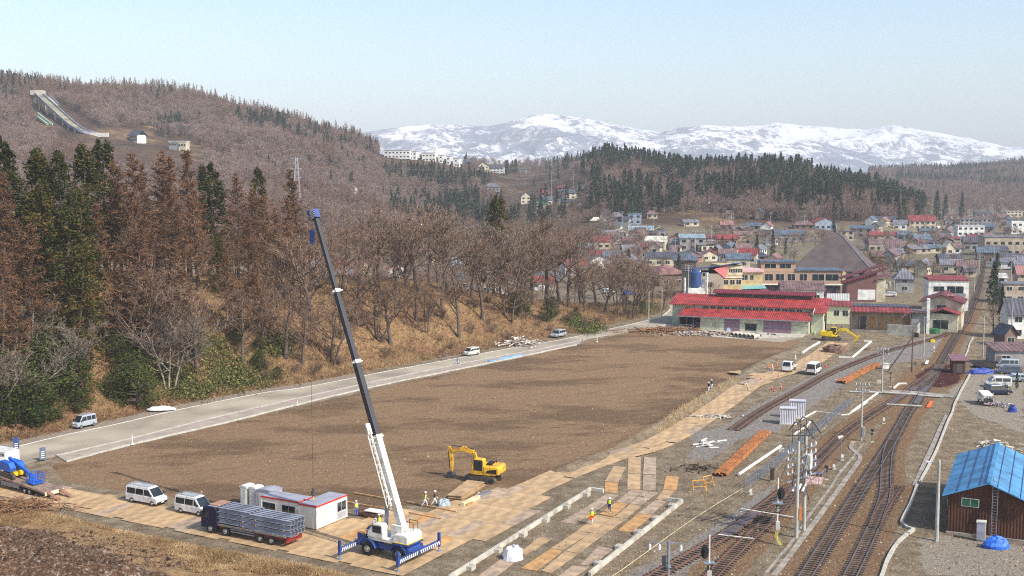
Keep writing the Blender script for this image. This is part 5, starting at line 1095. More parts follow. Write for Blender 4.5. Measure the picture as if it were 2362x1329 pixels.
def excavator(loc,rz,up_rz,label,paint,boom,arm,bucket,dig=False,S=1.0,logo=False):
 e=empty('excavator',loc,rz,label,'excavator');e.scale=(S,)*3
 for y in(-.98,.98):track_unit(e,y,4.1,.85,.6)
 MB().box(-1.3,1.3,-.75,.75,.35,.75).tube((0,0,.75),(0,0,1.0),.65,.65,16).build('undercarriage',M_DARK,e)
 M=Matrix.Rotation(up_rz-rz,4,'Z')
 MB().box(-1.9,1.2,-1.25,1.25,1.0,1.25,M).build('slewing_frame',paint,e)
 MB().prism([(-2.4,1.1),(-2.45,1.9),(-2.2,2.1),(-1.1,2.1),(-1.1,1.05)],-1.28,1.28,M).build('counterweight',paint,e,bevel=.12)
 MB().box(-1.1,.2,-1.27,-.35,1.25,2.05,M).build('engine_hood',paint,e,bevel=.06)
 MB().box(-1.1,-.4,.3,1.27,1.25,2.0,M).build('tank',paint,e,bevel=.05)
 if logo:
  for s in(-1,1):MB().add([M@Vector(v)for v in((-2.1,s*1.295,1.25),(-.7,s*1.285,1.3),(-.9,s*1.285,1.62),(-2.1,s*1.295,1.8))],[(0,1,2,3)]).build('black_side_stripe',M_BLK,e)
 MB().box(-1.05,-.45,-1.0,.2,2.05,2.25,M).tube(M@Vector((-1.3,-.8,2.0)),M@Vector((-1.3,-.8,2.5)),.06,.06,6).build('exhaust',M_BLK,e)
 cb=MB().prism([(-.35,1.25),(-.4,2.75),(-.2,2.9),(.85,2.9),(1.15,2.0),(1.2,1.25)],.32,1.25,M).build('operator_cab',paint,e,bevel=.05)
 MB().box(-.28,.86,.29,1.28,1.5,2.78,M).build('side_window',M_GL,cb)
 P=[M@Vector(v)for v in((1.22,.42,1.45),(1.22,1.15,1.45),(1.17,1.15,2.02),(.88,1.15,2.78),(.88,.42,2.78),(1.17,.42,2.02))];q=M.to_3x3()@Vector((.03,0,0))
 MB().add([p+q for p in P]+[p-q for p in P],[(0,1,2,5),(5,2,3,4),(6,11,8,7),(11,10,9,8),(0,6,7,1),(1,7,8,2),(2,8,9,3),(3,9,10,4),(4,10,11,5),(5,11,6,0)]).build('windscreen',M_GL,cb)
 mb=MB();bent(mb,boom,[.45,.6,.56,.32][:len(boom)],M,.34);mb.build('boom',paint,e,bevel=.03)
 mb=MB();bent(mb,arm,[.3,.5,.42,.22][:len(arm)],M,.3);mb.build('dipper_arm',paint,e,bevel=.03)
 B=[Vector(p)for p in boom];A_=[Vector(p)for p in arm]
 for s in(-.32,.32):
  a=M@Vector((.9,s,1.2));b=M@(B[1]+Vector((0,s,0)));MB().tube(a,a.lerp(b,.55),.09,.09,8).tube(a.lerp(b,.5),b,.05,.05,8).build('boom_cylinder',M_DARK,e)
 a=M@(B[1]+Vector((0,0,.42)));b=M@(A_[0]+Vector((0,0,.1)));MB().tube(a,a.lerp(b,.6),.09,.09,8).tube(a.lerp(b,.55),b,.05,.05,8).build('arm_cylinder',M_DARK,e)
 a=M@(A_[1]+Vector((.32,0,0)));b=M@(A_[-1]+Vector((.28,0,.25)));MB().tube(a,a.lerp(b,.6),.07,.07,8).tube(a.lerp(b,.55),b,.045,.045,8).build('bucket_cylinder',M_DARK,e)
 t=A_[-1];bs=bucket;pr=[(0,.1),(.25,-.05),(.35,-.4),(.1,-.75),(-.35,-.8),(-.7,-.55),(-.45,-.1)]
 Mb=M@Matrix.Translation((t.x,0,t.z))@Matrix.Rotation(bs,4,'Y');bk=MB().prism(pr,-.42,.42,Mb).build('bucket',M_DARK if not dig else paint,e,bevel=.02);tt=MB()
 for k in range(5):tt.box(-.85,-.62,-.4+k*.185,-.33+k*.185,-.6,-.5,Mb)
 tt.build('bucket_teeth',M_STEEL,bk)
 return e
A=G(1074,1108);B=G(1143.7,1117);rz=atan2((A-B).y,(A-B).x);n=Vector((-sin(rz),cos(rz),0));n=n if n.y>0 else-n
excavator((A+B)/2+n*.9,rz,rz+radians(6),'yellow crawler excavator with bent arm standing behind the plate stack',M_YEL,[(.75,0,1.35),(1.35,0,3.35),(2.6,0,3.75),(4.3,0,3.3)],[(4.55,0,3.95),(4.35,0,3.2),(4.25,0,2.1),(4.2,0,.75)],radians(-35),logo=True)
p=G(1918,785);e2=excavator(p,radians(-10),radians(-22),'yellow crawler excavator digging in the pit beside the warehouse',M_YEL2,[(.75,0,1.35),(2.0,0,2.6),(3.2,0,2.5),(5.6,0,.9)],[(5.9,0,1.5),(5.5,0,.7),(4.8,0,-.2),(4.1,0,-1.0)],radians(20),dig=True)
def low_loader():
 rz=facing((54.5,1140),(71,1143.5));rz=SITE+pi-radians(4);n=Vector((-sin(rz),cos(rz),0));n=n if n.y>0 else-n
 A=G(63,1142);c=A+n*1.15;e=empty('low_loader_truck',c+Vector((0,0,.06)),rz,'tilted low loader truck with ramps down at the left edge','truck')
 for x in(.45,-.45):
  for y in(-1.05,1.05):wheel(e,x,y,.38,.3)
 f0,f1,z0,z1=6.4,-3.4,1.5,.75
 deck=MB();P=[(f0,-1.25,z0),(f1,-1.25,z1),(f1,1.25,z1),(f0,1.25,z0)];deck.slab(P,.22);deck.build('deck',mat('deck_steel',(140,118,104),.8,.2),e)
 MB().add([(f1,-1.27,z1+.02),(f0,-1.27,z0+.02),(f0,-1.27,z0-.22),(f1,-1.27,z1-.22)],[(0,1,2,3)]).build('side_rail',mat('cream_trim',(214,200,176),.7),e)
 MB().beam((5.5,0,1.05),(-2.8,0,.6),1.4,.3).build('chassis',M_DARK,e);MB().box(1.6,5.0,1.1,1.16,.45,.95).box(1.6,5.0,-1.16,-1.1,.45,.95).build('side_guard',M_STEEL,e)
 MB().box(f1-.1,f1,-1.25,1.25,.35,.75).build('tail_board',mat('cream_trim',(214,200,176),.7),e)
 for y in(-.8,.8):MB().beam((f1-.05,y,.72),(f1-2.1,y,.08),.5,.1).build('ramp',mat('ramp_steel',(150,110,90),.8,.2),e)
 MB().box(6.6,8.4,-1.25,1.25,.6,2.9).build('cab',M_VW,e,bevel=.08);
 for y in(-1.0,1.0):wheel(e,7.3,y,.5,.3)
 g=MB();g.box(6.3,6.45,-1.25,1.25,1.6,3.1).build('head_board',M_VW,e)
 sl=atan2(z0-z1,f0-f1);L=empty('boom_lift',Vector((0,0,0)),0,'blue tracked boom lift riding on the low loader','boom lift');f=Vector((cos(rz),sin(rz),0));px=4.0;L.location=c+f*px+Vector((0,0,.06+z1+(px-f1)*math.tan(sl)+.02));L.rotation_euler=(0,-sl,rz)
 for y in(-.85,.85):track_unit(L,y,2.6,.6,.38)
 MB().box(-.8,.8,-.6,.6,.3,.75).build('undercarriage',M_YEL2,L)
 MB().prism([(-.5,.75),(-.7,1.3),(-.2,1.75),(1.5,1.75),(1.7,1.2),(1.6,.75)],-1.0,-.25).prism([(-.5,.75),(-.7,1.3),(-.2,1.85),(1.5,1.85),(1.7,1.2),(1.6,.75)],.25,1.0).build('turret',M_LIFT,L,bevel=.08)
 MB().beam((1.1,0,2.05),(-2.7,0,1.0),.3,.34).build('boom',M_LIFT,L,bevel=.03);MB().beam((-2.6,0,1.05),(-3.3,0,.8),.2,.24).build('jib',M_LIFT,L)
 mb=MB();x0,x1,y0,y1=-4.6,-3.3,-.75,.75
 for z in(.2,.6,.95,1.25):
  for a,b in(((x0,y0),(x1,y0)),((x1,y0),(x1,y1)),((x1,y1),(x0,y1)),((x0,y1),(x0,y0))):mb.beam((*a,z),(*b,z),.05)
 for x in(x0,(x0+x1)/2,x1):
  for y in(y0,0,y1):mb.beam((x,y,.15),(x,y,1.25),.05)
 mb.box(x0,x1,y0,y1,.12,.2).box(x1-.1,x1,-.4,.4,.2,.95);mb.build('basket',M_LIFT,L)
low_loader()
bx=empty('white_cage_truck',G(-6,1085),radians(150),'white truck body with slotted side cut by the left edge','truck')
MB().box(-3.0,1.2,-1.05,1.05,1.0,2.9).build('box_body',M_VW,bx,bevel=.04);mb=MB()
for i in range(6):
 for k in range(3):
  for s in(-1.062,1.062):mb.box(-2.8+i*.6,-2.45+i*.6,s-.01,s+.01,1.7+k*.35,1.95+k*.35)
mb.build('slots',M_DARK,bx);MB().box(-3.0,3.2,-1.0,1.0,.7,1.0).build('chassis',M_DARK,bx);MB().box(1.3,3.1,-1.05,1.05,.9,2.6).build('cab',M_VW,bx,bevel=.08)
for x in(-2.0,2.2):
 for y in(-.9,.9):wheel(bx,x,y,.42,.25)
# cabins, people, materials on site
M_CABW=mat('cabin_panel',(224,222,212),.6,.05,1)
M_CABR=mat('cabin_red_trim',(200,50,40),.5,.08,1)
M_CABROOF=mat('cabin_roof',(160,160,172),.5,.08,1)
def cabin(c,rz,L,Wd,H,label,windows):
 e=empty('site_cabin',c,rz,label,'cabin');MB().box(-L/2,L/2,-Wd/2,Wd/2,.12,H-.16).build('wall',M_CABW,e)
 MB().box(-L/2-.05,L/2+.05,-Wd/2-.05,Wd/2+.05,H-.17,H-.02).build('red_fascia',M_CABR,e);MB().box(-L/2+.02,L/2-.02,-Wd/2+.02,Wd/2-.02,H-.03,H+.02).build('roof',M_CABROOF,e)
 for x in(-L/2+.2,L/2-.2):
  for y in(-Wd/2+.2,Wd/2-.2):MB().box(x-.12,x+.12,y-.12,y+.12,0,.13).build('foot',M_CONCD,e)
 for x in(-L/2,L/2):
  for y in(-Wd/2,Wd/2):MB().beam((x,y,.1),(x,y,H-.15),.09).build('corner_post',M_CW,e)
 for(side,u0,u1,z0,z1,kind)in windows:
  t=.03;fx={'f':lambda a,b,o:((a,-Wd/2-o),(b,-Wd/2-o)),'b':lambda a,b,o:((a,Wd/2+o),(b,Wd/2+o)),'r':lambda a,b,o:((L/2+o,a),(L/2+o,b)),'l':lambda a,b,o:((-L/2-o,a),(-L/2-o,b))}[side]
  def pan(a,b,z0_,z1_,o):(xa,ya),(xb,yb)=fx(a,b,o);return(min(xa,xb)-(.015 if xa==xb else 0),max(xa,xb)+(.015 if xa==xb else 0),min(ya,yb)-(.015 if ya==yb else 0),max(ya,yb)+(.015 if ya==yb else 0),z0_,z1_)
  w=MB().box(*pan(u0,u1,z0,z1,.0)).build('door_frame' if kind=='door' else 'window_frame',M_CW,e)
  mid=(u0+u1)/2;zz=z0+(z1-z0)*.45 if kind=='door' else z0+.05
  g={'dark':M_GL,'door':M_GL,'pale':mat('closed_shutter',(214,216,206),.6)}[kind]
  MB().box(*pan(u0+.05,mid-.03,zz,z1-.06,.02)).box(*pan(mid+.03,u1-.05,zz,z1-.06,.02)).build('pane',g,w)
  if kind=='door':MB().box(*pan(u0+.05,u1-.05,z0+.08,zz-.06,.02)).build('lower_panel',mat('door_panel',(170,168,176),.5),w)
 return e
cr=G(730.4,1225);cc=cr-U_*1.15+V_*2.6;cc.z=.06
cabin(cc,SITE,2.3,5.2,2.58,'white cabin with red roof edge, sunlit long side facing right',[('r',-2.2,-.7,.95,1.95,'pale'),('r',.9,2.45,.2,2.1,'door')])
q=G(600.6,1143.9,2.58);cc=q+U_*2.65+V_*1.15;cc.z=.06
cabin(cc,SITE,5.1,2.3,2.58,'long white cabin with red roof edge and two window pairs behind the lorry',[('f',-2.35,-.55,.9,2.0,'dark'),('f',.3,2.1,.9,2.0,'dark')])
MB_=MB().tube((0,0,0),(0,-.3,0),.2,.2,12);o=MB_.build('wall_lamp',M_CW,None,q+U_*5.35-V_*.1+Vector((0,0,-.5)),SITE);tag(o,'round white floodlight at the joint of the two cabins','lamp')
def toilet(p,label,w=1.0,h=2.3,m=M_CABW,rounded=True):
 e=empty('portable_toilet',p,SITE,label,'toilet','portable toilets');MB().box(-w/2,w/2,-.65,.65,.1,h-.2).build('wall',m,e,bevel=.06);MB().prism([(-w/2-.03,h-.22),(-w/2-.03,h-.08),(-w*.25,h+.02),(w*.25,h+.02),(w/2+.03,h-.08),(w/2+.03,h-.22)],-.68,.68).build('roof',M_CW,e)
 MB().box(-w*.35,w*.35,-.68,-.65,.2,h-.4).build('door',M_CW,e);MB().box(-w/2-.05,w/2+.05,-.7,.7,0,.1).build('base',M_DARK,e)
b0=G(545,1170)
toilet(b0+U_*.3+V_*1.5,'leftmost white portable toilet behind the lorry cab');toilet(b0+U_*1.6+V_*1.5,'second white portable toilet with pipe at its corner');
e=empty('storage_cabin',b0+U_*3.4+V_*1.6,SITE,'small grey store cabin with pale door between toilets and long cabin','cabin')
MB().box(-1.1,1.1,-.9,.9,.08,2.1).build('wall',mat('store_grey',(190,192,200),.6,.06),e);MB().prism([(-1.15,2.1),(-1.15,2.15),(0,2.35),(1.15,2.25),(1.15,2.1)],-.95,.95).build('roof',M_CABROOF,e);MB().box(-.7,.75,-.93,-.9,.15,1.85).build('door',M_CABW,e)
SKIN=mat('skin',(200,150,120),.6,.05);
def person(px,py,rz,label,jacket,trousers,helmet=(240,240,240),vest=None,boots=(40,36,34),pose='walk',h=1.68,loc=None,arms='down',z=0.05,hands=None):
 base=loc if loc is not None else G(px,py,z);s=h/1.7
 e=empty('person',base,rz,label,'person');J={}
 st=.22 if pose=='walk' else.04;bend=.35 if pose=='bend' else(.06 if pose=='walk' else 0)
 def R3(x,y,zz):return(x*s,y*s,zz*s)
 V=[];E=[];Rr=[]
 def v(p,r,par=None):
  V.append(R3(*p));Rr.append(r*s);
  if par is not None:E.append((par,len(V)-1))
  return len(V)-1
 pel=v((0,0,.93),.13);ws=v((bend*.2,0,1.12),.125,pel);ch=v((bend*.55,0,1.33),.15,ws);nk=v((bend*.85,0,1.47),.06,ch);hd=v((bend*1.0+.01,0,1.58),.095,nk);tp=v((bend*1.05+.01,0,1.68),.07,hd)
 for sd,sx in((1,st),(-1,-st)):
  hp=v((0,sd*.09,.86),.105,pel);kn=v((sx*.75+.05,sd*.10,.48),.075,hp);an=v((sx*1.2-(.12 if sx<0 else 0),sd*.10,.1 if sx>=0 else.14),.055,kn);v((sx*1.2+.14-(.12 if sx<0 else 0),sd*.115,.04),.042,an)
 for sd in(1,-1):
  sh=v((bend*.6,sd*.19,1.40),.065,ch);sw=-st*sd
  if arms=='front':el=v((.12+bend*.6,sd*.24,1.15),.05,sh);wr=v((.36+bend*.4,sd*.14,1.12),.036,el)
  elif arms=='up':el=v((.1,sd*.3,1.5),.05,sh);wr=v((.22,sd*.3,1.75),.036,el)
  else:el=v((-sw*.3+bend*.6,sd*.25,1.13),.05,sh);wr=v((-sw*.9+.06+bend*.9,sd*.25,.90),.036,el)
  wv=Vector(V[wr])/s;ev=Vector(V[el])/s;dd=(wv-ev).normalized();pm=v(tuple(wv+dd*.07),.034,wr)
  sv=dd.cross(Vector((0,1,0))).normalized()if abs(dd.y)<.9 else Vector((1,0,0));a=Vector((0,sd,0)).cross(dd).normalized()
  for k,l in enumerate((.075,.085,.08,.065)):
   b0_=wv+dd*.11+a*((k-1.5)*.022);f1=v(tuple(b0_+dd*l*.5+Vector((0,-sd*.008,0))),.0095,pm);v(tuple(b0_+dd*l+Vector((0,-sd*.03,0))),.008,f1)
  t1=v(tuple(wv+dd*.06+a*.045),.012,wr);v(tuple(wv+dd*.10+a*.06),.009,t1)
 me=bpy.data.meshes.new('body');me.from_pydata(V,E,[]);o=bpy.data.objects.new('body_src',me);COL.objects.link(o)
 md=o.modifiers.new('s','SKIN');
 for i,r in enumerate(Rr):me.skin_vertices[0].data[i].radius=(r,r*(1.0 if i else 1.0))
 me.skin_vertices[0].data[0].use_root=True
 for i in(1,2):me.skin_vertices[0].data[i].radius=(Rr[i]*.85,Rr[i]*1.25)
 o.modifiers.new('u','SUBSURF').levels=1;o.modifiers['u'].render_levels=1
 dg=bpy.context.evaluated_depsgraph_get();m2=bpy.data.meshes.new_from_object(o.evaluated_get(dg));bpy.data.objects.remove(o)
 mts=[mat('cloth_%d_%d_%d'%tuple(jacket),jacket,.85,.08),mat('cloth_%d_%d_%d'%tuple(trousers),trousers,.85,.08),SKIN,mat('cloth_%d_%d_%d'%tuple(boots),boots,.7,.1),mat('glove',(225,222,214),.9)]
 for m in mts:m2 .materials.append(m)
 wz=[Vector(V[i])for i,r in enumerate(Rr)]
 for p in m2 .polygons:
  c=p.center/s;mi=0
  if c.z<.15:mi=3
  elif c.z<.95 and abs(c.y)<.2:mi=1
  elif c.z>1.47 and abs(c.y)<.13:mi=2
  if abs(c.y)>.12 and any((Vector(V[i])/s-c).length<.06 for i in range(len(V))if Rr[i]<.0365*s):mi=4
  p.material_index=mi;p.use_smooth=True
 b=bpy.data.objects.new('body',m2);COL.objects.link(b);b.parent=e
 hc=Vector(V[tp])-Vector((0,0,.035*s));mb=MB();n=10
 rings=[(.135,-.01),(.13,.04),(.10,.085),(.05,.115)];P=[]
 for r,zz in rings:P+=[(hc.x+cos(2*pi*k/n)*r*s*1.08,hc.y+sin(2*pi*k/n)*r*s*.95,hc.z+zz*s)for k in range(n)]
 F=[(i*n+k,i*n+(k+1)%n,(i+1)*n+(k+1)%n,(i+1)*n+k)for i in range(len(rings)-1)for k in range(n)]+[tuple(range(len(P)-n,len(P))),tuple(range(n-1,-1,-1))]
 mb.add(P,F);hm=mb.build('helmet',mat('helmet_%d'%helmet[2],helmet,.4,.03),e,smooth=True);MB().add([(hc.x+.1*s,-.09*s,hc.z),(hc.x+.22*s,-.05*s,hc.z-.01),(hc.x+.22*s,.05*s,hc.z-.01),(hc.x+.1*s,.09*s,hc.z),(hc.x+.1*s,0,hc.z+.03)],[(0,1,2,3),(0,4,1),(1,4,2),(2,4,3),(3,4,0)]).build('helmet_peak',MATS['helmet_%d'%helmet[2]],hm)
 fc=Vector(V[hd])+Vector((.09*s,0,.0));face=MB()
 for y in(-.03,.03):face.tube(fc+Vector((0,y,.02)),fc+Vector((.012,y,.02)),.009,.009,5)
 face.build('eyes',M_BLK,b);MB().add([fc+Vector(t)for t in((0,-.014,-.02),(0,.014,-.02),(.03,0,-.025),(.0,0,.02))],[(0,1,2),(1,3,2),(3,0,2)]).build('nose',SKIN,b);MB().box(fc.x-.0,fc.x+.006,-.022,.022,fc.z-.052,fc.z-.044).build('mouth',mat('lip',(150,90,80)),b)
 if vest:
  vm=mat('vest_%d_%d_%d'%tuple(vest),vest,.7,.05);P=[];ring=[(.165,.99),(.165,1.15),(.185,1.3),(.17,1.42)];n=12;mb=MB()
  for r,zz in ring:P+=[((bend*(zz-.93)*1.2+cos(2*pi*k/n)*r*.95)*s,sin(2*pi*k/n)*r*1.2*s,zz*s)for k in range(n)]
  mb.add(P,[(i*n+k,i*n+(k+1)%n,(i+1)*n+(k+1)%n,(i+1)*n+k)for i in range(3)for k in range(n)]);mb.build('safety_vest',vm,e,smooth=True)
 return e
YV=(220,245,60);NV=(40,56,110);WT=(215,218,225)
person(1365,1209,radians(70),'worker in orange belt and yellow vest walking on the plates, holding a yellow staff',(120,130,120),(200,205,215),vest=YV,pose='walk',arms='front')
wk=[o for o in bpy.data.objects if o.name.startswith('person')and 'orange' in o.get('label','')][0];MB().box(-.2,.2,-.24,.24,.72,.98).box(-.26,-.12,-.1,.12,.5,.8).build('orange_work_belt',mat('belt_orange',(236,96,36),.7),wk,bevel=.04)
person(1406,1182,radians(-100),'worker in navy overalls and yellow vest walking behind the one in orange',NV,NV,vest=(200,230,60),pose='walk',boots=(200,205,215))
person(980,1169,radians(0),'worker in navy jacket and white trousers walking, left of the pair near the plate stack',NV,WT,vest=YV,pose='walk')
person(1002,1166,radians(10),'worker in maroon jacket and white trousers walking, right of the pair near the plate stack',(70,34,40),WT,pose='walk')
person(822,1190,radians(120),'worker in blue overalls and yellow vest standing right of the white cabin',(90,110,190),(90,110,190),vest=YV,pose='stand')
cr_c=(G(786.7,1293)+G(1010,1272.5))/2
person(0,0,radians(160),'worker with yellow vest standing on the crane deck behind the timber pad',NV,NV,vest=YV,pose='stand',loc=Vector((-13.3,114.3,1.5)))
person(0,0,radians(-30),'crouching worker beside the standing one on the crane deck',(200,205,210),NV,pose='bend',h=1.35,loc=Vector((-13.9,114.2,1.5)))
person(1635,904,radians(-140),'person in navy jacket with white helmet walking along the field edge, left of the pair',(36,44,80),WT,pose='walk')
person(1642,898,radians(-140),'person in green jacket with white helmet, right of the pair on the field edge',(40,110,90),WT,pose='walk')
person(1879,781,radians(-90),'worker in green vest standing behind the excavator in the pit',(150,200,130),(190,195,200),vest=(190,240,120),pose='stand')
person(1834,839,radians(-30),'worker in pale clothes standing at the flatbed truck',(180,190,190),(120,130,150),vest=(200,210,120),pose='stand')
person(1780,862,radians(-90),'worker bending by the orange barriers left of the flatbed truck',(190,200,190),(150,150,150),pose='bend')
person(1725,903,radians(180),'worker in a pale vest crouching at the ditch crossing',(210,215,170),(120,130,120),pose='bend',h=1.4)
o=MB().beam(G(1352,1194,.9),G(1374,1183,1.3),.05).build('survey_staff',M_YEL2);tag(o,'yellow survey staff held by the worker in orange','staff')
cG=lambda pts:crop(960,1000,6.041,pts)
def stackplates(pts,label,n=5,z0=.05,m=M_PLATE):
 Q=[G(a,b,0)for a,b in pts];c=sum(Q,Vector())/4;rr=random.Random(3);e=[]
 for k in range(n):
  mb=MB();j=Vector((rr.uniform(-.12,.12),rr.uniform(-.12,.12),0));q=[v-c for v in Q];
  if(q[1]-q[0]).cross(q[3]-q[0]).z<0:q=q[::-1]
  mb.slab([v+Vector((0,0,.06))for v in q],.06);o=mb.build('stacked_plate',m);o.location=c+j+Vector((0,0,z0+k*.13));tag(o,label%['bottom','second','third','fourth','top'][k],'steel plate','stacked steel plates');e.append(o)
  if k<n-1:
   for t in(.2,.8):a=(q[0].lerp(q[3],t));b=(q[1].lerp(q[2],t));s=MB().beam(a,b,.08,.06).build('timber_spacer',M_WOOD);s.location=o.location+Vector((0,0,.095));tag(s,'thin timber spacer in the plate stack in front of the excavator','timber','timber spacers in the plate stack')
stackplates(cG([(440,930),(640,945),(960,745),(720,715)]),'%s plate of the rusty stack in front of the yellow excavator')
kerb=lambda pts,w,h,l,m=M_WOOD,z=.08,name='timber_beam',cat='timber',grp=None:tag((lambda mb:mb.build(name,m))(MB().beam(G(*pts[0],z),G(*pts[1],z),w,h)),l,cat,grp)
kerb(cG([(640,990),(870,880)]),.45,.4,'pale square timber lying right of the plate stack',mat('pale_timber',(216,200,160),.8),.25)
kerb(cG([(700,1000),(800,960)]),.3,.2,'short brown timber beside the pale square timber',M_WOOD,.15)
for k,(a,b)in enumerate((((840,880),(1040,790)),((860,900),(1050,805)),((830,860),(1000,790)))):kerb(cG([a,b]),.08,.08,['first','second','third'][k]+' thin steel bar lying right of the plate stack',M_STEEL,.2,'steel_bar','bar','thin steel bars')
cH=lambda pts:crop(770,960,3.6,pts)
for a,b,l in(((170,636),(465,690),'thin long timber behind the cabin, upper left piece'),((80,706),(510,785),'thin long timber from the cabin towards the crane boom'),((605,710),(1018,793),'thin long timber right of the boom, passing the walking pair'),((625,800),(893,852),'thin long timber right of the boom, nearer piece')):kerb(cH([a,b]),.16,.12,l,M_WOOD,.15,'long_timber','timber','long timbers in the yard')
for k in range(4):kerb(cH([(210,760+k*14),(360,790+k*14)]),.5,.35,'rusty steel section, %s of the stack right of the cabin'%['farthest','second','third','nearest'][k],M_RUSTR,.25+.05*(k%2),'steel_section','steel section','rusty sections right of the cabin')
def table():
 A=[G(*q)for q in cH([(295,850),(412,885),(415,830),(310,805)])];c=sum(A,Vector())/4;e=empty('trestle_table',c,SITE,'low white table behind the crane','table');MB().box(-1.3,1.3,-.6,.6,.7,.76).build('top',M_WHITE,e)
 for x in(-1.2,1.2):
  for y in(-.5,.5):MB().beam((x,y,0),(x,y,.7),.06).build('leg',M_STEEL,e)
table()
def pile(name,c,sx,sy,n,L,r,m,label,cat,hgt=.8,seed=0,jitter=.9,dirv=None,kind='stuff',taper=True):
 rs=random.Random(seed);mb=MB()
 for _ in range(n):
  x=rs.gauss(0,sx*.4);y=rs.gauss(0,sy*.4);z=rs.random()*hgt*max(.1,1-(abs(x)/sx+abs(y)/sy)*.5);a=(dirv if dirv is not None else 0)+rs.uniform(-jitter,jitter);l=L*rs.uniform(.5,1.2);el=rs.uniform(-.2,.3)
  p=Vector((x,y,z));d=Vector((cos(a)*cos(el),sin(a)*cos(el),sin(el)))*l/2;rr=r*rs.uniform(.5,1.3);mb.tube(p-d,p+d,rr,rr*(.6 if taper else 1),5)
 o=mb.build(name,m);o.location=c;return tag(o,label,cat,kind=kind)
pile('brushwood_pile',G(38,1180,.1),6,3,240,2.6,.06,mat('brushwood',(140,104,74),.9,.3,2),'heap of cut branches at the left edge below the plates','brushwood',1.6,1,3)
pile('brushwood_pile',G(1535,766,.1),11,3,260,3.4,.10,mat('brushwood',(140,104,74),.9,.3,2),'heap of cut branches and roots at the far corner of the field','brushwood',1.3,2,1.2)
pile('rubble_pile',G(1640,772,.1),13,3,240,1.2,.22,mat('rubble',(170,158,146),.9,.3,2,c2=(90,74,64)),'heap of rubble and timber scraps in front of the warehouse','rubble',.8,3,3)
pile('log_pile',G(1196,796,.15),5.5,3,70,3.2,.16,mat('birch_logs',(206,196,184),.8,.3,2,c2=(90,76,66)),'pile of pale logs and boards at the foot of the embankment','logs',1.8,4,1.5,dirv=-.4)
pile('scrap_pile',G(1605,757,.1),7,2,60,2.4,.07,mat('scrap',(150,150,160),.6,.3,2,c2=(110,80,60)),'scrap sheets and boards leaning by the open bay of the warehouse','scrap',1.5,5,3)
pile('debris_pile',G(1628,1025,.1),2.2,1.8,18,1.6,.13,mat('white_debris',(214,212,206),.7,.2,2),'white boards and sacks lying on gravel above the orange sheet piles','debris',.5,6,1.0,dirv=.6)
pile('debris_pile',G(2305,936,.1),3.5,1.5,30,1.6,.12,mat('scrap',(150,150,160)),'boards and scrap beside the white truck at the right','debris',.6,7,3)
pile('earth_debris',G(1605,1085),5,3,24,2.2,.08,mat('roots',(60,44,36),.9,.2),'dark roots and earth clods beside the upper steel plates','roots',.5,8,3)
pile('debris_pile',G(2295,1030,.1),4,4,40,1.0,.16,M_CONC,'concrete blocks and scrap behind the blue roofed shed','debris',.7,9,3)
pile('debris_pile',G(1650,963,.0),6,1.2,50,.8,.14,M_CONC,'broken concrete along the ditch beside the haul road','debris',.4,10,3,dirv=1)
pile('twig_pile',G(1932,1000,0),1,1,8,.8,.04,M_BARK,'few twigs beside the fence','twigs',.2,11,3)
def blob(name,c,sx,sy,h,m,label,cat,seed=0,n=14,rz=0,grp=None):
 rs=np.random.RandomState(seed);P=[];F=[]
 for j in range(6):
  ph=j/5*pi/2
  for k in range(n):t=2*pi*k/n;r=cos(ph)**.7;q=1+.28*(rs.rand()-.5);P.append((cos(t)*sx/2*r*q,sin(t)*sy/2*r*q,h*sin(ph)*(1+.3*(rs.rand()-.5))))
 for j in range(5):
  for k in range(n):F.append((j*n+k,j*n+(k+1)%n,(j+1)*n+(k+1)%n,(j+1)*n+k))
 F.append(tuple(range(5*n,6*n)));o=MB().add(P,F).build(name,m,None,c,rz);return tag(o,label,cat,grp)
M_TARPB=mat('blue_tarp',(40,110,220),.5,.15,3,bump=.5);M_TARPW=mat('white_sheet',(226,228,232),.6,.08,2,bump=.5)
blob('white_sack',G(1184,1290),2.0,1.8,1.35,M_TARPW,'wrapped white sack standing at the left footing','sack',2)
blob('tarpaulin',G(370,945,.3),4.6,2.0,.5,M_TARPW,'white sheet left at the foot of the embankment','tarpaulin',3,16,.2)
blob('tarpaulin',G(2297,1264),2.6,1.5,1.1,M_TARPB,'bright blue tarpaulin bundle at the ladder foot','tarpaulin',4)
blob('tarpaulin',G(2262,862),5.0,1.6,1.0,mat('blue_tarp_dark',(50,74,160),.6,.12),'long dark blue tarpaulin heap right of the brown hut','tarpaulin',5)
blob('tarpaulin',G(1590,770),4.0,1.4,.6,mat('pale_blue_sheet',(150,176,204),.6,.1),'pale blue sheet beside the far branch heap','tarpaulin',6)
blob('tarpaulin',G(1681,763),1.8,1.2,.9,MATS['pale_blue_sheet'],'small blue and white bundle by the warehouse door','tarpaulin',7)
blob('tarpaulin',G(1134,834,.1),1.8,1.0,.35,mat('pale_blue_sheet2',(110,160,214),.6),'near end of the blue sheet on the sidewalk','tarpaulin',8)
blob('tarpaulin',G(1180,825,.1),9,.8,.35,MATS['pale_blue_sheet2'],'long blue sheet laid along the sidewalk','tarpaulin',9,rz=radians(50))
blob('oil_container',G(2335,950),1.4,1.2,1.0,mat('blue_drum',(30,60,150),.5),'blue container at the right edge below the scrap','container',10)
blob('soil_heap',G(2285,848),8,3.2,1.1,mat('dark_soil',(44,36,34),.95,.2),'dark soil heap behind the parked vans','soil heap',11)
blob('coiled_hose',G(1024,1166),1.6,1.4,.75,mat('rope_bundle',(160,176,184),.7,.3,4),'round bundle of grey bars with green net right of the walking pair','bundle',12)
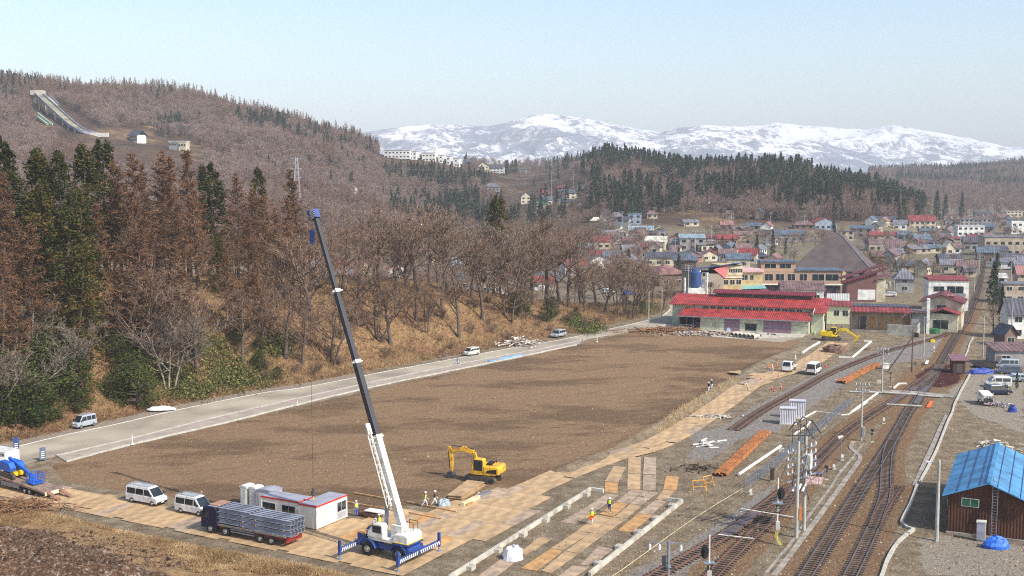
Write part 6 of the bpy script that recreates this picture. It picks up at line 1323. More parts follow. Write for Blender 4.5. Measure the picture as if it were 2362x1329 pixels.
blob('soil_heap',G(1925,812),5.5,4.5,1.5,mat('dug_soil',(112,86,74),.95,.3,2,bump=.6),'brown soil heap in front of the excavator in the pit','soil heap',15)
def big_pipes():
 a=G(1688,778);b=G(1735,783);d=(b-a);nv=Vector((-d.y,d.x,0)).normalized()
 for k in range(6):
  c=a+d*(k/5);mb=MB();n=16;r0,r1,L=.55,.46,2.4;V=[]
  for s,r in((-.5,r0),(.5,r0),(.5,r1),(-.5,r1)):V+=[(cos(2*pi*q/n)*r,s*L,.55+sin(2*pi*q/n)*r)for q in range(n)]
  F=[(i*n+q,i*n+(q+1)%n,((i+1)%4)*n+(q+1)%n,((i+1)%4)*n+q)for i in range(4)for q in range(n)]
  o=mb.add(V,F).build('concrete_pipe',M_CONC,None,c+nv*1.2,atan2(d.y,d.x));tag(o,'hollow concrete pipe in the row of six before the warehouse','pipe','row of six concrete pipes')
big_pipes()
def sheetpiles(pts,n,label,grp):
 a,b,c,d=[G(*q,.1)for q in pts]
 for k in range(n):
  for lay_ in range(2):
   p=a.lerp(b,(k+.5)/n);q=d.lerp(c,(k+.5)/n);dr=(q-p).normalized();nv=Vector((-dr.y,dr.x,0));w=(b-a).length/n*.5;P=[]
   pr=[(-w,.0),(-w*.5,.18),(w*.5,.18),(w,0),(w,.03),(w*.5,.21),(-w*.5,.21),(-w,.03)];sh=random.Random(k*2+lay_).uniform(-.5,.5)
   V=[t+dr*(sh if True else 0)+nv*u+Vector((0,0,z+lay_*.2))for t in(p,q)for u,z in pr];m=len(pr)
   o=MB().add(V,[tuple(range(m)),tuple(range(2*m-1,m-1,-1))]+[(i,i+m,(i+1)%m+m,(i+1)%m)for i in range(m)]).build('sheet_pile',M_ORANGE);tag(o,label,'sheet pile',grp)
sheetpiles(crop(1500,850,4.724,[(685,1165),(830,1172),(1310,712),(1200,690)]),4,'bright orange sheet pile of the long stack beside the white pipe','orange sheet piles by the pipe')
sheetpiles(crop(1500,850,4.724,[(2040,150),(2130,165),(2520,-35),(2430,-50)]),3,'bright orange sheet pile of the stack beside the curving siding','orange sheet piles by the siding')
def cabinet(c,rz,w,d,h,label):
 e=empty('equipment_cabinet',c,rz,label,'cabinet','twin white cabinets');MB().box(-w/2,w/2,-d/2,d/2,.15,h).build('wall',ribbed('white_ribbed',(206,206,214),.25,0,.6),e);MB().box(-w/2-.1,w/2+.1,-d/2-.1,d/2+.1,h,h+.12).build('roof',mat('cab_roof',(196,198,208),.6),e)
 MB().box(-.02,.02,-d/2-.02,-d/2,.2,h-.1).build('door_seam',M_DARK,e);MB().box(w/2,w/2+.06,-.2,.2,.5,.9).build('vent',M_DARK,e);MB().box(-w/2-.15,w/2+.15,-d/2-.15,d/2+.15,0,.15).build('plinth',M_CONC,e)
cabinet(G(1818,978),radians(-14),2.3,1.4,2.4,'white metal cabinet, the nearer of the twin pair');cabinet(G(1830,970)+Vector((1.0,1.7,0)),radians(-14),2.3,1.2,2.7,'white metal cabinet, the farther and taller of the twin pair')
def trestle(c,rz,label):
 e=empty('work_trestle',c,rz,label,'trestle');mb=MB()
 for x in(-.8,.8):
  mb.tube((x,-.45,0),(x,0,1.25),.04,.04,6);mb.tube((x,.45,0),(x,0,1.25),.04,.04,6)
 mb.tube((-.8,0,1.25),(.8,0,1.25),.05,.05,6).tube((-.8,-.25,.55),(.8,-.25,.55),.03,.03,6);mb.build('frame',mat('trestle_orange',(226,160,60),.5),e)
trestle(G(1612,1132),radians(10),'orange and white trestle, left one beside the dug hole');trestle(G(1631,1122),radians(40),'orange and white trestle, right one beside the dug hole')
def cone(px,py,label,lying=False):
 e=empty('traffic_cone',G(px,py,.03),0,label,'cone','red traffic cones');e.rotation_euler=(radians(85)if lying else 0,0,px%3)
 MB().tube((0,0,.04),(0,0,.35),.15,.1,10).tube((0,0,.5),(0,0,.72),.07,.03,10).build('body',mat('cone_red',(226,70,50),.5),e);MB().tube((0,0,.35),(0,0,.5),.1,.07,10).build('white_band',M_WHITE,e);MB().box(-.2,.2,-.2,.2,0,.04).build('base',MATS['cone_red'],e)
for x,y,l in((1755,876,'traffic cone at the ditch crossing edge'),(1780,898,'traffic cone below the haul road, left one'),(1785,902,'fallen traffic cone beside the haul road'),(1802,897,'traffic cone below the haul road, right one'),(1929,880,'traffic cone at the end of the orange stack by the siding'),(1796,870,'traffic cone left of the white van'),(1905,846,'red marker right of the white van')):cone(x,y,l,'fallen' in l)
def barricade(px,py,rz,label):
 e=empty('barrier',G(px,py),rz,label,'barrier','orange barriers near the ditch');mb=MB()
 for x in(-.6,.6):mb.tube((x,-.25,0),(x,0,.9),.025,.025,5).tube((x,.25,0),(x,0,.9),.025,.025,5)
 mb.build('legs',M_STEEL,e);MB().box(-.7,.7,-.03,.03,.7,.9).box(-.7,.7,-.03,.03,.3,.42).build('board',mat('barrier_orange',(226,120,50),.5),e)
barricade(1776,852,.6,'orange barrier, left of the group near the flatbed truck');barricade(1787,856,-.2,'orange barrier, middle of the group near the flatbed truck');barricade(1793,848,1.2,'orange barrier, right of the group near the flatbed truck')
def signboard(px,py,rz,label,face,h=1.4):
 e=empty('standing_sign',G(px,py,.12),rz,label,'sign','standing road signs');MB().box(-.03,.03,-.35,.35,.1,h).build('board',face,e);mb=MB()
 for y in(-.33,.33):mb.beam((.03,y,h),(.5,y,0),.04)
 for y in(-.35,.35):mb.beam((0,y,0),(0,y,h),.05)
 mb.build('frame',M_STEEL,e);mb=MB()
 for k in range(4):mb.box(-.04,-.032,-.22,.22,.3+k*.26,.42+k*.26)
 mb.build('lettering',M_DARK if face is M_WHITE else M_WHITE,e)
M_SGB=mat('sign_blue',(44,70,130),.5)
signboard(38,1043,radians(120),'dark blue standing sign at the far left beside the white truck',M_SGB,2.0);signboard(99,1062,radians(120),'blue and grey standing sign at the left end of the kerb',mat('sign_grey',(96,110,140),.5),1.7)
signboard(1030,830,radians(200),'white standing sign left of the pale compact car',M_WHITE,1.4);signboard(1057,841,radians(150),'dark blue standing sign on the kerb by the compact car',M_SGB,1.3);signboard(1344,796,radians(180),'pale sign board at the far end of the sidewalk',mat('sign_pale',(214,200,170)),1.3)
def post(px,py,h,r,label,m=M_STEEL,name='guide_post',cat='post',base=True,z=0.12):
 p=G(px,py,z);e=empty(name,p,0,label,cat);MB().tube((0,0,0),(0,0,h),r,r,8).build('pole',m,e)
 if base:MB().tube((0,0,0),(0,0,.12),r*3,r*2,8).build('base',M_WHITE,e)
 return e
post(305,1026,1.4,.08,'white and grey delineator post on the sidewalk corner',M_WHITE);post(1377,789,1.6,.08,'white delineator post at the far end of the sidewalk',M_WHITE);post(686,936,.9,.05,'small white marker post on the field edge',M_WHITE)
# buildings
ROOFC=dict(red=(132,56,58),pink=(138,98,94),grey=(112,112,122),dark=(74,74,86),blue=(84,98,114),sky=(132,150,160),white=(190,190,186),green=(66,100,80),brown=(112,88,88),cream=(208,204,186),teal=(90,132,130),maroon=(108,46,54),royal=(40,72,130))
WALLC=dict(white=(228,228,224),cream=(200,190,166),grey=(150,148,148),orange=(168,120,96),brown=(120,98,88),beige=(172,158,140),blue=(140,152,168),dark=(84,80,84),ochre=(196,172,128))
def rm(k,axis=0):return ribbed('roof_%s_%d'%(k,axis),ROOFC[k],.9,axis,.7,.24)
def wm(k):return mat('wall_'+k,WALLC[k],.85,.14,.6)
def roof_gable(mb,x0,x1,y0,y1,ze,zr,oh=.5,th=.18,along='x',off=0.0):
 X0,X1,Y0,Y1=x0-oh,x1+oh,y0-oh,y1+oh
 if along=='x':
  ym=(y0+y1)/2+off;sl0=(zr-ze)/(ym-y0);sl1=(zr-ze)/(y1-ym)
  for Ya,za in((Y0,ze-sl0*oh),(Y1,ze-sl1*oh)):
   P=[(X0,Ya,za),(X1,Ya,za),(X1,ym,zr),(X0,ym,zr)];P2=[(a,b,c+th)for a,b,c in P]
   mb.add(P+P2,[(0,1,2,3),(7,6,5,4),(0,4,5,1),(1,5,6,2),(2,6,7,3),(3,7,4,0)])
 else:
  xm=(x0+x1)/2+off;sl0=(zr-ze)/(xm-x0);sl1=(zr-ze)/(x1-xm)
  for Xa,za in((X0,ze-sl0*oh),(X1,ze-sl1*oh)):
   P=[(Xa,Y0,za),(Xa,Y1,za),(xm,Y1,zr),(xm,Y0,zr)];P2=[(a,b,c+th)for a,b,c in P]
   mb.add(P+P2,[(0,1,2,3),(7,6,5,4),(0,4,5,1),(1,5,6,2),(2,6,7,3),(3,7,4,0)])
def window(e,side,u0,u1,z0,z1,box,frame=M_CW,gl=M_GL,split=True,name='window',detail=True):
 x0,x1,y0,y1=box
 def pan(a,b,o,za,zb):
  if side=='f':return(a,b,y0-o-.02,y0-o+.02,za,zb)
  if side=='b':return(a,b,y1+o-.02,y1+o+.02,za,zb)
  if side=='r':return(x1+o-.02,x1+o+.02,a,b,za,zb)
  return(x0-o-.02,x0-o+.02,a,b,za,zb)
 if not detail:return MB().box(*pan(u0,u1,.02,z0,z1)).build(name,gl,e)
 w=MB().box(*pan(u0,u1,.02,z0,z1)).build(name,frame,e);m=(u0+u1)/2;g=MB()
 if split:g.box(*pan(u0+.07,m-.035,.035,z0+.07,z1-.07)).box(*pan(m+.035,u1-.07,.035,z0+.07,z1-.07))
 else:g.box(*pan(u0+.07,u1-.07,.035,z0+.07,z1-.07))
 g.build('pane',gl,w);return w
def house(x0,x1,yb,yt,roof,wall,label,deg=-22,kind='gable',d=None,win=True,cat='house',group=None,name=None,Y=None,chim=False):
 xc=(x0+x1)/2;g=GT(xc,yb,200)if Y is None else Vector(((xc-1181)/FP*Y,Y,hz((xc-1181)/FP*Y,Y)));D=g.y;r=radians(deg)
 d=d or max(4,min(9,(x1-x0)*D/FP*.55));wapp=(x1-x0)*D/FP;w=max(3.0,(wapp-abs(sin(r))*d*.8)/max(.5,cos(r)));H=max(2.6,(yb-yt)*D/FP-d*.06)
 side=1 if xc>1181 else-1
 f=Vector((cos(r),sin(r),0));n=Vector((-sin(r),cos(r),0));c=g+n*d*.45;e=empty(name or 'house',c,r,label,cat,group);bx=(-w/2,w/2,-d/2,d/2)
 ze=H*{'gable':.66,'gabley':.62,'hip':.62,'flat':.96,'shed':.8,'arch':.6}[kind]
 if kind=='gabley':prof=[(-w/2,-.5),(-w/2,ze),(0,H-.1),(w/2,ze),(w/2,-.5)];MB().prism(prof,-d/2,d/2).build('wall',wm(wall),e)
 elif kind=='gable':
  P=[(-w/2,y,z)for y,z in((-d/2,-.5),(-d/2,ze),(0,H-.1),(d/2,ze),(d/2,-.5))];P+=[(w/2,y,z)for _,y,z in P];MB().add(P,[(0,1,2,3,4),(9,8,7,6,5),(0,5,6,1),(1,6,7,2),(2,7,8,3),(3,8,9,4),(4,9,5,0)]).build('wall',wm(wall),e)
 else:MB().box(*bx,-.5,ze).build('wall',wm(wall),e)
 mb=MB();ra=0
 if kind=='gable':roof_gable(mb,*bx,ze,H)
 elif kind=='gabley':roof_gable(mb,*bx,ze,H,along='y');ra=1
 elif kind=='hip':
  o=.6;rl=max(0,w/2-d/2);B=[(-w/2-o,-d/2-o,ze-.2),(w/2+o,-d/2-o,ze-.2),(w/2+o,d/2+o,ze-.2),(-w/2-o,d/2+o,ze-.2),(-rl,0,H),(rl+.01,0,H)];B2=[(a,b,z-.2)for a,b,z in B[:4]]
  mb.add(B+B2,[(0,1,5,4),(1,2,5),(2,3,4,5),(3,0,4),(0,6,7,1),(1,7,8,2),(2,8,9,3),(3,9,6,0),(9,8,7,6)])
 elif kind=='flat':mb.box(-w/2-.3,w/2+.3,-d/2-.3,d/2+.3,ze,H)
 elif kind=='shed':mb.add([(-w/2-.4,-d/2-.4,ze-.1),(w/2+.4,-d/2-.4,ze-.1),(w/2+.4,d/2+.4,H),(-w/2-.4,d/2+.4,H),(-w/2-.4,-d/2-.4,ze+.1),(w/2+.4,-d/2-.4,ze+.1),(w/2+.4,d/2+.4,H+.2),(-w/2-.4,d/2+.4,H+.2)],[(3,2,1,0),(4,5,6,7),(0,1,5,4),(1,2,6,5),(2,3,7,6),(3,0,4,7)])
 elif kind=='arch':
  n_=10;P=[]
  for x in(-w/2-.2,w/2+.2):P+=[(x,-cos(pi*k/n_)*(d/2+.2),ze+sin(pi*k/n_)*(H-ze))for k in range(n_+1)]
  mb.add(P,[(k,k+1,k+2+n_,k+1+n_)for k in range(n_)]+[tuple(range(n_,-1,-1)),tuple(range(n_+1,2*n_+2))])
 rf=mb.build('roof',rm(roof,ra),e)
 if chim or(w>7 and kind in('gable','hip')and hash(label)%3==0):MB().box(w*.2,w*.2+.5,.2,.7,ze,H+.7).build('chimney',wm('grey'),rf)
 if win:
  near=D<520;st=2 if ze>4.4 else 1
  for s in range(st):
   z0=.9+s*(ze/st);z1=min(ze-.25,z0+1.25)
   if z1-z0<.5:continue
   k=max(1,int(w/3.1));
   for i in range(k):
    u=-w/2+w*(i+.5)/k;hwid=min(.85,w/k*.36);window(e,'f',u-hwid,u+hwid,z0,z1,bx,detail=near)
   if d>5:window(e,'r' if side>0 else 'r',-.7,.7,z0,z1,bx,detail=near)
  if kind!='flat' and st==1 and w>5:window(e,'f',-w/2+.4,-w/2+1.3,.05,2.0,bx,detail=False,name='door',gl=wm('brown'))
 return e
def warehouse():
 A=G(1864.3,771.9);ang=radians(-20.5);f=Vector((cos(ang),sin(ang),0));n=Vector((-f.y,f.x,0));L=30.5;O=A-f*L
 e=empty('warehouse',O,ang,'long pale green warehouse with stepped bright red roof and clerestory windows','warehouse');gw=mat('pale_green_wall',(190,192,168),.85,.14,.8);red=ribbed('warehouse_red',(158,54,50),.5,0,.65,.22)
 cl=mat('clerestory_pale',(176,176,160),.8)
 bay=5.2
 MB().box(bay,L,0,5.9,0,3.25).build('wall',gw,e);MB().box(bay,L-.0,-.03,.0,1.9,1.98).build('wall_band',mat('band_green',(120,132,100),.8),e)
 MB().box(0,.15,.2,5.9,0,3.2).box(0,bay,5.7,5.9,0,3.2).build('open_bay_wall',wm('dark'),e)
 for x in(.1,1.8,3.5):MB().beam((x,.2,0),(x,.2,3.3),.16).build('bay_post',wm('brown'),e)
 mb=MB();P=[(-.4,-.7,3.05),(L+.5,-.7,3.05),(L+.5,6.0,4.38),(.1,6.0,4.38)];mb.add(P+[(x,y,z+.14)for x,y,z in P],[(3,2,1,0),(4,5,6,7),(0,1,5,4),(1,2,6,5),(2,3,7,6),(3,0,4,7)]);mb.build('lower_roof',red,e)
 MB().box(-.45,L+.55,-.78,-.7,2.98,3.18).build('gutter',M_STEEL,e)
 P=[(L,0,3.25),(L,5.9,3.25),(L,5.9,4.7),(L,0,3.25)];MB().add([(L-.01,0,3.2),(L-.01,5.9,3.2),(L-.01,5.9,4.7),(L-.2,0,3.2),(L-.2,5.9,3.2),(L-.2,5.9,4.7)],[(0,1,2),(5,4,3),(0,3,4,1),(1,4,5,2),(2,5,3,0)]).build('gable_wall',gw,e)
 dm=mat('faded_purple_door',(134,104,122),.8,.12)
 for x0,x1 in((11.0,14.6),(20.2,23.2),(23.3,26.6)):d_=MB().box(x0,x1,-.08,-.0,.05,3.0).build('sliding_door',dm,e);MB().box(x0,x1,-.1,-.08,1.45,1.52).build('door_rail',M_STEEL,d_)
 w=MB().box(15.9,18.6,-.04,0,.3,1.9).build('dark_opening',M_GL,e);MB().box(15.7,18.8,-.08,-.04,1.85,1.98).build('opening_lintel',wm('brown'),w)
 for x in(bay+.2,8.0):MB().box(x,x+1.0,-.03,.0,.9,1.8).build('shutter_panel',wm('beige'),e)
 MB().box(2.6,L-1.2,5.95,6.2,4.2,5.3).build('clerestory_wall',cl,e)
 for k in range(14):
  x=4.6+k*1.72;w=MB().box(x,x+1.5,5.88,5.95,4.5,5.12).build('clerestory_window',M_CW,e);MB().box(x+.08,x+.72,5.85,5.89,4.55,5.07).box(x+.79,x+1.42,5.85,5.89,4.55,5.07).build('pane',M_GL,w)
 X0,X1=-3.6,34.2;ye,yr=2.6,13.5;z=lambda y:7.1-(yr-y)*(7.1-5.35)/(yr-5.4);mb=MB();t=.15
 def panel(xa,xb,ya,yb):P=[(xa,ya,z(ya)),(xb,ya,z(ya)),(xb,yb,z(yb)),(xa,yb,z(yb))];mb.add(P+[(a,b,c+t)for a,b,c in P],[(3,2,1,0),(4,5,6,7),(0,1,5,4),(1,2,6,5),(2,3,7,6),(3,0,4,7)])
 panel(X0,X1,5.4,yr);panel(X0,2.0,4.9,5.4);panel(L+.9,X1,2.4,5.4)
 P=[(X0,yr,7.1),(X1,yr,7.1),(X1,22,5.2),(X0,22,5.2)];mb.add(P+[(a,b,c+t)for a,b,c in P],[(3,2,1,0),(4,5,6,7),(0,1,5,4),(1,2,6,5),(2,3,7,6),(3,0,4,7)])
 mb.build('main_roof',red,e)
 P=[(6.2,0),(6.2,5.3),(yr,7.0),(21.5,5.1),(21.5,0)]
 V=[(-3.0,y,zz)for y,zz in P]+[(L+.2,y,zz)for y,zz in P];MB().add(V,[(0,1,2,3,4),(9,8,7,6,5),(0,5,6,1),(1,6,7,2),(2,7,8,3),(3,8,9,4),(4,9,5,0)]).build('main_wall',gw,e)
 MB().box(L+.2,33.4,3.4,21.5,0,4.7).build('side_wall',gw,e);MB().box(33.4,33.44,6.0,7.4,2.4,3.9).build('side_window',M_GL,e);MB().add([(L+.85,2.3,4.4),(L+.85,5.5,5.1),(L+.85,5.5,5.6),(L+.85,2.3,4.9),(L+.7,2.3,4.4),(L+.7,5.5,5.1),(L+.7,5.5,5.6),(L+.7,2.3,4.9)],[(0,1,2,3),(7,6,5,4),(0,4,5,1),(1,5,6,2),(2,6,7,3),(3,7,4,0)]).build('white_barge_board',M_CW,e)
 MB().box(6.5,30.0,12.0,15,6.6,7.85).build('monitor_wall',wm('dark'),e)
 for k in range(13):x=7.0+k*1.77;w=MB().box(x,x+1.55,11.93,12.0,7.05,7.65).build('monitor_window',wm('grey'),e);MB().box(x+.06,x+1.49,11.9,11.94,7.1,7.6).build('pane',M_GL,w)
 mb=MB();roof_gable(mb,6.2,30.3,11.6,15.4,7.85,8.45,.3);mb.build('monitor_roof',ribbed('monitor_maroon',(120,40,52),.5,0),e)
warehouse()
house(1640,1742,685,664,'red','brown','red sheet roof just behind the warehouse ridge',-12,'shed',12,False,'building',name='shed_building')
def low_building():
 O=G(1906,763);ang=radians(-14);e=empty('low_building',O,ang,'low cream building right of the warehouse with stone base and open red roofed porch','building')
 MB().box(0,5.4,0,8,1.7,6.0).build('upper_wall',mat('cream_green',(206,208,176),.85,.06),e);MB().box(-.04,5.44,-.05,8,0,1.7).build('stone_base',mat('stone_base',(150,140,122),.9,.25,3,bump=.5),e)
 for x in(1.6,3.6):window(e,'f',x,x+1.3,3.6,5.0,(0,5.4,0,8))
 MB().box(-.4,5.9,-.6,8.4,6.0,6.15).add([(-.4,-.6,6.15),(5.9,-.6,6.15),(5.9,4,6.9),(-.4,4,6.9)],[(0,1,2,3)]).build('roof',rm('red'),e)
 MB().box(5.5,19,2.2,8,0,5.2).build('back_wall',wm('beige'),e);MB().add([(5.6,-.4,4.7),(19,-.4,4.7),(19,2.6,5.5),(5.6,2.6,5.5),(5.6,-.4,4.9),(19,-.4,4.9),(19,2.6,5.7),(5.6,2.6,5.7)],[(3,2,1,0),(4,5,6,7),(0,1,5,4),(1,2,6,5),(2,3,7,6),(3,0,4,7)]).build('porch_roof',rm('red'),e)
 MB().box(5.3,19.2,2.6,8.3,5.6,5.9).build('rear_roof',rm('dark'),e);MB().box(5.6,19,-.2,2.2,0,.35).build('platform',M_CONCD,e)
 for x in np.linspace(5.7,18.9,8):MB().beam((x,-.1,.3),(x,-.1,4.7),.16).build('porch_post',wm('brown'),e)
 for k,x in enumerate((7.4,9.7,12.0,14.6,17.0)):MB().box(x,x+1.7,2.12,2.2,.4,3.4).build('door' if k==0 else 'board_panel',wm('dark')if k==0 else mat('raw_plywood',(182,140,92),.8,.15),e)
 MB().box(19.2,22.4,.5,6,0,4.9).build('annex_wall',wm('grey'),e);MB().box(19.1,22.6,-.2,6.2,4.9,5.1).build('annex_roof',rm('brown'),e)
 MB().box(22.5,23.2,-.2,1.6,0,8.2).build('tall_white_wall',wm('white'),e)
low_building()
def l_wall():
 A=G(2047,772);B=G(2115,776.5);C=G(2125,762);e=empty('concrete_wall',A,0,'L shaped pale concrete retaining wall beside the poles','wall');
 MB().beam(Vector((0,0,1.25)),(B-A)+Vector((0,0,1.25)),.3,2.5).beam((B-A)+Vector((0,0,1.25)),(C-A)+Vector((0,0,1.25)),.3,2.5).build('wall_face',M_CONC,e)
 MB().beam((B-A)*.86+Vector((0,-1.2,.5)),(B-A)*.98+Vector((0,-1.4,.5)),.8,1.0).build('dark_box',M_DARK,e)
l_wall()
def shed():
 A=G(2184,1230);ang=radians(-25);f=Vector((cos(ang),sin(ang),0));e=empty('shed',A,ang,'dark brown wooden shed with bright blue corrugated gable roof','shed');w=7.7;L=18.5;ze,zr=4.2,5.75
 br=ribbed('brown_boards',(84,50,34),.3,0,.85,.2,strength=.4);bl=ribbed('blue_corrugated',(80,152,204),.22,1,.5,.2,strength=.9)
 V=[(x,y,z)for y in(0,L)for x,z in((0,.1),(0,ze),(w/2,zr),(w,ze),(w,.1))];MB().add(V,[(4,3,2,1,0),(5,6,7,8,9),(0,1,6,5),(1,2,7,6),(2,3,8,7),(3,4,9,8),(4,0,5,9)]).build('wall',br,e)
 mb=MB();roof_gable(mb,0,w,0,L,ze,zr,.55,.12,'y');rf=mb.build('roof',bl,e)
 mb=MB()
 for k in(.22,.5,.78):
  for s in(0,1):a=(w/2*k*1.0 if s==0 else w-w/2*k,0);zz=ze+(zr-ze)*k+.13;mb.beam((a[0],-.5,zz+.03),(a[0],L+.5,zz+.03),.07,.05)
 mb.build('roof_batten',mat('dark_blue_batten',(30,60,110),.5),rf);MB().beam((w/2,-.56,zr+.17),(w/2,L+.56,zr+.17),.4,.1).build('ridge_cap',bl,rf)
 wn=MB().box(1.3,3.0,-.06,0,3.05,3.95).build('window',M_CW,e);MB().box(1.38,2.11,-.08,-.05,3.13,3.87).box(2.19,2.92,-.08,-.05,3.13,3.87).build('pane',mat('green_glass',(40,100,74),.25,.1),wn)
 MB().box(w+.02,w+1.6,2,9,1.9,2.0).build('side_canopy',mat('canopy_blue',(140,170,190),.5),e);MB().beam((w+1.5,2.1,0),(w+1.5,2.1,1.9),.1).build('canopy_post',M_STEEL,e)
 MB().box(-.1,w+.1,-.25,0,0,.25).build('concrete_sill',M_CONCD,e);MB().box(-.12,-.02,1,1.3,2.6,3.3).build('wall_sign',M_CW,e)
 l0=A+f*4.5;nn=Vector((-f.y,f.x,0));ld=empty('ladder',l0-nn*.75,ang,'tall grey metal ladder leaning on the brown gable wall','ladder');mb=MB()
 P0=Vector((0,0,.05));P1=Vector((.0,.55,6.6));
 for x in(-.25,.25):mb.beam(P0+Vector((x,0,0)),P1+Vector((x,0,0)),.06,.09)
 mb.build('rails',M_STEEL,ld);mb=MB()
 for k in range(20):q=P0 .lerp(P1,(k+1)/22);mb.beam(q+Vector((-.25,0,0)),q+Vector((.25,0,0)),.035)
 mb.build('rungs',M_STEEL,ld)
 c=A+f*3.35-nn*1.25;lk=empty('metal_cabinet',c,ang,'tall light grey metal cabinet beside the ladder','cabinet');MB().box(-.42,.42,-.3,.3,.1,1.95).build('wall',mat('locker',(190,192,200),.5,.06),lk);MB().prism([(-.47,1.95),(-.47,2.05),(.47,2.12),(.47,1.95)],-.36,.36).build('roof',M_CW,lk);MB().box(-.36,.36,-.33,-.3,.2,1.85).build('door',mat('locker_door',(176,178,190),.5),lk)
shed()
def hut():
 e=empty('brown_hut',G(2212,862),radians(-6),'small dark brown hut with mono roof beside the main track','hut');MB().box(-1.1,1.1,0,2.4,0,2.5).build('wall',mat('hut_brown',(84,50,44),.8,.2),e)
 MB().add([(-1.55,-.4,2.45),(1.55,-.4,2.45),(1.55,2.8,3.15),(-1.55,2.8,3.15),(-1.55,-.4,2.6),(1.55,-.4,2.6),(1.55,2.8,3.3),(-1.55,2.8,3.3)],[(3,2,1,0),(4,5,6,7),(0,1,5,4),(1,2,6,5),(2,3,7,6),(3,0,4,7)]).build('roof',mat('hut_roof',(128,92,102),.6),e);MB().box(1.12,1.16,.3,2.1,.2,2.3).build('pale_side_panel',wm('blue'),e);MB().box(-.5,.5,-.04,0,.1,2.0).build('door',wm('dark'),e)
hut()
def school():
 O=G(1596,694);O=Vector((O.x,O.y,0));base=Vector((62,352,0));
 def at(px,py,Y):return Vector(((px-1181)/FP*Y,Y,zat(px,py,Y)))
 Y1=352;s=FP/Y1
 c=at(1664,690,Y1);e=empty('school_building',Vector((c.x,c.y,0)),radians(10),'ochre school with blue roof, pink gable triangle and window bands','school');oc=wm('ochre')
 e.scale=(1,1,.8);MB().box(0,6.4,-1.2,9,0,12.2).box(0,6.4,9,11,0,10.5).build('right_wing_wall',oc,e);MB().box(-8.6,0,-2,11,0,9.3).build('left_wing_wall',mat('school_grey',(160,146,132),.85,.06),e)
 MB().add([(-9.4,-3,11.0),(7.0,-2.2,13.4),(7.0,11.5,10.9),(-9.4,11.5,9.4),(-9.4,-3,11.3),(7.0,-2.2,13.7),(7.0,11.5,11.2),(-9.4,11.5,9.7)],[(3,2,1,0),(4,5,6,7),(0,1,5,4),(1,2,6,5),(2,3,7,6),(3,0,4,7)]).build('roof',rm('royal'),e)
 MB().add([(-3.0,-2.25,11.0),(.8,-2.2,7.4),(1.9,-1.6,12.6),(-3.0,-2.05,11.0),(.8,-2.0,7.4),(1.9,-1.4,12.6)],[(0,1,2),(5,4,3),(0,3,4,1),(1,4,5,2),(2,5,3,0)]).build('pink_gable_triangle',mat('pink_panel',(206,112,112),.7),e)
 MB().box(1.9,6.44,-1.3,-1.2,8.6,12.0).build('pale_band',wm('cream'),e);MB().box(-.2,6.6,-1.5,-1.2,7.6,7.9).build('ledge',wm('white'),e)
 for k in range(8):MB().box(2.2+k*.54,2.55+k*.54,-1.36,-1.29,9.6,11.0).build('window',M_GL,e)
 for k in range(3):window(e,'f',.5+k*2.0,2.1+k*2.0,5.0,6.9,(0,6.4,-1.2,11))
 for x,z0,z1 in((-6.5,8.3,9.8),(-5.3,4.3,6.2)):window(e,'f',x,x+2.0,z0,z1,(-8.6,0,-2,11))
 for k in range(2):window(e,'f',.8+k*2.6,2.4+k*2.6,.8,2.6,(0,6.4,-1.2,11))
 c=at(1704,680,356);m_=empty('school_wing',Vector((c.x,c.y,0)),radians(2),'ochre school wing with pale pink roof edge and turquoise canopy','school');m_.scale=(1,1,.8);MB().box(0,7.6,0,9,3.6,9.2).build('wall',oc,m_);MB().box(-.5,7.9,-.6,9.2,9.2,10.2).build('roof',mat('pink_roof_edge',(214,176,176),.7),m_)
 for x0,x1 in((1.0,3.1),(3.7,4.9)):window(m_,'f',x0,x1,6.2,8.2,(0,7.6,0,9))
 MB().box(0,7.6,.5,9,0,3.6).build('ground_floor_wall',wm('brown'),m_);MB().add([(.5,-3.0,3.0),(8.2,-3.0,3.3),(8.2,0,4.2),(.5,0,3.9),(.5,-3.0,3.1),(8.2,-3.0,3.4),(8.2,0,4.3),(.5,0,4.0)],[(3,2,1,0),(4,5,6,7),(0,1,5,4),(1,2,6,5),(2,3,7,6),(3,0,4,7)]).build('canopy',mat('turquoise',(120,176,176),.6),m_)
 c=at(1760,680,360);r_=empty('school_main_block',Vector((c.x,c.y,0)),radians(-3),'long beige school block with rows of dark windows','school');bg_=mat('school_beige',(176,146,122),.85,.06)
 r_.scale=(1,1,.8);MB().box(0,24.5,0,10,3.8,9.4).build('wall',bg_,r_);MB().box(0,10.5,2,10,9.4,12.4).build('upper_wall',bg_,r_);MB().box(-.4,10.9,1.5,10.4,12.4,12.9).box(10.2,25,-.5,10.4,9.4,9.8).build('roof',rm('blue'),r_)
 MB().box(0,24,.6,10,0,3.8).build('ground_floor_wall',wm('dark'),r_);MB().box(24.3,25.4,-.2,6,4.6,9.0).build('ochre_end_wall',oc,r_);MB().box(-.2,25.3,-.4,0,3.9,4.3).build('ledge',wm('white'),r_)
 for k,(a,b)in enumerate(((.8,3.4),(4.2,6.8),(7.8,10.2),(11.4,13.8),(15.2,19.0),(19.3,23.4))):window(r_,'f',a,b,5.6,8.2,(0,24.5,0,10))
 for a in(1.0,5.6):window(r_,'f',a,a+3.6,10.1,11.9,(0,10.5,2,10))
school()
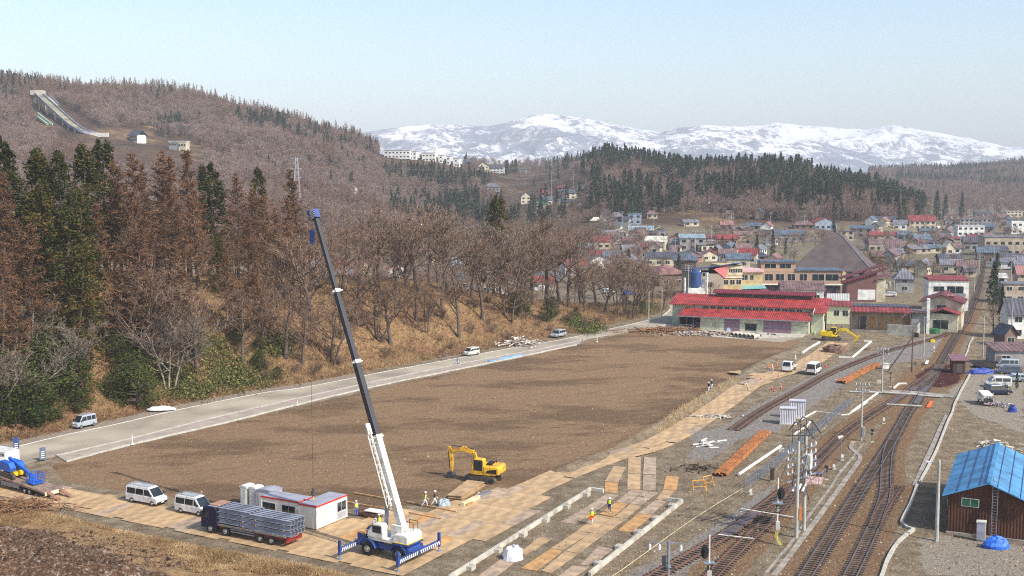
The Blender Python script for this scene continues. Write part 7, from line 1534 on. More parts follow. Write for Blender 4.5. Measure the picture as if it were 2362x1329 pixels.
def big_roof():
 Y=403;c=Vector(((1912-1181)/FP*Y+4.3,Y+8,0));e=empty('temple_hall',c,radians(-20),'large temple hall under a steep dark pyramid roof with bright ridge strip','temple');r=13.6;ze,zt=4.4,16.9;m=mat('thatch_dark',(92,80,78),.75,.12,.3)
 B=[(-r,-r,ze),(r,-r,ze),(r,r,ze),(-r,r,ze)];n_=[];pts=[]
 def ring(k,z):return[(x*k,y*k,z)for x,y,_ in B]
 lv=[(1.0,ze),(.82,ze+2.5),(.55,ze+6.3),(.25,ze+10.6),(.03,zt)];V=[]
 for k,z in lv:V+=ring(k,z)
 F=[(i*4+j,i*4+(j+1)%4,(i+1)*4+(j+1)%4,(i+1)*4+j)for i in range(4)for j in range(4)]+[(3,2,1,0),(16,17,18,19)]
 MB().add(V,F).build('roof',m,e);mb=MB()
 for(k0,z0),(k1,z1)in zip(lv[:-1],lv[1:]):mb.beam((r*k0+.0,-r*k0,z0+.1),(r*k1,-r*k1,z1+.1),.22,.2)
 mb.build('ridge_strip',mat('ridge_metal',(130,140,150),.4,metal=.3),e);MB().tube((0,0,zt-.3),(0,0,zt+.5),.5,.5,8).beam((0,0,zt+.5),(0,0,zt+1.2),.5,.5).build('finial',M_DARK,e)
 MB().box(-r*.8,r*.8,-r*.8,r*.8,0,ze).build('wall',wm('dark'),e);MB().box(-r-.1,r+.1,-r-.1,r+.1,ze-.35,ze-.02).build('eaves',wm('brown'),e)
 for k in range(6):MB().box(-r*.8+1+k*3.4,-r*.8+3+k*3.4,-r*.8-.05,-r*.8,2.4,4.2).build('window',wm('white'),e)
 for k in range(6):MB().box(r*.8,r*.8+.05,-r*.8+1+k*3.4,-r*.8+3+k*3.4,1.0,4.2).build('side_panel',wm('white'),e)
big_roof()
def barn():
 Y=345;H_=lambda*a:None
 house(1800,1902,696,648,'brown','white','low white shed with brown, blue and rusty striped roof below the temple hall',-8,'gable',9,True,'shed',name='striped_shed')
 p=GT(1842,694,250);o=MB().add([(-3.2,-4.2,0),(3.2,-4.2,0),(2.4,0,2.4),(-4.0,0,2.4)],[(0,1,2,3)])
barn()
house(1508,1590,660,606,'pink','brown','hall with pink brown roof and tall window wall left of the blue tank',18,'hip',12,True,'hall',name='hall')
t=empty('blue_tank',G(1604,690),0,'blue industrial cyclone tank on a white frame behind the warehouse','tank');MB().tube((0,0,4.0),(0,0,8),1.7,1.7,16).tube((0,0,3),(0,0,4.0),.7,1.7,16).tube((0,0,8),(0,0,8.6),1.7,.8,16).build('tank',mat('tank_blue',(44,78,134),.5),t);MB().box(-2.4,2.4,-2,2,0,3.4).build('base',wm('white'),t)
for dx in(-3.4,3.2):MB().tube((dx,-1,0),(dx,-1,8 if dx>0 else 6.5),.35,.35,10).build('pipe',M_CW,t)
for x,h in((1612,8.5),(1622,6)):o=MB().tube((0,0,0),(0,0,h),.5,.5,12).build('white_silo',M_CW,None,G(x,690));tag(o,'slim white cylinder %s behind the warehouse'%('taller, next to the blue tank' if x<1615 else 'shorter, right of the taller one'),'silo','white cylinders behind the warehouse')
def red_house():
 O=GT(2122,762,200);e=empty('house',Vector((O.x,O.y,0)),radians(-24),'cream house with stepped maroon roofs in front of the white flat building','house');cw=wm('cream')
 MB().box(0,9,3,14,0,6.6).prism([(0,6.6),(4.5,8.2),(9,6.6)],3,14).build('wall',cw,e);mb=MB();roof_gable(mb,0,9,3,14,6.6,8.3,.7,.2,'y');mb.build('roof',rm('maroon',1),e)
 MB().box(2.0,8.4,-2,3,0,4.4).build('front_wall',cw,e);mb=MB();roof_gable(mb,2.0,8.4,-2,3,4.4,5.4,.6,.2,'y');mb.build('front_roof',rm('red',1),e)
 MB().box(4.9,7.4,3.5,8,8.05,8.2).build('skylight_panel',rm('pink'),e)
 window(e,'f',3.4,5.6,5.0,6.0,(0,9,3,14));window(e,'f',3.0,6.5,.8,3.0,(2.0,8.4,-2,3));
 for y in(4.5,7.5,10.5):window(e,'r',y,y+1.4,3.5,5.0,(0,9,3,14))
 window(e,'r',-.8,.8,2.0,2.8,(2.0,8.4,-2,3))
 O=GT(2140,716,200);g=empty('house',Vector((O.x,O.y,0)),radians(-10),'white two storey house with red flat roof near the track','house');g.scale=(1,1,.86);MB().box(0,10.5,0,7,0,9.6).build('wall',wm('white'),g);MB().box(-.3,10.8,-.3,7.3,9.6,9.9).add([(-.1,-.1,9.92),(10.6,-.1,9.92),(10.6,7.1,10.7),(-.1,7.1,10.7)],[(0,1,2,3)]).build('roof',rm('red'),g)
 for a,b,z0,z1 in((1.3,4.2,6.0,7.8),(4.8,9.2,5.0,7.9)):window(g,'f',a,b,z0,z1,(0,10.5,0,7))
 MB().box(4.6,9.6,-1.0,0,4.7,4.85).box(4.6,9.6,-1.0,-.95,4.85,5.7).build('balcony',M_STEEL,g)
red_house()
def slant_house():
 O=GT(1952,696,200);e=empty('house',Vector((O.x,O.y,0)),radians(-6),'brown building with two slanting maroon roofs rising to the right','house');MB().prism([(0,0),(0,5.6),(8.5,8.4),(8.5,0)],0,7).build('wall',mat('maroon_wall',(120,84,80),.8),e)
 for z,y0,y1 in((0,-.8,3.2),(.9,3.0,7.4)):MB().prism([(-1.2,5.4+z),(11.5,9.6+z),(11.5,9.9+z),(-1.2,5.7+z)],y0,y1).build('roof',rm('maroon'),e)
 MB().box(3.2,8.2,-.06,0,.6,3.6).build('shutter',wm('white'),e);MB().box(8.6,11.2,.5,6,0,6.4).build('side_wall',wm('cream'),e);MB().prism([(8.0,6.4),(12.5,7.9),(12.5,8.1),(8.0,6.6)],-.5,6.5).build('side_roof',rm('pink'),e)
slant_house()
hatch(GT(2050,684,200)+Vector((0,0,.05)),radians(175),M_VW,'white saloon car on the raised yard behind the maroon roofed building',4.5,1.7,1.4)
HS=[(2292,2400,845,795,'brown','grey','grey garage with scalloped tile roof behind the parked vans',-3,'shed'),(2322,2420,782,688,'dark','white','white house with dark blue roof above the tiled garage',-4,'gable'),(2312,2420,700,650,'grey','beige','beige box building with roof railing at the right edge',-2,'flat'),(2314,2346,800,748,'dark','brown','small brown house with steep gable left of the white house',10,'gabley'),(2064,2108,676,618,'grey','grey','old grey house behind the satellite dish',-10,'hip'),(1450,1507,548,520,'sky','dark','open barn with pale metal roof left of the yellow crane',-5,'gable'),(1501,1537,547,530,'grey','grey','grey shed right of the pale roofed barn',-5,'flat'),(1484,1537,576,544,'cream','cream','house with large cream roof between red roofs',-25,'gable'),(1472,1521,582,560,'red','orange','orange house with bright red roof below the cream roof',12,'gable'),(1522,1556,562,546,'red','brown','low red roofed house right of the cream roof',-10,'gable'),(1567,1627,578,540,'sky','grey','grey building with broad pale blue roof',-4,'shed'),(1588,1626,575,557,'white','white','white arched tent roof below the pale blue roof',0,'arch'),(1626,1653,556,546,'red','white','narrow red roof left of the orange walled house',-5,'gable'),(1652,1702,566,540,'red','orange','orange walled house with red roof beside round bushes',-5,'gable'),(1614,1650,580,565,'dark','cream','cream box house with dark lean-to below the white tent roof',20,'flat'),(1616,1658,603,577,'brown','cream','cream house with one small window above the blue school roof',18,'gabley'),(1488,1592,614,580,'dark','cream','long dark roofed house with cream balcony band',-3,'gable'),(1570,1592,612,586,'white','blue','narrow annex with pale corrugated roof at the end of the long house',-3,'shed'),(1591,1622,606,582,'brown','orange','brown roofed house with lit orange wall above the school',15,'gable'),(1658,1698,602,574,'brown','blue','bluish house with brown roof right of the cream house',-6,'gable'),(1697,1734,588,562,'brown','ochre','brown roofed house with yellow wall among garden trees',14,'gable'),(1788,1857,558,530,'blue','grey','long blue grey roofed house right of the dark firs',-4,'gable'),(1760,1788,546,528,'white','dark','dark house with white roof edge left of the long blue grey one',-2,'flat'),(1876,1932,530,501,'red','blue','house with red and grey gable roof behind the temple hall tip',8,'gabley'),(1830,1878,530,508,'brown','brown','brown hip roofed house left of the red and grey gable',-5,'hip'),(1958,2014,549,520,'blue','grey','house with large slate blue sloping roof right of the temple hall',-22,'shed'),(1938,1970,555,532,'dark','beige','dark boxy house touching the temple roof edge',-2,'flat'),(2012,2072,552,534,'red','white','long low house with thin red roof and white walls',-4,'gable'),(2004,2082,580,550,'brown','beige','wide hall with curved brown roof and pale windows',-3,'arch'),(2018,2066,516,498,'dark','beige','house with dark roof below the temple at the wood edge',-20,'gable'),(2060,2092,530,507,'grey','white','white walled house with grey roof left of the red roofed block',-18,'gable'),(2060,2116,502,474,'grey','dark','large grey hip and gable temple roof at the foot of the wood',-5,'hip'),(2097,2158,530,496,'red','cream','two storey cream block with red roof and sunlit end',-8,'gable'),(2122,2160,542,526,'blue','grey','low blue grey roof in front of the red roofed block',-6,'gable'),(2164,2186,534,521,'cream','ochre','small yellowish house right of the red roofed block',5,'gable'),(2184,2206,537,517,'brown','grey','grey gable house between yellowish house and concrete block',0,'gabley'),(2214,2296,522,504,'grey','grey','long grey concrete building near the far street',-3,'flat'),(2208,2270,545,518,'white','white','white building with dark opening left of the round tree',-3,'flat'),(2233,2254,552,540,'red','grey','tiny red roof below the white building',-5,'gable'),(2104,2146,556,538,'sky','grey','barn with pale arched roof among dark roofs',-8,'arch'),(2153,2216,558,546,'red','pink' if False else 'beige','row house with long dull red roof',-5,'gable'),(2120,2186,570,552,'dark','dark','long dark tiled roof in front of the pale arched barn',-6,'gable'),(2095,2144,586,565,'grey','beige','house with slanting grey roof and skylight strip',12,'gable'),(2180,2202,588,556,'cream','cream','narrow cream house left of the blue sheet',6,'gabley'),(2198,2218,586,562,'brown','white','white house with brown roof under the blue sheet',-6,'gable'),(2222,2256,578,545,'dark','grey','grey two storey house with dark roof left of the big hotel',-10,'gable'),(2270,2420,590,543,'grey','beige','big beige flat roofed hotel with window rows at the right edge',-3,'flat'),(2270,2324,598,566,'dark','cream','cream walled house with dark roof in front of the hotel',-8,'gable'),(2332,2400,540,505,'dark','white','large white building with dark upper storey at the right edge',-3,'flat'),(2250,2286,500,486,'dark','blue','dark roofed house far down the street',-5,'gable'),(2322,2400,500,486,'cream','cream','far cream building at the right edge below the ridge',-3,'flat'),(2290,2342,620,594,'grey','white','white house with grey roof and dark window bars in front of the hotel',-10,'gable'),(2340,2400,624,600,'grey','grey','wide grey roofed house at the right edge',-6,'gable'),(2166,2217,610,585,'dark','dark','long dark slate roof behind the white flat building',-4,'gable'),(2298,2322,655,630,'white','white','small white house right of the tall fir',-6,'gable'),(2346,2400,664,612,'pink','pink' if False else 'beige','house with purple pink roof at the right edge',-4,'gable'),(2226,2250,640,615,'grey','beige','low house at the far end of the visible track',-4,'gable'),(1399,1462,556,539,'sky','white','white house with pale blue roof left of the cream roof',-8,'gable'),(1430,1476,566,546,'pink','beige','long dull pink roof left of the cream roof',-22,'gable'),(1377,1430,540,515,'green','white','white workshop with green roof',-5,'gable'),(1353,1378,543,523,'white','orange','orange fronted house with white roof left of the workshop',-8,'gabley'),(1407,1437,514,489,'grey','dark','dark two storey house under the cedars',-6,'hip'),(1448,1480,518,491,'teal','blue','teal house with flat roof below the wood',-5,'flat'),(1361,1388,520,500,'cream','brown','brown house with cream roof rim above the workshop',-6,'hip'),(1353,1380,502,479,'brown','brown','brown hip roofed house left of the cedars',-6,'hip'),(1405,1436,528,512,'blue','white','pale house with blue roof behind the workshop',-6,'gable'),(1200,1226,470,443,'dark','cream','cream house with dark roof left of the hillside group',14,'gabley'),(1246,1267,452,439,'red','beige','small red roofed house on the hillside',8,'gable'),(1286,1307,440,428,'red','grey','red roofed house at the top of the hillside lane',-4,'gable'),(1301,1342,460,436,'dark','cream','big dark roofed barn with cream gable on the hillside',20,'gable'),(1332,1348,436,424,'white','white','small white gable house above the dark barn',0,'gabley'),(1251,1274,473,453,'blue','white','white house with blue roof in the hillside group',-4,'gable'),(1233,1264,481,464,'green','cream','cream house with green roof in the hillside group',5,'gable'),(1287,1320,478,459,'dark','beige','beige house below the dark barn',-3,'gable'),(1325,1351,474,459,'dark','cream','cream house with dark roof right of the beige one',-3,'gable'),(1116,1152,441,422,'grey','grey','grey house with broad roof alone on the slope',-3,'hip'),(1200,1222,400,387,'green','green' if False else 'blue','long green roofed shed on the ridge',-4,'shed'),(1072,1096,389,366,'dark','brown','dark brown house with yellow lit side on the ridge',-4,'gable'),(1101,1128,397,374,'green','cream','cream house with green roof on the ridge',6,'gabley'),(1128,1162,399,381,'dark','white','white house with dark roof on the ridge',-10,'gable'),(1108,1160,358,351,'white','beige','long pale roof on the ridge behind the houses',-2,'flat'),(652,678,455,437,'white','white','white roofed house seen through the larches',0,'gable')]
gH='houses of the town'
for h in HS:house(h[0],h[1],h[2],h[3],h[4],h[5],h[6],h[7],h[8],group=gH if h[2]<660 else None)
rh=random.Random(21);rc_=['red','grey','dark','blue','white','brown','red','sky'];wc_=['white','cream','white','grey','beige','white']
cn=dict(red='red',grey='grey',dark='dark',blue='blue grey',white='white',brown='brown',sky='pale blue')
for i in range(60):
 Y=350*(820/350)**rh.random();x=rh.uniform(640,1390);r_=rh.choice(rc_);w_=rh.choice(wc_);sc_=FP/Y;wpx=rh.uniform(7,11)*sc_;hp=rh.uniform(4.5,6.5)*sc_
 if x<760 and Y>600:continue
 gx,gy=PXY((x-1181)/FP*Y,Y,0)
 house(x-wpx/2,x+wpx/2,gy,gy-hp,r_,w_,'%s roofed house with %s walls behind the bare trees, %s'%(cn[r_],w_,'left of the crane boom' if x<760 else 'above the compact car' if x<1100 else 'above the log pile' if x<1250 else 'left of the workshop'),rh.uniform(-25,20),rh.choice(['gable','gable','hip','gabley']),group='houses behind the embankment trees',Y=Y)
rk=random.Random(33)
for i in range(120):
 Y=420*(1000/420)**rk.random();x=rk.uniform(1395,2400);gx,gy=PXY((x-1181)/FP*Y,Y,0)
 if gy>640 or(1800<x<2010 and gy>530)or(2235<x<2275 and gy>560):continue
 r_=rk.choice(['grey','dark','brown','grey','dark','blue','grey','red','brown','pink']);w_=rk.choice(['white','cream','grey','beige','brown','grey']);s_=FP/Y;wd=rk.uniform(6,10)*s_;hp=rk.uniform(4,6.5)*s_
 zn='above the warehouse' if x<1700 else 'around the temple hall' if x<2030 else 'left of the far street' if x<2230 else 'near the right hotel'
 house(x-wd/2,x+wd/2,gy,gy-hp,r_,w_,'small %s roofed house with %s walls in town %s'%({'grey':'grey','dark':'dark','brown':'brown','blue':'slate blue','red':'faded red','white':'white','pink':'dull pink'}[r_],w_,zn),rk.choice([-22,-15,-5,70,60,10]),rk.choice(['gable','gable','hip','gabley','gable']),group='small houses filling the town',Y=Y)
for i,(x0,x1,yb,yt,l)in enumerate(((886,950,371,350,'long low white block at the left of the ridge school'),(943,964,373,352,'white block with dark windows left of the tall ridge block'),(973,1008,372,350,'tall white block with roof tower of the ridge school'),(1010,1026,372,352,'white narrow block right of the tall ridge block'),(1029,1041,372,351,'white narrow block in the middle right of the ridge school'),(1044,1061,371,350,'rightmost white block of the ridge school'))):
 e=house(x0,x1,yb,yt,'white','white',l,-10,'flat',12,True,'school','white school blocks on the ridge','school_block',Y=1075)
 if i==2:p=e.location;MB().box(3,6,-3,3,8,13).build('roof_tower',wm('white'),e)
def lodge():
 g=GT(318,328,500);Y=g.y;s=Y/FP;e=empty('lodge',Vector((g.x,Y,g.z)),radians(-38),'white lodge with dark roof beside the ski jump','lodge');w,d,h=30*s,24*s,26*s
 MB().add([(x,y,z)for y in(-d/2,d/2)for x,z in((-w/2,-4),(-w/2,h*.62),(w/2,h*.62),(w/2,-4))],[(0,3,2,1),(4,5,6,7),(0,1,5,4),(1,2,6,5),(2,3,7,6),(3,0,4,7)]).build('wall',wm('white'),e);mb=MB();roof_gable(mb,-w/2,w/2,-d/2,d/2,h*.62,h,1.2,.5);mb.build('roof',rm('dark'),e)
 for k in range(5):MB().box(-w/2+w*(k+.2)/5,-w/2+w*(k+.8)/5,-d/2-.2,-d/2,h*.1,h*.3).build('window',M_GL,e)
 MB().box(-w/2,w/2,-d/2-.8,-d/2,h*.4,h*.46).build('balcony',wm('brown'),e)
lodge()
for x0,x1,yb,yt,m,l,nm in((416,434,349,327,'cream','pale concrete judging tower below the lodge','tower'),(394,414,345,327,'grey','grey open scoreboard left of the judging tower','scoreboard'),(427,455,300,289,'white','small white roofed stand on the wooded hill','grandstand')):
 g=GT((x0+x1)/2,yb,500);s=g.y/FP;w=(x1-x0)*s;h=(yb-yt)*s;e=empty(nm,g,radians(-12),l,nm);MB().box(-w/2,w/2,-3,3,-4,h).build('wall',wm(m),e);MB().box(-w/2-.3,w/2+.3,-3.3,3.3,h,h+.4).build('roof',wm('white'),e)
 for k in range(3):MB().box(-w/2+w*(k+.2)/3,-w/2+w*(k+.8)/3,-3.1,-3.0,h*.5,h*.75).build('window',M_GL,e)
def ski_jump():
 def run(pts,w,label,deckm,sidem,pillars,name='ski_jump',rise=0):
  P=[]
  for px,py,lift in pts:Y=GT(px,py+lift,500).y;P.append(Vector(((px-1181)/FP*Y,Y,zat(px,py,Y))))
  Q=[]
  for i in range(len(P)-1):
   p0=P[max(i-1,0)];p1=P[i];p2=P[i+1];p3=P[min(i+2,len(P)-1)]
   for k in range(5):t=k/5;Q.append(.5*((2*p1)+(p2-p0)*t+(2*p0-5*p1+4*p2-p3)*t*t+(3*p1-p0-3*p2+p3)*t**3))
  Q.append(P[-1]);e=empty(name,Q[0],0,label,'ski jump');O=Q[0];mb=MB();n=len(Q);d=(Q[-1]-Q[0]);nv=Vector((-d.y,d.x,0)).normalized();nv=nv if nv.y>0 else-nv
  V=[q-O-nv*w/2 for q in Q]+[q-O+nv*w/2 for q in Q];V+=[v-Vector((0,0,.6))for v in V]
  F=[(i,i+1,n+i+1,n+i)for i in range(n-1)]+[(2*n+i,3*n+i,3*n+i+1,2*n+i+1)for i in range(n-1)]+[(i+2*n,i+1+2*n,i+1,i)for i in range(n-1)]+[(n+i,n+i+1,3*n+i+1,3*n+i)for i in range(n-1)]
  mb.add(V,F).build('slide',deckm,e);
  for s in(-1,1):
   mb=MB()
   for a,b in zip(Q[:-1],Q[1:]):mb.beam(a-O+nv*s*w/2+Vector((0,0,.6)),b-O+nv*s*w/2+Vector((0,0,.6)),.5,1.6)
   mb.build('side_wall',sidem,e)
  if pillars:
   for k in range(2,int(n*.72),3):
    q=Q[k];zt=hz(q.x,q.y)
    for s in(-1,1):
     if q.z-zt>1.0:MB().beam(q-O+nv*s*(w/2-.5)-Vector((0,0,.5)),Vector((q.x-O.x,q.y-O.y,zt-O.z-2))+nv*s*(w/2-.5),1.1).build('pillar',M_CONC,e)
  return e,Q
 dk=mat('slide_straw',(144,136,112),.9,.25,.1);gy=mat('slide_side',(150,152,170),.7,.1,.3)
 e,Q=run([(101,217,24),(128,243,22),(158,272,14),(180,291,8),(205,305,3),(235,312,1)],6.5,'large ski jump with straw grey slide on concrete pillars',dk,gy,True)
 O=Q[0];MB().box(-5,4,-5,5,-1,3).build('start_house',M_CONC,e);MB().beam((-3,0,-1),(-3,0,-14),2).build('start_pillar',M_CW,e)
 run([(114,217,14),(128,229,14),(141,243,14)],4,'short second slide right of the large ski jump',M_CONC,gy,False)
 run([(91,262,12),(107,276,6),(124,289,2)],4,'small green training jump left of the large one',mat('green_mat',(60,120,80),.9),M_CW,False)
 o=MB().box(-8,8,-.3,.3,0,3).build('white_banner_wall',M_WHITE,None,GT(228,316,500),radians(-10));tag(o,'pale blue and white banner wall at the end of the ski slide','banner')
ski_jump()
# poles, signals, fences, town trees
M_POLE=mat('concrete_pole',(176,176,168),.85,.1,1);M_POLED=mat('dark_pole',(96,84,78),.85,.2,1);M_INS=mat('insulator',(224,226,228),.4,.05)
def utility(x,yb,yt,label,arms=2,Y=None,r=.17,m=M_POLE,tf=False,cat='utility pole',group='utility poles of the town',name='utility_pole',z=None):
 g=(GT(x,yb,110)if Y is None else Vector(((x-1181)/FP*Y,Y,hz((x-1181)/FP*Y,Y))));h=max(4,zat(x,yt,g.y)-g.z);e=empty(name,g,radians(-25),label,cat,group)
 MB().tube((0,0,-.5),(0,0,h),r,r*.6,8).build('pole',m,e)
 for k in range(arms):
  z_=h-.3-k*.8;a=MB().beam((-.9,0,z_),(.9,0,z_),.1).build('crossarm',M_STEEL,e);mb=MB()
  for q in(-.85,-.35,.35,.85):mb.tube((q,0,z_+.05),(q,0,z_+.32),.07,.05,6)
  mb.build('insulator',M_INS,a)
 if tf:MB().tube((.4,0,h-3.4),(.4,0,h-2.4),.3,.3,10).build('transformer',M_STEEL,e)
 return e
PO=[(1496,758,671,'plain grey pole at the far corner of the field',0),(1526,744,661,'grey pole behind the plain one at the field corner',0),(1587,690,611,'pole with many insulators in front of the blue tank',3),(1601,690,640,'leaning stay pole right of the blue tank pole',0),(1746,676,598,'white pole in front of the ochre school wing, left of a pair',3),(1753,676,602,'white pole in front of the ochre school wing, right of a pair',2),(1603,605,530,'tall pole above the blue school roof',2),(1557,600,550,'pole above the long dark roofed house',2),(1695,603,583,'pole right of the bluish house',2),(1981,652,596,'pole with crossarms right of the temple hall',3),(1508,524,479,'pole at the foot of the wood',1),(1470,547,516,'pole in front of the pale roofed barn',1),(1404,515,488,'pole left of the dark two storey house',2),(1435,526,488,'pole above the green workshop',2),(1687,540,500,'pole before the bare wood',2),(1777,530,490,'pole beside the tall fir',2),(1272,472,395,'tall pole in the hillside group',2),(1322,435,396,'pole above the hillside barn',1),(1372,430,402,'pole on the hillside track',2),(1325,482,438,'pole beside the dark barn on the hillside',1),(1245,464,441,'pole left of the small red house on the hillside',1),(1211,436,418,'pole on the slope left of the hillside group',1),(1855,530,495,'pole left of the red and grey gable house',2),(2085,560,538,'pole by the curved brown hall',2),(2118,580,543,'pole in front of the pale arched barn',1),(2170,520,480,'pole right of the red roofed block',1),(2185,585,555,'pole above the narrow cream house',2),(2215,570,545,'pole left of the grey two storey house',2),(2186,620,582,'striped stay pole pair behind the white flat building',4),(2203,622,598,'pole behind the white flat building, right one',4),(2258,634,580,'pole with many arms at the end of the track',5),(2292,608,565,'pole in front of the cream walled house',1),(2331,664,598,'pole at the beige box building',1),(2338,640,588,'pole left of the grey roofed houses at the edge',2),(2030,600,560,'pole between dark roofs right of the temple hall',2),(2062,680,645,'short pole in front of the old grey house',0),(2310,500,470,'pole far down the street',2),(2280,520,478,'pole beside the far street',2),(1640,560,520,'pole behind the narrow red roof',1),(1545,560,525,'pole behind the cream roof',1)]
for x,yb,yt,l,a in PO:utility(x,yb,yt,l,a,r=.15)
gR='poles along the railway'
for x,yb,yt,l,a,m in((2103,859,753,'tall pole with slanting stay beside the curving siding',0,M_POLED),(2130,822,730,'slim pole between the siding and the main track',0,M_POLE),(2034,908,803,'pole at the end of the white kerb by the foot crossing',2,M_POLE),(1986,1017,884,'pole with crossarms and box beside the yard line',2,M_POLE),(2160,1248,1062,'thick grey pole with lamp left of the blue roofed shed',0,M_POLE),(2156.6,752,697,'white pole in front of the cream house',0,M_INS),(2188,735,667,'slim pole at the corner of the cream house',0,M_POLE),(2247,674,638,'grey pole left of the tall fir',0,M_POLE),(2267,825,730,'pole in front of the bare tree at the right',0,M_POLE),(2332,800,696,'tall pole in front of the white house at the right',0,M_POLE)):
 e=utility(x,yb,yt,l,a,r=.15 if x!=2160 else.22,m=m,group=gR)
 if x==2103:MB().tube((-.1,0,6.6),(-4.2,-1.9,0),.14,.14,6).build('stay',M_POLED,e)
 if x==2160:MB().beam((-.2,0,7.9),(-.9,0,8.1),.06).build('lamp_arm',M_STEEL,e);MB().beam((-.8,0,8.05),(-1.3,0,8.1),.3,.15).build('lamp_head',M_CW,e)
 if x==1986:MB().box(.15,.5,-.2,.2,.8,2.0).build('box',M_POLE,e)
def lamp_post():
 e=empty('lamp_post',G(1938,1087),0,'slim lamp post with round white head beside the yard line','lamp post');MB().tube((0,0,0),(0,0,4.3),.07,.06,8).build('pole',M_STEEL,e);MB().tube((-.35,0,4.25),(.25,0,4.45),.22,.16,10).build('lamp_head',M_CW,e);MB().tube((0,0,0),(0,0,.15),.25,.2,8).build('base',M_CONC,e)
lamp_post()
def transformer_station():
 A=G(1836.6,1241);B=G(1854,1224);e=empty('transformer_station',A,0,'two concrete poles carrying a platform, insulators and wiring between the tracks','transformer station');b=B-A
 hA=zat(1832,1018,A.y);hB=zat(1850,1005,B.y)
 MB().tube((0,0,0),(0,0,hA),.2,.15,12).build('pole',M_POLE,e);MB().tube(b,b+Vector((0,0,hB)),.2,.15,12).build('pole',M_POLE,e)
 d=b.normalized();n=Vector((-d.y,d.x,0));hz_=5.3;mb=MB();c=b*.9+n*-.2+Vector((.9,.2,hz_));mb.obox(c,(d+n*.15),3.0,1.6,.12);pl=mb.build('platform',mat('pinkish_boards',(190,160,152),.85,.2,2),e);mb=MB()
 for s in(-.8,.8):
  for t in(-1.4,0,1.4):mb.beam(c+d*t+n*s,c+d*t+n*s+Vector((0,0,1.1)),.05)
  mb.beam(c+d*-1.4+n*s+Vector((0,0,1.1)),c+d*1.4+n*s+Vector((0,0,1.1)),.05)
 mb.build('handrail',M_STEEL,pl);MB().obox(b*.6+Vector((.6,.3,6.8)),d,.9,.8,1.5).build('transformer',mat('tr_white',(206,206,200),.6),e)
 rs=random.Random(6)
 for k in range(5):
  z=hA-1.2-k*.75;a=MB().beam(Vector((-1.2,-.3,z)),b+Vector((1.2,.3,z+.2)),.12).build('crossarm',M_STEEL,e);
  for q in range(7):
   if rs.random()<.4:continue
   p=Vector((-1.1,-.3,z)).lerp(b+Vector((1.1,.3,z+.2)),q/6);MB().tube(p+Vector((0,0,.06)),p+Vector((0,0,.36)),.10,.06,7).build('insulator',M_INS,a)
 for k in range(3):s=(k-1)*.5;MB().tube(Vector((s,0,hA-5.2)),Vector((s+.5,.6,hA-4.6)),.12,.12,8).build('white_fuse',M_INS,e)
 mb=MB()
 for k in range(16):p0=Vector((rs.uniform(-1,1.6),rs.uniform(-.5,1.5),hA-rs.uniform(.5,4.5)));p1=p0+Vector((rs.uniform(-.8,.8),rs.uniform(-.5,.5),-rs.uniform(1,3)));m_=(p0+p1)/2+Vector((rs.uniform(-.4,.4),0,-.5));mb.path([p0,m_,p1],.03,4)
 mb.build('cable',M_BLK,e);top=MB()
 for p,s in((Vector((0,0,hA)),0),(b+Vector((0,0,hB)),0)):
  for x in(-.6,0,.6):top.beam(p+Vector((x,0,-.2)),p+Vector((x,0,1.7)),.06)
  top.beam(p+Vector((-1.3,0,.6)),p+Vector((1.3,0,.6)),.08)
 P=[Vector((-1.0,-.2,hA+1.2)),Vector((-.4,0,hA+2.0)),Vector((.6,.1,hA+1.6)),Vector((1.6,.2,hA+.2))];top.path(P,.07,5);P=[p+b for p in P];top.path(P,.07,5)
 top.build('switch_frame',M_DARK,e);MB().box(.2,.5,-.2,.2,1.9,3.2).build('orange_tag',mat('tag_orange',(200,120,60)),e)
transformer_station()
def signal(px,base_Y,top_py,label,txt,head_dx,hz_from_top,sc=1.0,sign_drop=2.7):
 X=(px-1181)/FP*base_Y;e=empty('railway_signal',Vector((X,base_Y,0)),0,label,'signal','railway signals');h=zat(px,top_py,base_Y)
 MB().tube((0,0,0),(0,0,h),.09,.07,8).build('pole',M_CW,e);n=16;z=h-hz_from_top;c=Vector((head_dx,-.12,z));P=[]
 for y in(-.04,.04):P+=[c+Vector((cos(2*pi*k/n)*.36*sc,y,sin(2*pi*k/n)*.62*sc))for k in range(n)]
 hd=MB().add(P,[tuple(range(n)),tuple(range(2*n-1,n-1,-1))]+[(k,k+n,(k+1)%n+n,(k+1)%n)for k in range(n)]).build('backplate',M_BLK,e);mb=MB()
 for q in(-.28,0,.28):mb.tube(c+Vector((0,-.3,q*sc)),c+Vector((0,-.02,q*sc)),.10,.11,10)
 mb.build('lamp_hood',M_BLK,hd);zp=z-.95;MB().box(-.5,.5,-.35,.35,zp-.06,zp).build('platform',M_STEEL,e);mb=MB().beam((.45,.3,zp),(.45,.3,zp+1.0),.06).beam((-.45,.3,zp),(-.45,.3,zp+.6),.06);mb.build('handrail',M_STEEL,e)
 sg=MB().box(-.19,.19,-.16,-.11,zp-1.0,zp-.2).build('name_board',M_BLK,e)
 for k,ch in enumerate(txt):text_mesh(ch,.36,'lettering',M_WHITE,sg,Matrix.Translation((0,-.17,zp-.4-k*.38))@Matrix.Rotation(pi/2,4,'X'))
 MB().box(-.18,.22,-.2,.12,1.5,2.4).build('control_box',M_POLE,e)
 for k,dx in enumerate((-.12,0,.12)):MB().path([(dx,-.1,1.6),(dx-.1,-.15,.9),(dx+.1,-.2,.4),(dx+.35,-.25,0)],.03,5).build('cable',mat('yellow_cable',(206,200,60)),e)
g_=G(1806.5,1256);signal(1808,g_.y,1103,'railway signal with round black head and white on black sign 上本','上本',.28,1.55,1.05)
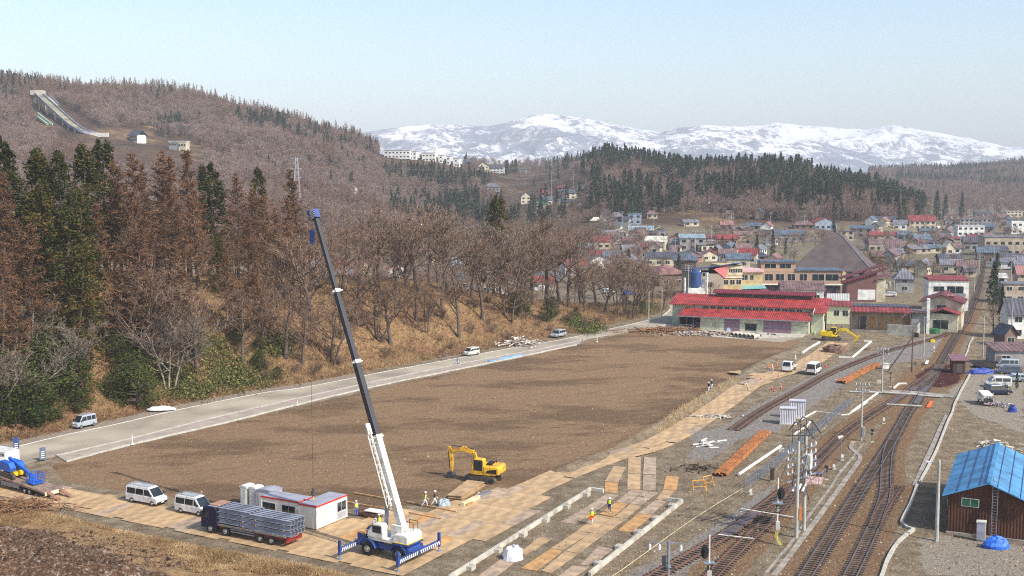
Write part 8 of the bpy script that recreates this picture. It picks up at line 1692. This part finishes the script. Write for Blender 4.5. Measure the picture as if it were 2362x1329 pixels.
signal(1648.5,100,1234,'railway signal with round black head and white on black sign 下本 at the bottom edge','下本',-.42,1.5,1.0)
def mast():
 Y=88;X=(1552-1181)/FP*Y;h=zat(1552,1248,Y);e=empty('electric_mast',Vector((X,Y,0)),radians(-6),'grey mast with crossarm and three hanging insulators cut by the bottom edge','mast');MB().tube((0,0,0),(0,0,h),.13,.11,12).build('pole',M_STEEL,e);a=MB().beam((-1.5,0,h-.1),(1.0,0,h-.15),.07).build('crossarm',M_STEEL,e)
 for x in(-1.45,-.7,.95):mb=MB();[mb.tube((x,0,h-.3-k*.14),(x,0,h-.4-k*.14),.05+.04*(k%2),.11,8)for k in range(3)];mb.tube((x,0,h-.1),(x,0,h-.8),.02,.02,4);mb.build('insulator',M_INS,a)
 MB().tube((0,0,h-2.1),(0,0,h-1.9),.22,.22,12).build('clamp',M_STEEL,e);mb=MB().box(-.5,-.2,-.1,.1,h-2.0,h-1.2).beam((-.6,0,h-2.2),(.6,0,h-2.2),.08).beam((-.45,0,h-1.2),(0,0,h-1.25),.05);mb.build('bracket',M_DARK,e)
mast()
def pole_sign(px,py,label,txt,h,w=.55,dist=None,wide=1):
 g=G(px,py);e=empty('speed_sign',g,radians(-4),label,'sign');MB().tube((0,0,0),(0,0,h),.03,.03,6).build('pole',M_STEEL,e);b=MB().box(-w/2,w/2,-.05,-.02,h-w*.95,h).build('board',M_WHITE,e);text_mesh(txt,w*.8,'number',M_BLK,b,Matrix.Translation((0,-.06,h-w*.47))@Matrix.Rotation(pi/2,4,'X'))
pole_sign(1803,1052,'white square speed sign 25 above the thick white pipe','25',1.1,.62)
pole_sign(2028,889,'white square speed sign 25 beside the pole by the foot crossing','25',.95,.6)
def cabbox(px,py,w,d,h,rz,label,m,roofm=None,name='relay_box',cat='cabinet'):
 e=empty(name,G(px,py),rz,label,cat);MB().box(-w/2,w/2,-d/2,d/2,.1,h).build('wall',m,e,bevel=.02);MB().box(-w/2-.08,w/2+.08,-d/2-.08,d/2+.08,h,h+.1).build('roof',roofm or m,e);MB().box(-w/2+.1,w/2-.1,-d/2-.02,-d/2,.25,h-.15).build('door',m,e);MB().box(-w/2-.1,w/2+.1,-d/2-.1,d/2+.1,0,.1).build('base',M_CONCD,e)
cabbox(1890,1118,.75,.7,1.35,radians(-20),'brown relay box behind the transformer platform',mat('relay_brown',(140,104,86),.8),mat('relay_roof',(90,84,110),.6))
cabbox(1781,1110,.42,.35,1.5,0,'narrow dark brown cabinet beside the mesh fence',mat('dark_brown_box',(72,56,50),.8),name='cabinet')
cabbox(2041,851,1.4,.8,1.0,0,'white box at the end of the orange sheet piles',M_CW,name='cabinet')
def dwarf(px,py,label,m=M_BLK,h=1.6):
 e=empty('shunting_signal',G(px,py),0,label,'signal','small track signals');MB().tube((0,0,.1),(0,0,h*.65),.06,.05,6).build('pole',M_POLED,e);MB().tube((0,-.15,h*.8),(0,.1,h*.8),.2,.2,12).tube((0,-.12,h*.55),(0,.1,h*.55),.16,.16,10).build('lamp_head',m,e);MB().box(-.25,.25,-.2,.2,0,.12).build('base',M_CONC,e)
for x,y,l,m,h in((1905,1107,'small black signal right of the brown relay box',M_BLK,2.0),(2011,1020,'small black signal at the bend of the cable trough',M_BLK,2.1),(1942,1062,'small white lamp right of the slim lamp post',M_CW,.8),(1923,1083,'small white marker left of the slim lamp post',M_CW,.6),(2038,978,'small white lamp beside the main track',M_CW,1.0),(1731,1141,'small white marker below the fence end',M_CW,.55),(2053,893,'round dark signal on orange posts by the foot crossing',mat('red_black',(90,30,20)),3.0),(2154,811,'white switch stand between siding and main track',M_CW,1.2),(2127,852,'short dark post at the oxide coloured ground, right one',M_POLED,1.3),(2111,850,'short dark post at the oxide coloured ground, left one',M_POLED,1.3)):dwarf(x,y,l,m,h)
o=MB().beam(G(2140,940,.15),G(2149,926,.15),.5,.2).build('orange_marker',mat('marker_orange',(226,110,40)));tag(o,'orange and dark marker board lying right of the main track','marker')
o=MB().beam(G(2136,840,.2),G(2140,832,.6),.5,.1).build('white_board',M_CW);tag(o,'small white board leaning near the oxide coloured ground','board')
o=MB().tube(G(2152,787,.1),G(2152,787,.3),.5,.5,14).build('cable_reel',M_YEL2);tag(o,'small yellow reel lying on the curving siding','reel')
dr=empty('drum',G(2154,769),0,'green and red drum cut in half beside the concrete wall','drum');MB().tube((0,0,0),(0,0,1.1),1.4,1.4,16).build('body',mat('drum_green',(50,110,70),.6),dr)
def wires(key,pts,label):
 P=[Vector(p)for p in pts];O=P[0]
 for k in(-.8,0,.8):
  mb=MB()
  for a,b in zip(P[:-1],P[1:]):
   Q=[a.lerp(b,t/8)-O+Vector((k,0,-1.2*4*(t/8)*(1-t/8)))for t in range(9)];mb.path(Q,.022,4)
  o=mb.build('overhead_wire',M_DARK,None,O);tag(o,label,'wire',key)
def ptop(x,yb,yt):g=GT(x,yb,110);return Vector((g.x,g.y,zat(x,yt,g.y)-.2))
wires('wires over the rail yard',[ptop(1836,1241,1024),ptop(1986,1017,888),ptop(2034,908,806),ptop(2103,859,757),ptop(2188,735,670)],'dark overhead wire strung from pole to pole over the rail yard')
wires('wires behind the warehouse',[ptop(1587,690,614),ptop(1746,676,601),ptop(1981,652,599),ptop(2188,735,670)],'dark overhead wire running behind the warehouse roofs')
wires('wires along the far street',[ptop(2332,800,699),ptop(2331,664,601),ptop(2292,608,568)],'dark overhead wire at the right edge houses')
def mesh_fence():
 P=dense(crop(1500,850,4.724,[(1030,1305),(1230,1180),(1400,1040),(1570,890),(1760,735),(1900,625),(2060,495),(2180,405)]),2.0);e=empty('mesh_fence',P[0],0,'long grey wire mesh fence left of the yard line','fence');O=P[0];H=1.35
 for p in P[::1]:MB().tube(p-O,p-O+Vector((0,0,H)),.03,.03,6).build('fence_post',M_STEEL,e)
 mb=MB()
 for z in(.05,H*.5,H):mb.path([p-O+Vector((0,0,z))for p in P],.02,4)
 mb.build('rail',M_STEEL,e);wires=MB()
 for a,b in zip(P[:-1],P[1:]):
  L=(b-a).length;n=int(L/.16)
  for k in range(n):
   p=a.lerp(b,k/n)-O;q=a.lerp(b,min(1,(k+4)/n))-O;wires.beam(p+Vector((0,0,.05)),q+Vector((0,0,H)),.012);wires.beam(q+Vector((0,0,.05)),p+Vector((0,0,H)),.012)
 wires.build('wire_mesh',M_STEEL,e)
mesh_fence()
for k in range(9):
 x=1765+k*19.5;g=GT(x,690,250);o=MB().box(-.9,.9,-.1,.1,0,3.0).build('fence_panel',mat('purple_panel',(134,92,104),.8,.2));o.location=g;tag(o,'dull purple board panel of the yard fence behind the warehouse','fence','purple yard fence panels')
g=GT(1935,696,250);o=MB().box(-3.6,3.6,-.1,.1,0,2.4).build('white_fence',ribbed('white_fence',(210,212,214),.5));o.location=g;tag(o,'white vertical board fence right of the purple panels','fence')
def pylon():
 Y=640;X=(687-1181)/FP*Y;z0=hz(X,Y);h=zat(687,362,Y)-z0;e=empty('pylon',Vector((X,Y,z0)),0,'steel lattice pylon rising above the larches','pylon');mb=MB();w0,w1=2.2,.5;N=9
 for sx,sy in((-1,-1),(1,-1),(1,1),(-1,1)):mb.beam((sx*w0,sy*w0,0),(sx*w1,sy*w1,h),.12)
 for k in range(N):
  za,zb=h*k/N,h*(k+1)/N;wa=w0+(w1-w0)*k/N;wb=w0+(w1-w0)*(k+1)/N
  for s in(-1,1):mb.beam((-wa,s*wa,za),(wb,s*wb,zb),.06);mb.beam((wa,s*wa,za),(-wb,s*wb,zb),.06);mb.beam((s*wa,-wa,za),(s*wb,wb,zb),.06)
 mb.build('frame',mat('pylon_steel',(190,194,204),.5),e)
 for z in(h*.97,h*.8,h*.64):MB().beam((-3,0,z),(3,0,z),.14).build('crossarm',MATS['pylon_steel'],e)
 mb=MB()
 for z in(h*.97,h*.8,h*.64):
  for s in(-3,3):
   P=[]
   for k in range(13):t=k/12;P.append((s-150*t,60*t,z-26*t*(1-t)))
   mb.path(P,.03,3);P=[(s+160*k/12,120*k/12,z-24*(k/12)*(1-k/12))for k in range(13)];mb.path(P,.03,3)
 mb.build('power_line',mat('wire_grey',(170,174,186)),e)
pylon()
def crane2():
 g=GT(1490,545,250);e=empty('mobile_crane',g,0,'yellow crane with low boom beside the pale roofed barn','crane');MB().box(-2,2,-1.2,1.2,.5,2.5).build('body',M_YEL2,e,bevel=.1);MB().beam((1.5,0,2.4),(-5.5,0,1.2),.4).beam((1.5,0,2.4),(8,0,5.4),.3).build('boom',M_YEL2,e)
crane2()
rt=random.Random(9)
TT=[('fir',2290,716,606,'tall dark fir right of the main track',1.15),('bare',2290,772,690,'bare tree below the tall fir right of the track',1.5),('fir',2310,752,660,'second dark fir behind the bare tree at the right',.9),('fir',2345,900,862,'small green conifer beside the parked cars at the right edge',1.0),('fir',1745,600,540,'dark conifer above the ochre school wing, left of a pair',.8),('fir',1782,598,530,'slender conifer above the long school block, right of a pair',.7),('fir',2160,506,440,'round topped cedar beside the hip roofed temple',1.2),('fir',2180,508,448,'dark cedar behind the red roofed block',1.0),('fir',2218,508,443,'lone dark cedar left of the far street',.8),('cedar',2130,502,446,'green round cedar beside the temple roof',1.6),('fir',2304,492,468,'far small conifer before the ridge',1),('bare',2255,560,528,'round bare tree in front of the long concrete building',1.6),('fir',1340,502,478,'round dark tree left of the brown hip roofed house',1.7),('fir',1690,576,548,'round bush beside the orange walled house',1.5),('fir',1725,575,552,'round dark bush right of the orange walled house',1.6),('bare',2000,640,560,'bare tree right of the temple hall',1.6),('bare',2040,640,570,'crooked bare tree in front of the curved hall',1.8),('bare',2075,640,585,'bare tree beside the old grey house',1.8),('bare',2110,640,588,'bare tree behind the old grey house',1.8),('bare',2150,640,590,'wide bare tree behind the white flat building',1.9),('bare',1955,600,555,'bare tree beside the temple roof edge',1.6),('fir',1530,560,538,'small green tree by the yellow crane',1.2),('fir',1950,660,635,'small fir left of the slanting maroon roof',1),('bare',1548,690,618,'bare tree left of the blue tank',1.6),('bare',1530,715,640,'bare tree at the road behind the field corner poles',1.6),('bare',1456,735,600,'big bare tree at the end of the embankment',1.4),('bare',1640,695,640,'bare bush tree in front of the ochre school',1.3),('bare',2240,640,600,'bare tree at the far end of the track',1.4),('bare',1815,510,470,'bare tree at the graveyard slope',1.6),('bare',2030,500,460,'pinkish bare tree left of the temple roof',1.8),('bare',1920,508,480,'bare tree above the temple hall tip',1.8),('bare',2345,580,545,'bare tree beside the hotel',1.5),('fir',1812,590,552,'small dark fir below the long blue grey roof',.9)]
for k,x,yb,yt,l,w in TT:
 g=GT(x,yb,200);h=max(3,zat(x,yt,g.y)-g.z);tree(k,g,h,l,'tree','trees of the town',wide=w)
for i in range(130):
 x=rt.uniform(1400,2360);Y=430*(1050/430)**rt.random();X=(x-1181)/FP*Y
 tree(rt.choice(['bare','bare','fir']),(X,Y,hz(X,Y)),rt.uniform(4,8),'small garden tree between the roofs of the town','tree','garden trees of the town',wide=1.3)
rs_=np.random.RandomState(44);vt=[]
for i in range(1100):
 x=rs_.uniform(1380,2420);Y=rs_.uniform(560,1010);X=(x-1181)/FP*Y
 if fbm(X/40,Y/40,2)>.47:vt.append((X,Y,hz(X,Y)))
wood('valley_trees',['farbare'],vt,'bare trees and bushes growing between the roofs at the foot of the wood',(.3,.6))
gv=MB();rs=random.Random(2)
for k in range(130):
 g=GT(rs.gauss(1870,38),rs.uniform(486,508),400);w=rs.uniform(.4,.9);gv.box(g.x-w/2,g.x+w/2,g.y-.3,g.y+.3,g.z,g.z+rs.uniform(.8,2.0))
for k in range(40):
 g=GT(rs.gauss(2015,18),rs.uniform(655,668),300);gv.box(g.x-.3,g.x+.3,g.y-.3,g.y+.3,g.z,g.z+rs.uniform(.8,1.6))
tag(gv.build('graveyard_stones',M_CONC),'many pale gravestones on the slope below the wood',kind='stuff')
for x,y,d,m,l in((1405,678,20,M_VS,'silver car half hidden at the road bend, left one'),(1448,680,10,mat('car_blue',(40,90,180),.3),'blue car at the road bend under the trees'),(1595,655,5,M_VW,'white car in front of the hall with pink brown roof'),(1668,665,0,mat('teal_car',(130,180,186),.3),'pale teal van before the ochre school'),(1705,668,0,M_VW,'white van before the ochre school wing'),(1432,537,0,M_VW,'white car beside the green roofed workshop'),(1238,478,0,M_VN,'dark car in the hillside group')):
 g=GT(x,y,200);hatch(g+Vector((0,0,.05)),radians(d),m,l,4.3,1.7,1.6,group='cars in the town')
for x,y,sx in((1130,352,30),(1115,362,12),(430,296,10)):
 g=GT(x,y,400);o=MB().box(-sx/2,sx/2,-2,2,0,.3).build('snow_patch',M_WHITE,None,g);o['kind']='structure'
# loose ground cover
def scatter_px(rs,poly,n):
 xs=[p[0]for p in poly];ys=[p[1]for p in poly];a=rs.uniform(min(xs),max(xs),n);b=rs.uniform(min(ys),max(ys),n);k=inpoly(a,b,poly);a,b=a[k],b[k]
 u=(a-1181)/FP;v=(664.5-b)/FP;t=-HC/(-ST+v*CT);X=u*t;Y=(CT+v*ST)*t;return X,Y,Hh(X,Y)
def stones(name,poly,n,smin,smax,c,c2,label,seed,objs=None):
 rs=np.random.RandomState(seed);X,Y,Z=scatter_px(rs,poly,n);m=len(X);s=rs.uniform(smin,smax,m)*(1+(rs.rand(m)<.05)*1.5)
 B=np.array([(1,0,0),(-.5,.87,0),(-.5,-.87,0),(0,0,.8)]);V=B[None]*s[:,None,None]*rs.uniform(.6,1.3,(m,4,3));a=rs.uniform(0,6.28,m);ca,sa=np.cos(a)[:,None],np.sin(a)[:,None]
 V=np.stack([V[...,0]*ca-V[...,1]*sa,V[...,0]*sa+V[...,1]*ca,V[...,2]],-1)+np.stack([X,Y,Z-.01],-1)[:,None]
 F=np.array([(0,1,3),(1,2,3),(2,0,3)])[None]+(np.arange(m)*4)[:,None,None]
 mt=leafmat(name+'_mat',[(0,c2),(.55,tuple((a_+b_)//2 for a_,b_ in zip(c,c2))),(.8,c),(1,tuple(min(255,int(v*1.15))for v in c))],.9);o=bpy.data.objects.new(name,npmesh(name,V.reshape(-1,3),F.reshape(-1,3),mt,np.repeat(rs.rand(m),4)));COL.objects.link(o);tag(o,label,kind='stuff')
YARDP=[(1100,1329),(1500,1030),(1700,880),(1900,800),(2100,770),(2250,690),(2300,800),(2362,900),(2362,1329)]
stones('yard_stones',YARDP,80000,.03,.08,(166,150,130),(90,74,62),'loose stones and ballast strewn over the rail yard',1)
stones('field_stones',FIELD,5000,.03,.10,(196,166,134),(92,70,54),'earth clods and small stones on the bare field',2)
stones('rubble_stones',[(-30,1240),(180,1225),(330,1260),(480,1310),(560,1335),(-30,1335)],9000,.04,.14,(136,110,90),(52,38,30),'pale and dark stones on the spoil heap in the corner',3)
def blades(name,poly,n,hmin,hmax,stops,label,seed,thr=None):
 rs=np.random.RandomState(seed);X,Y,Z=scatter_px(rs,poly,n);g=fbm(X/2.5,Y/2.5,3);T=TB();tt=[]
 for i in range(len(X)):
  if thr and g[i]<thr:continue
  for _ in range(3):
   d=rv(rs);d[2]=abs(d[2])+.5;d/=np.linalg.norm(d);o=np.array([X[i]+rs.normal()*.12,Y[i]+rs.normal()*.12,Z[i]-.02]);T.stick(o,o+d*rs.uniform(hmin,hmax),.022,.008);tt.append(np.clip(g[i]+rs.normal()*.2,0,1))
 o=bpy.data.objects.new(name,T.sticks_mesh(name,leafmat(name+'_mat',stops),3,np.array(tt)));COL.objects.link(o);tag(o,label,kind='stuff')
blades('dry_grass',[(0,1190),(95,1182),(300,1232),(500,1272),(700,1308),(800,1335),(460,1335),(360,1265),(180,1214),(0,1222)],22000,.12,.5,[(0,(104,78,52)),(.5,(168,138,100)),(1,(216,192,150))],'dry tufted grass on the near bank below the steel plates',4)
blades('ditch_reeds',[(1500,1000),(1560,950),(1700,868),(1715,885),(1640,930),(1560,990),(1520,1015)],3000,.3,1.0,[(0,(120,92,60)),(.5,(186,154,106)),(1,(222,196,148))],'dry reeds growing along the ditch beside the haul road',5,.47)
blades('yard_weeds',[(1400,1200),(1700,1050),(1900,900),(2100,830),(2150,900),(1900,1200),(1700,1329),(1300,1329)],5000,.08,.3,[(0,(130,104,70)),(1,(196,170,120))],'sparse dry weeds between the tracks',6,.55)
# haze
def build_haze():
 mb=MB().box(-22000,22000,-70,12000,-18,520);m=bpy.data.materials.new('haze_air');m.use_nodes=True;n=m.node_tree
 n.nodes.clear();o=n.nodes.new('ShaderNodeOutputMaterial');v=n.nodes.new('ShaderNodeVolumePrincipled')
 v.inputs['Color'].default_value=(0.86,0.92,1.0,1);v.inputs['Density'].default_value=0.00013;v.inputs['Anisotropy'].default_value=-0.1
 n.links.new(v.outputs[0],o.inputs['Volume']);ob=mb.build('haze',m);ob['kind']='stuff';ob.display_type='WIRE'
build_haze()
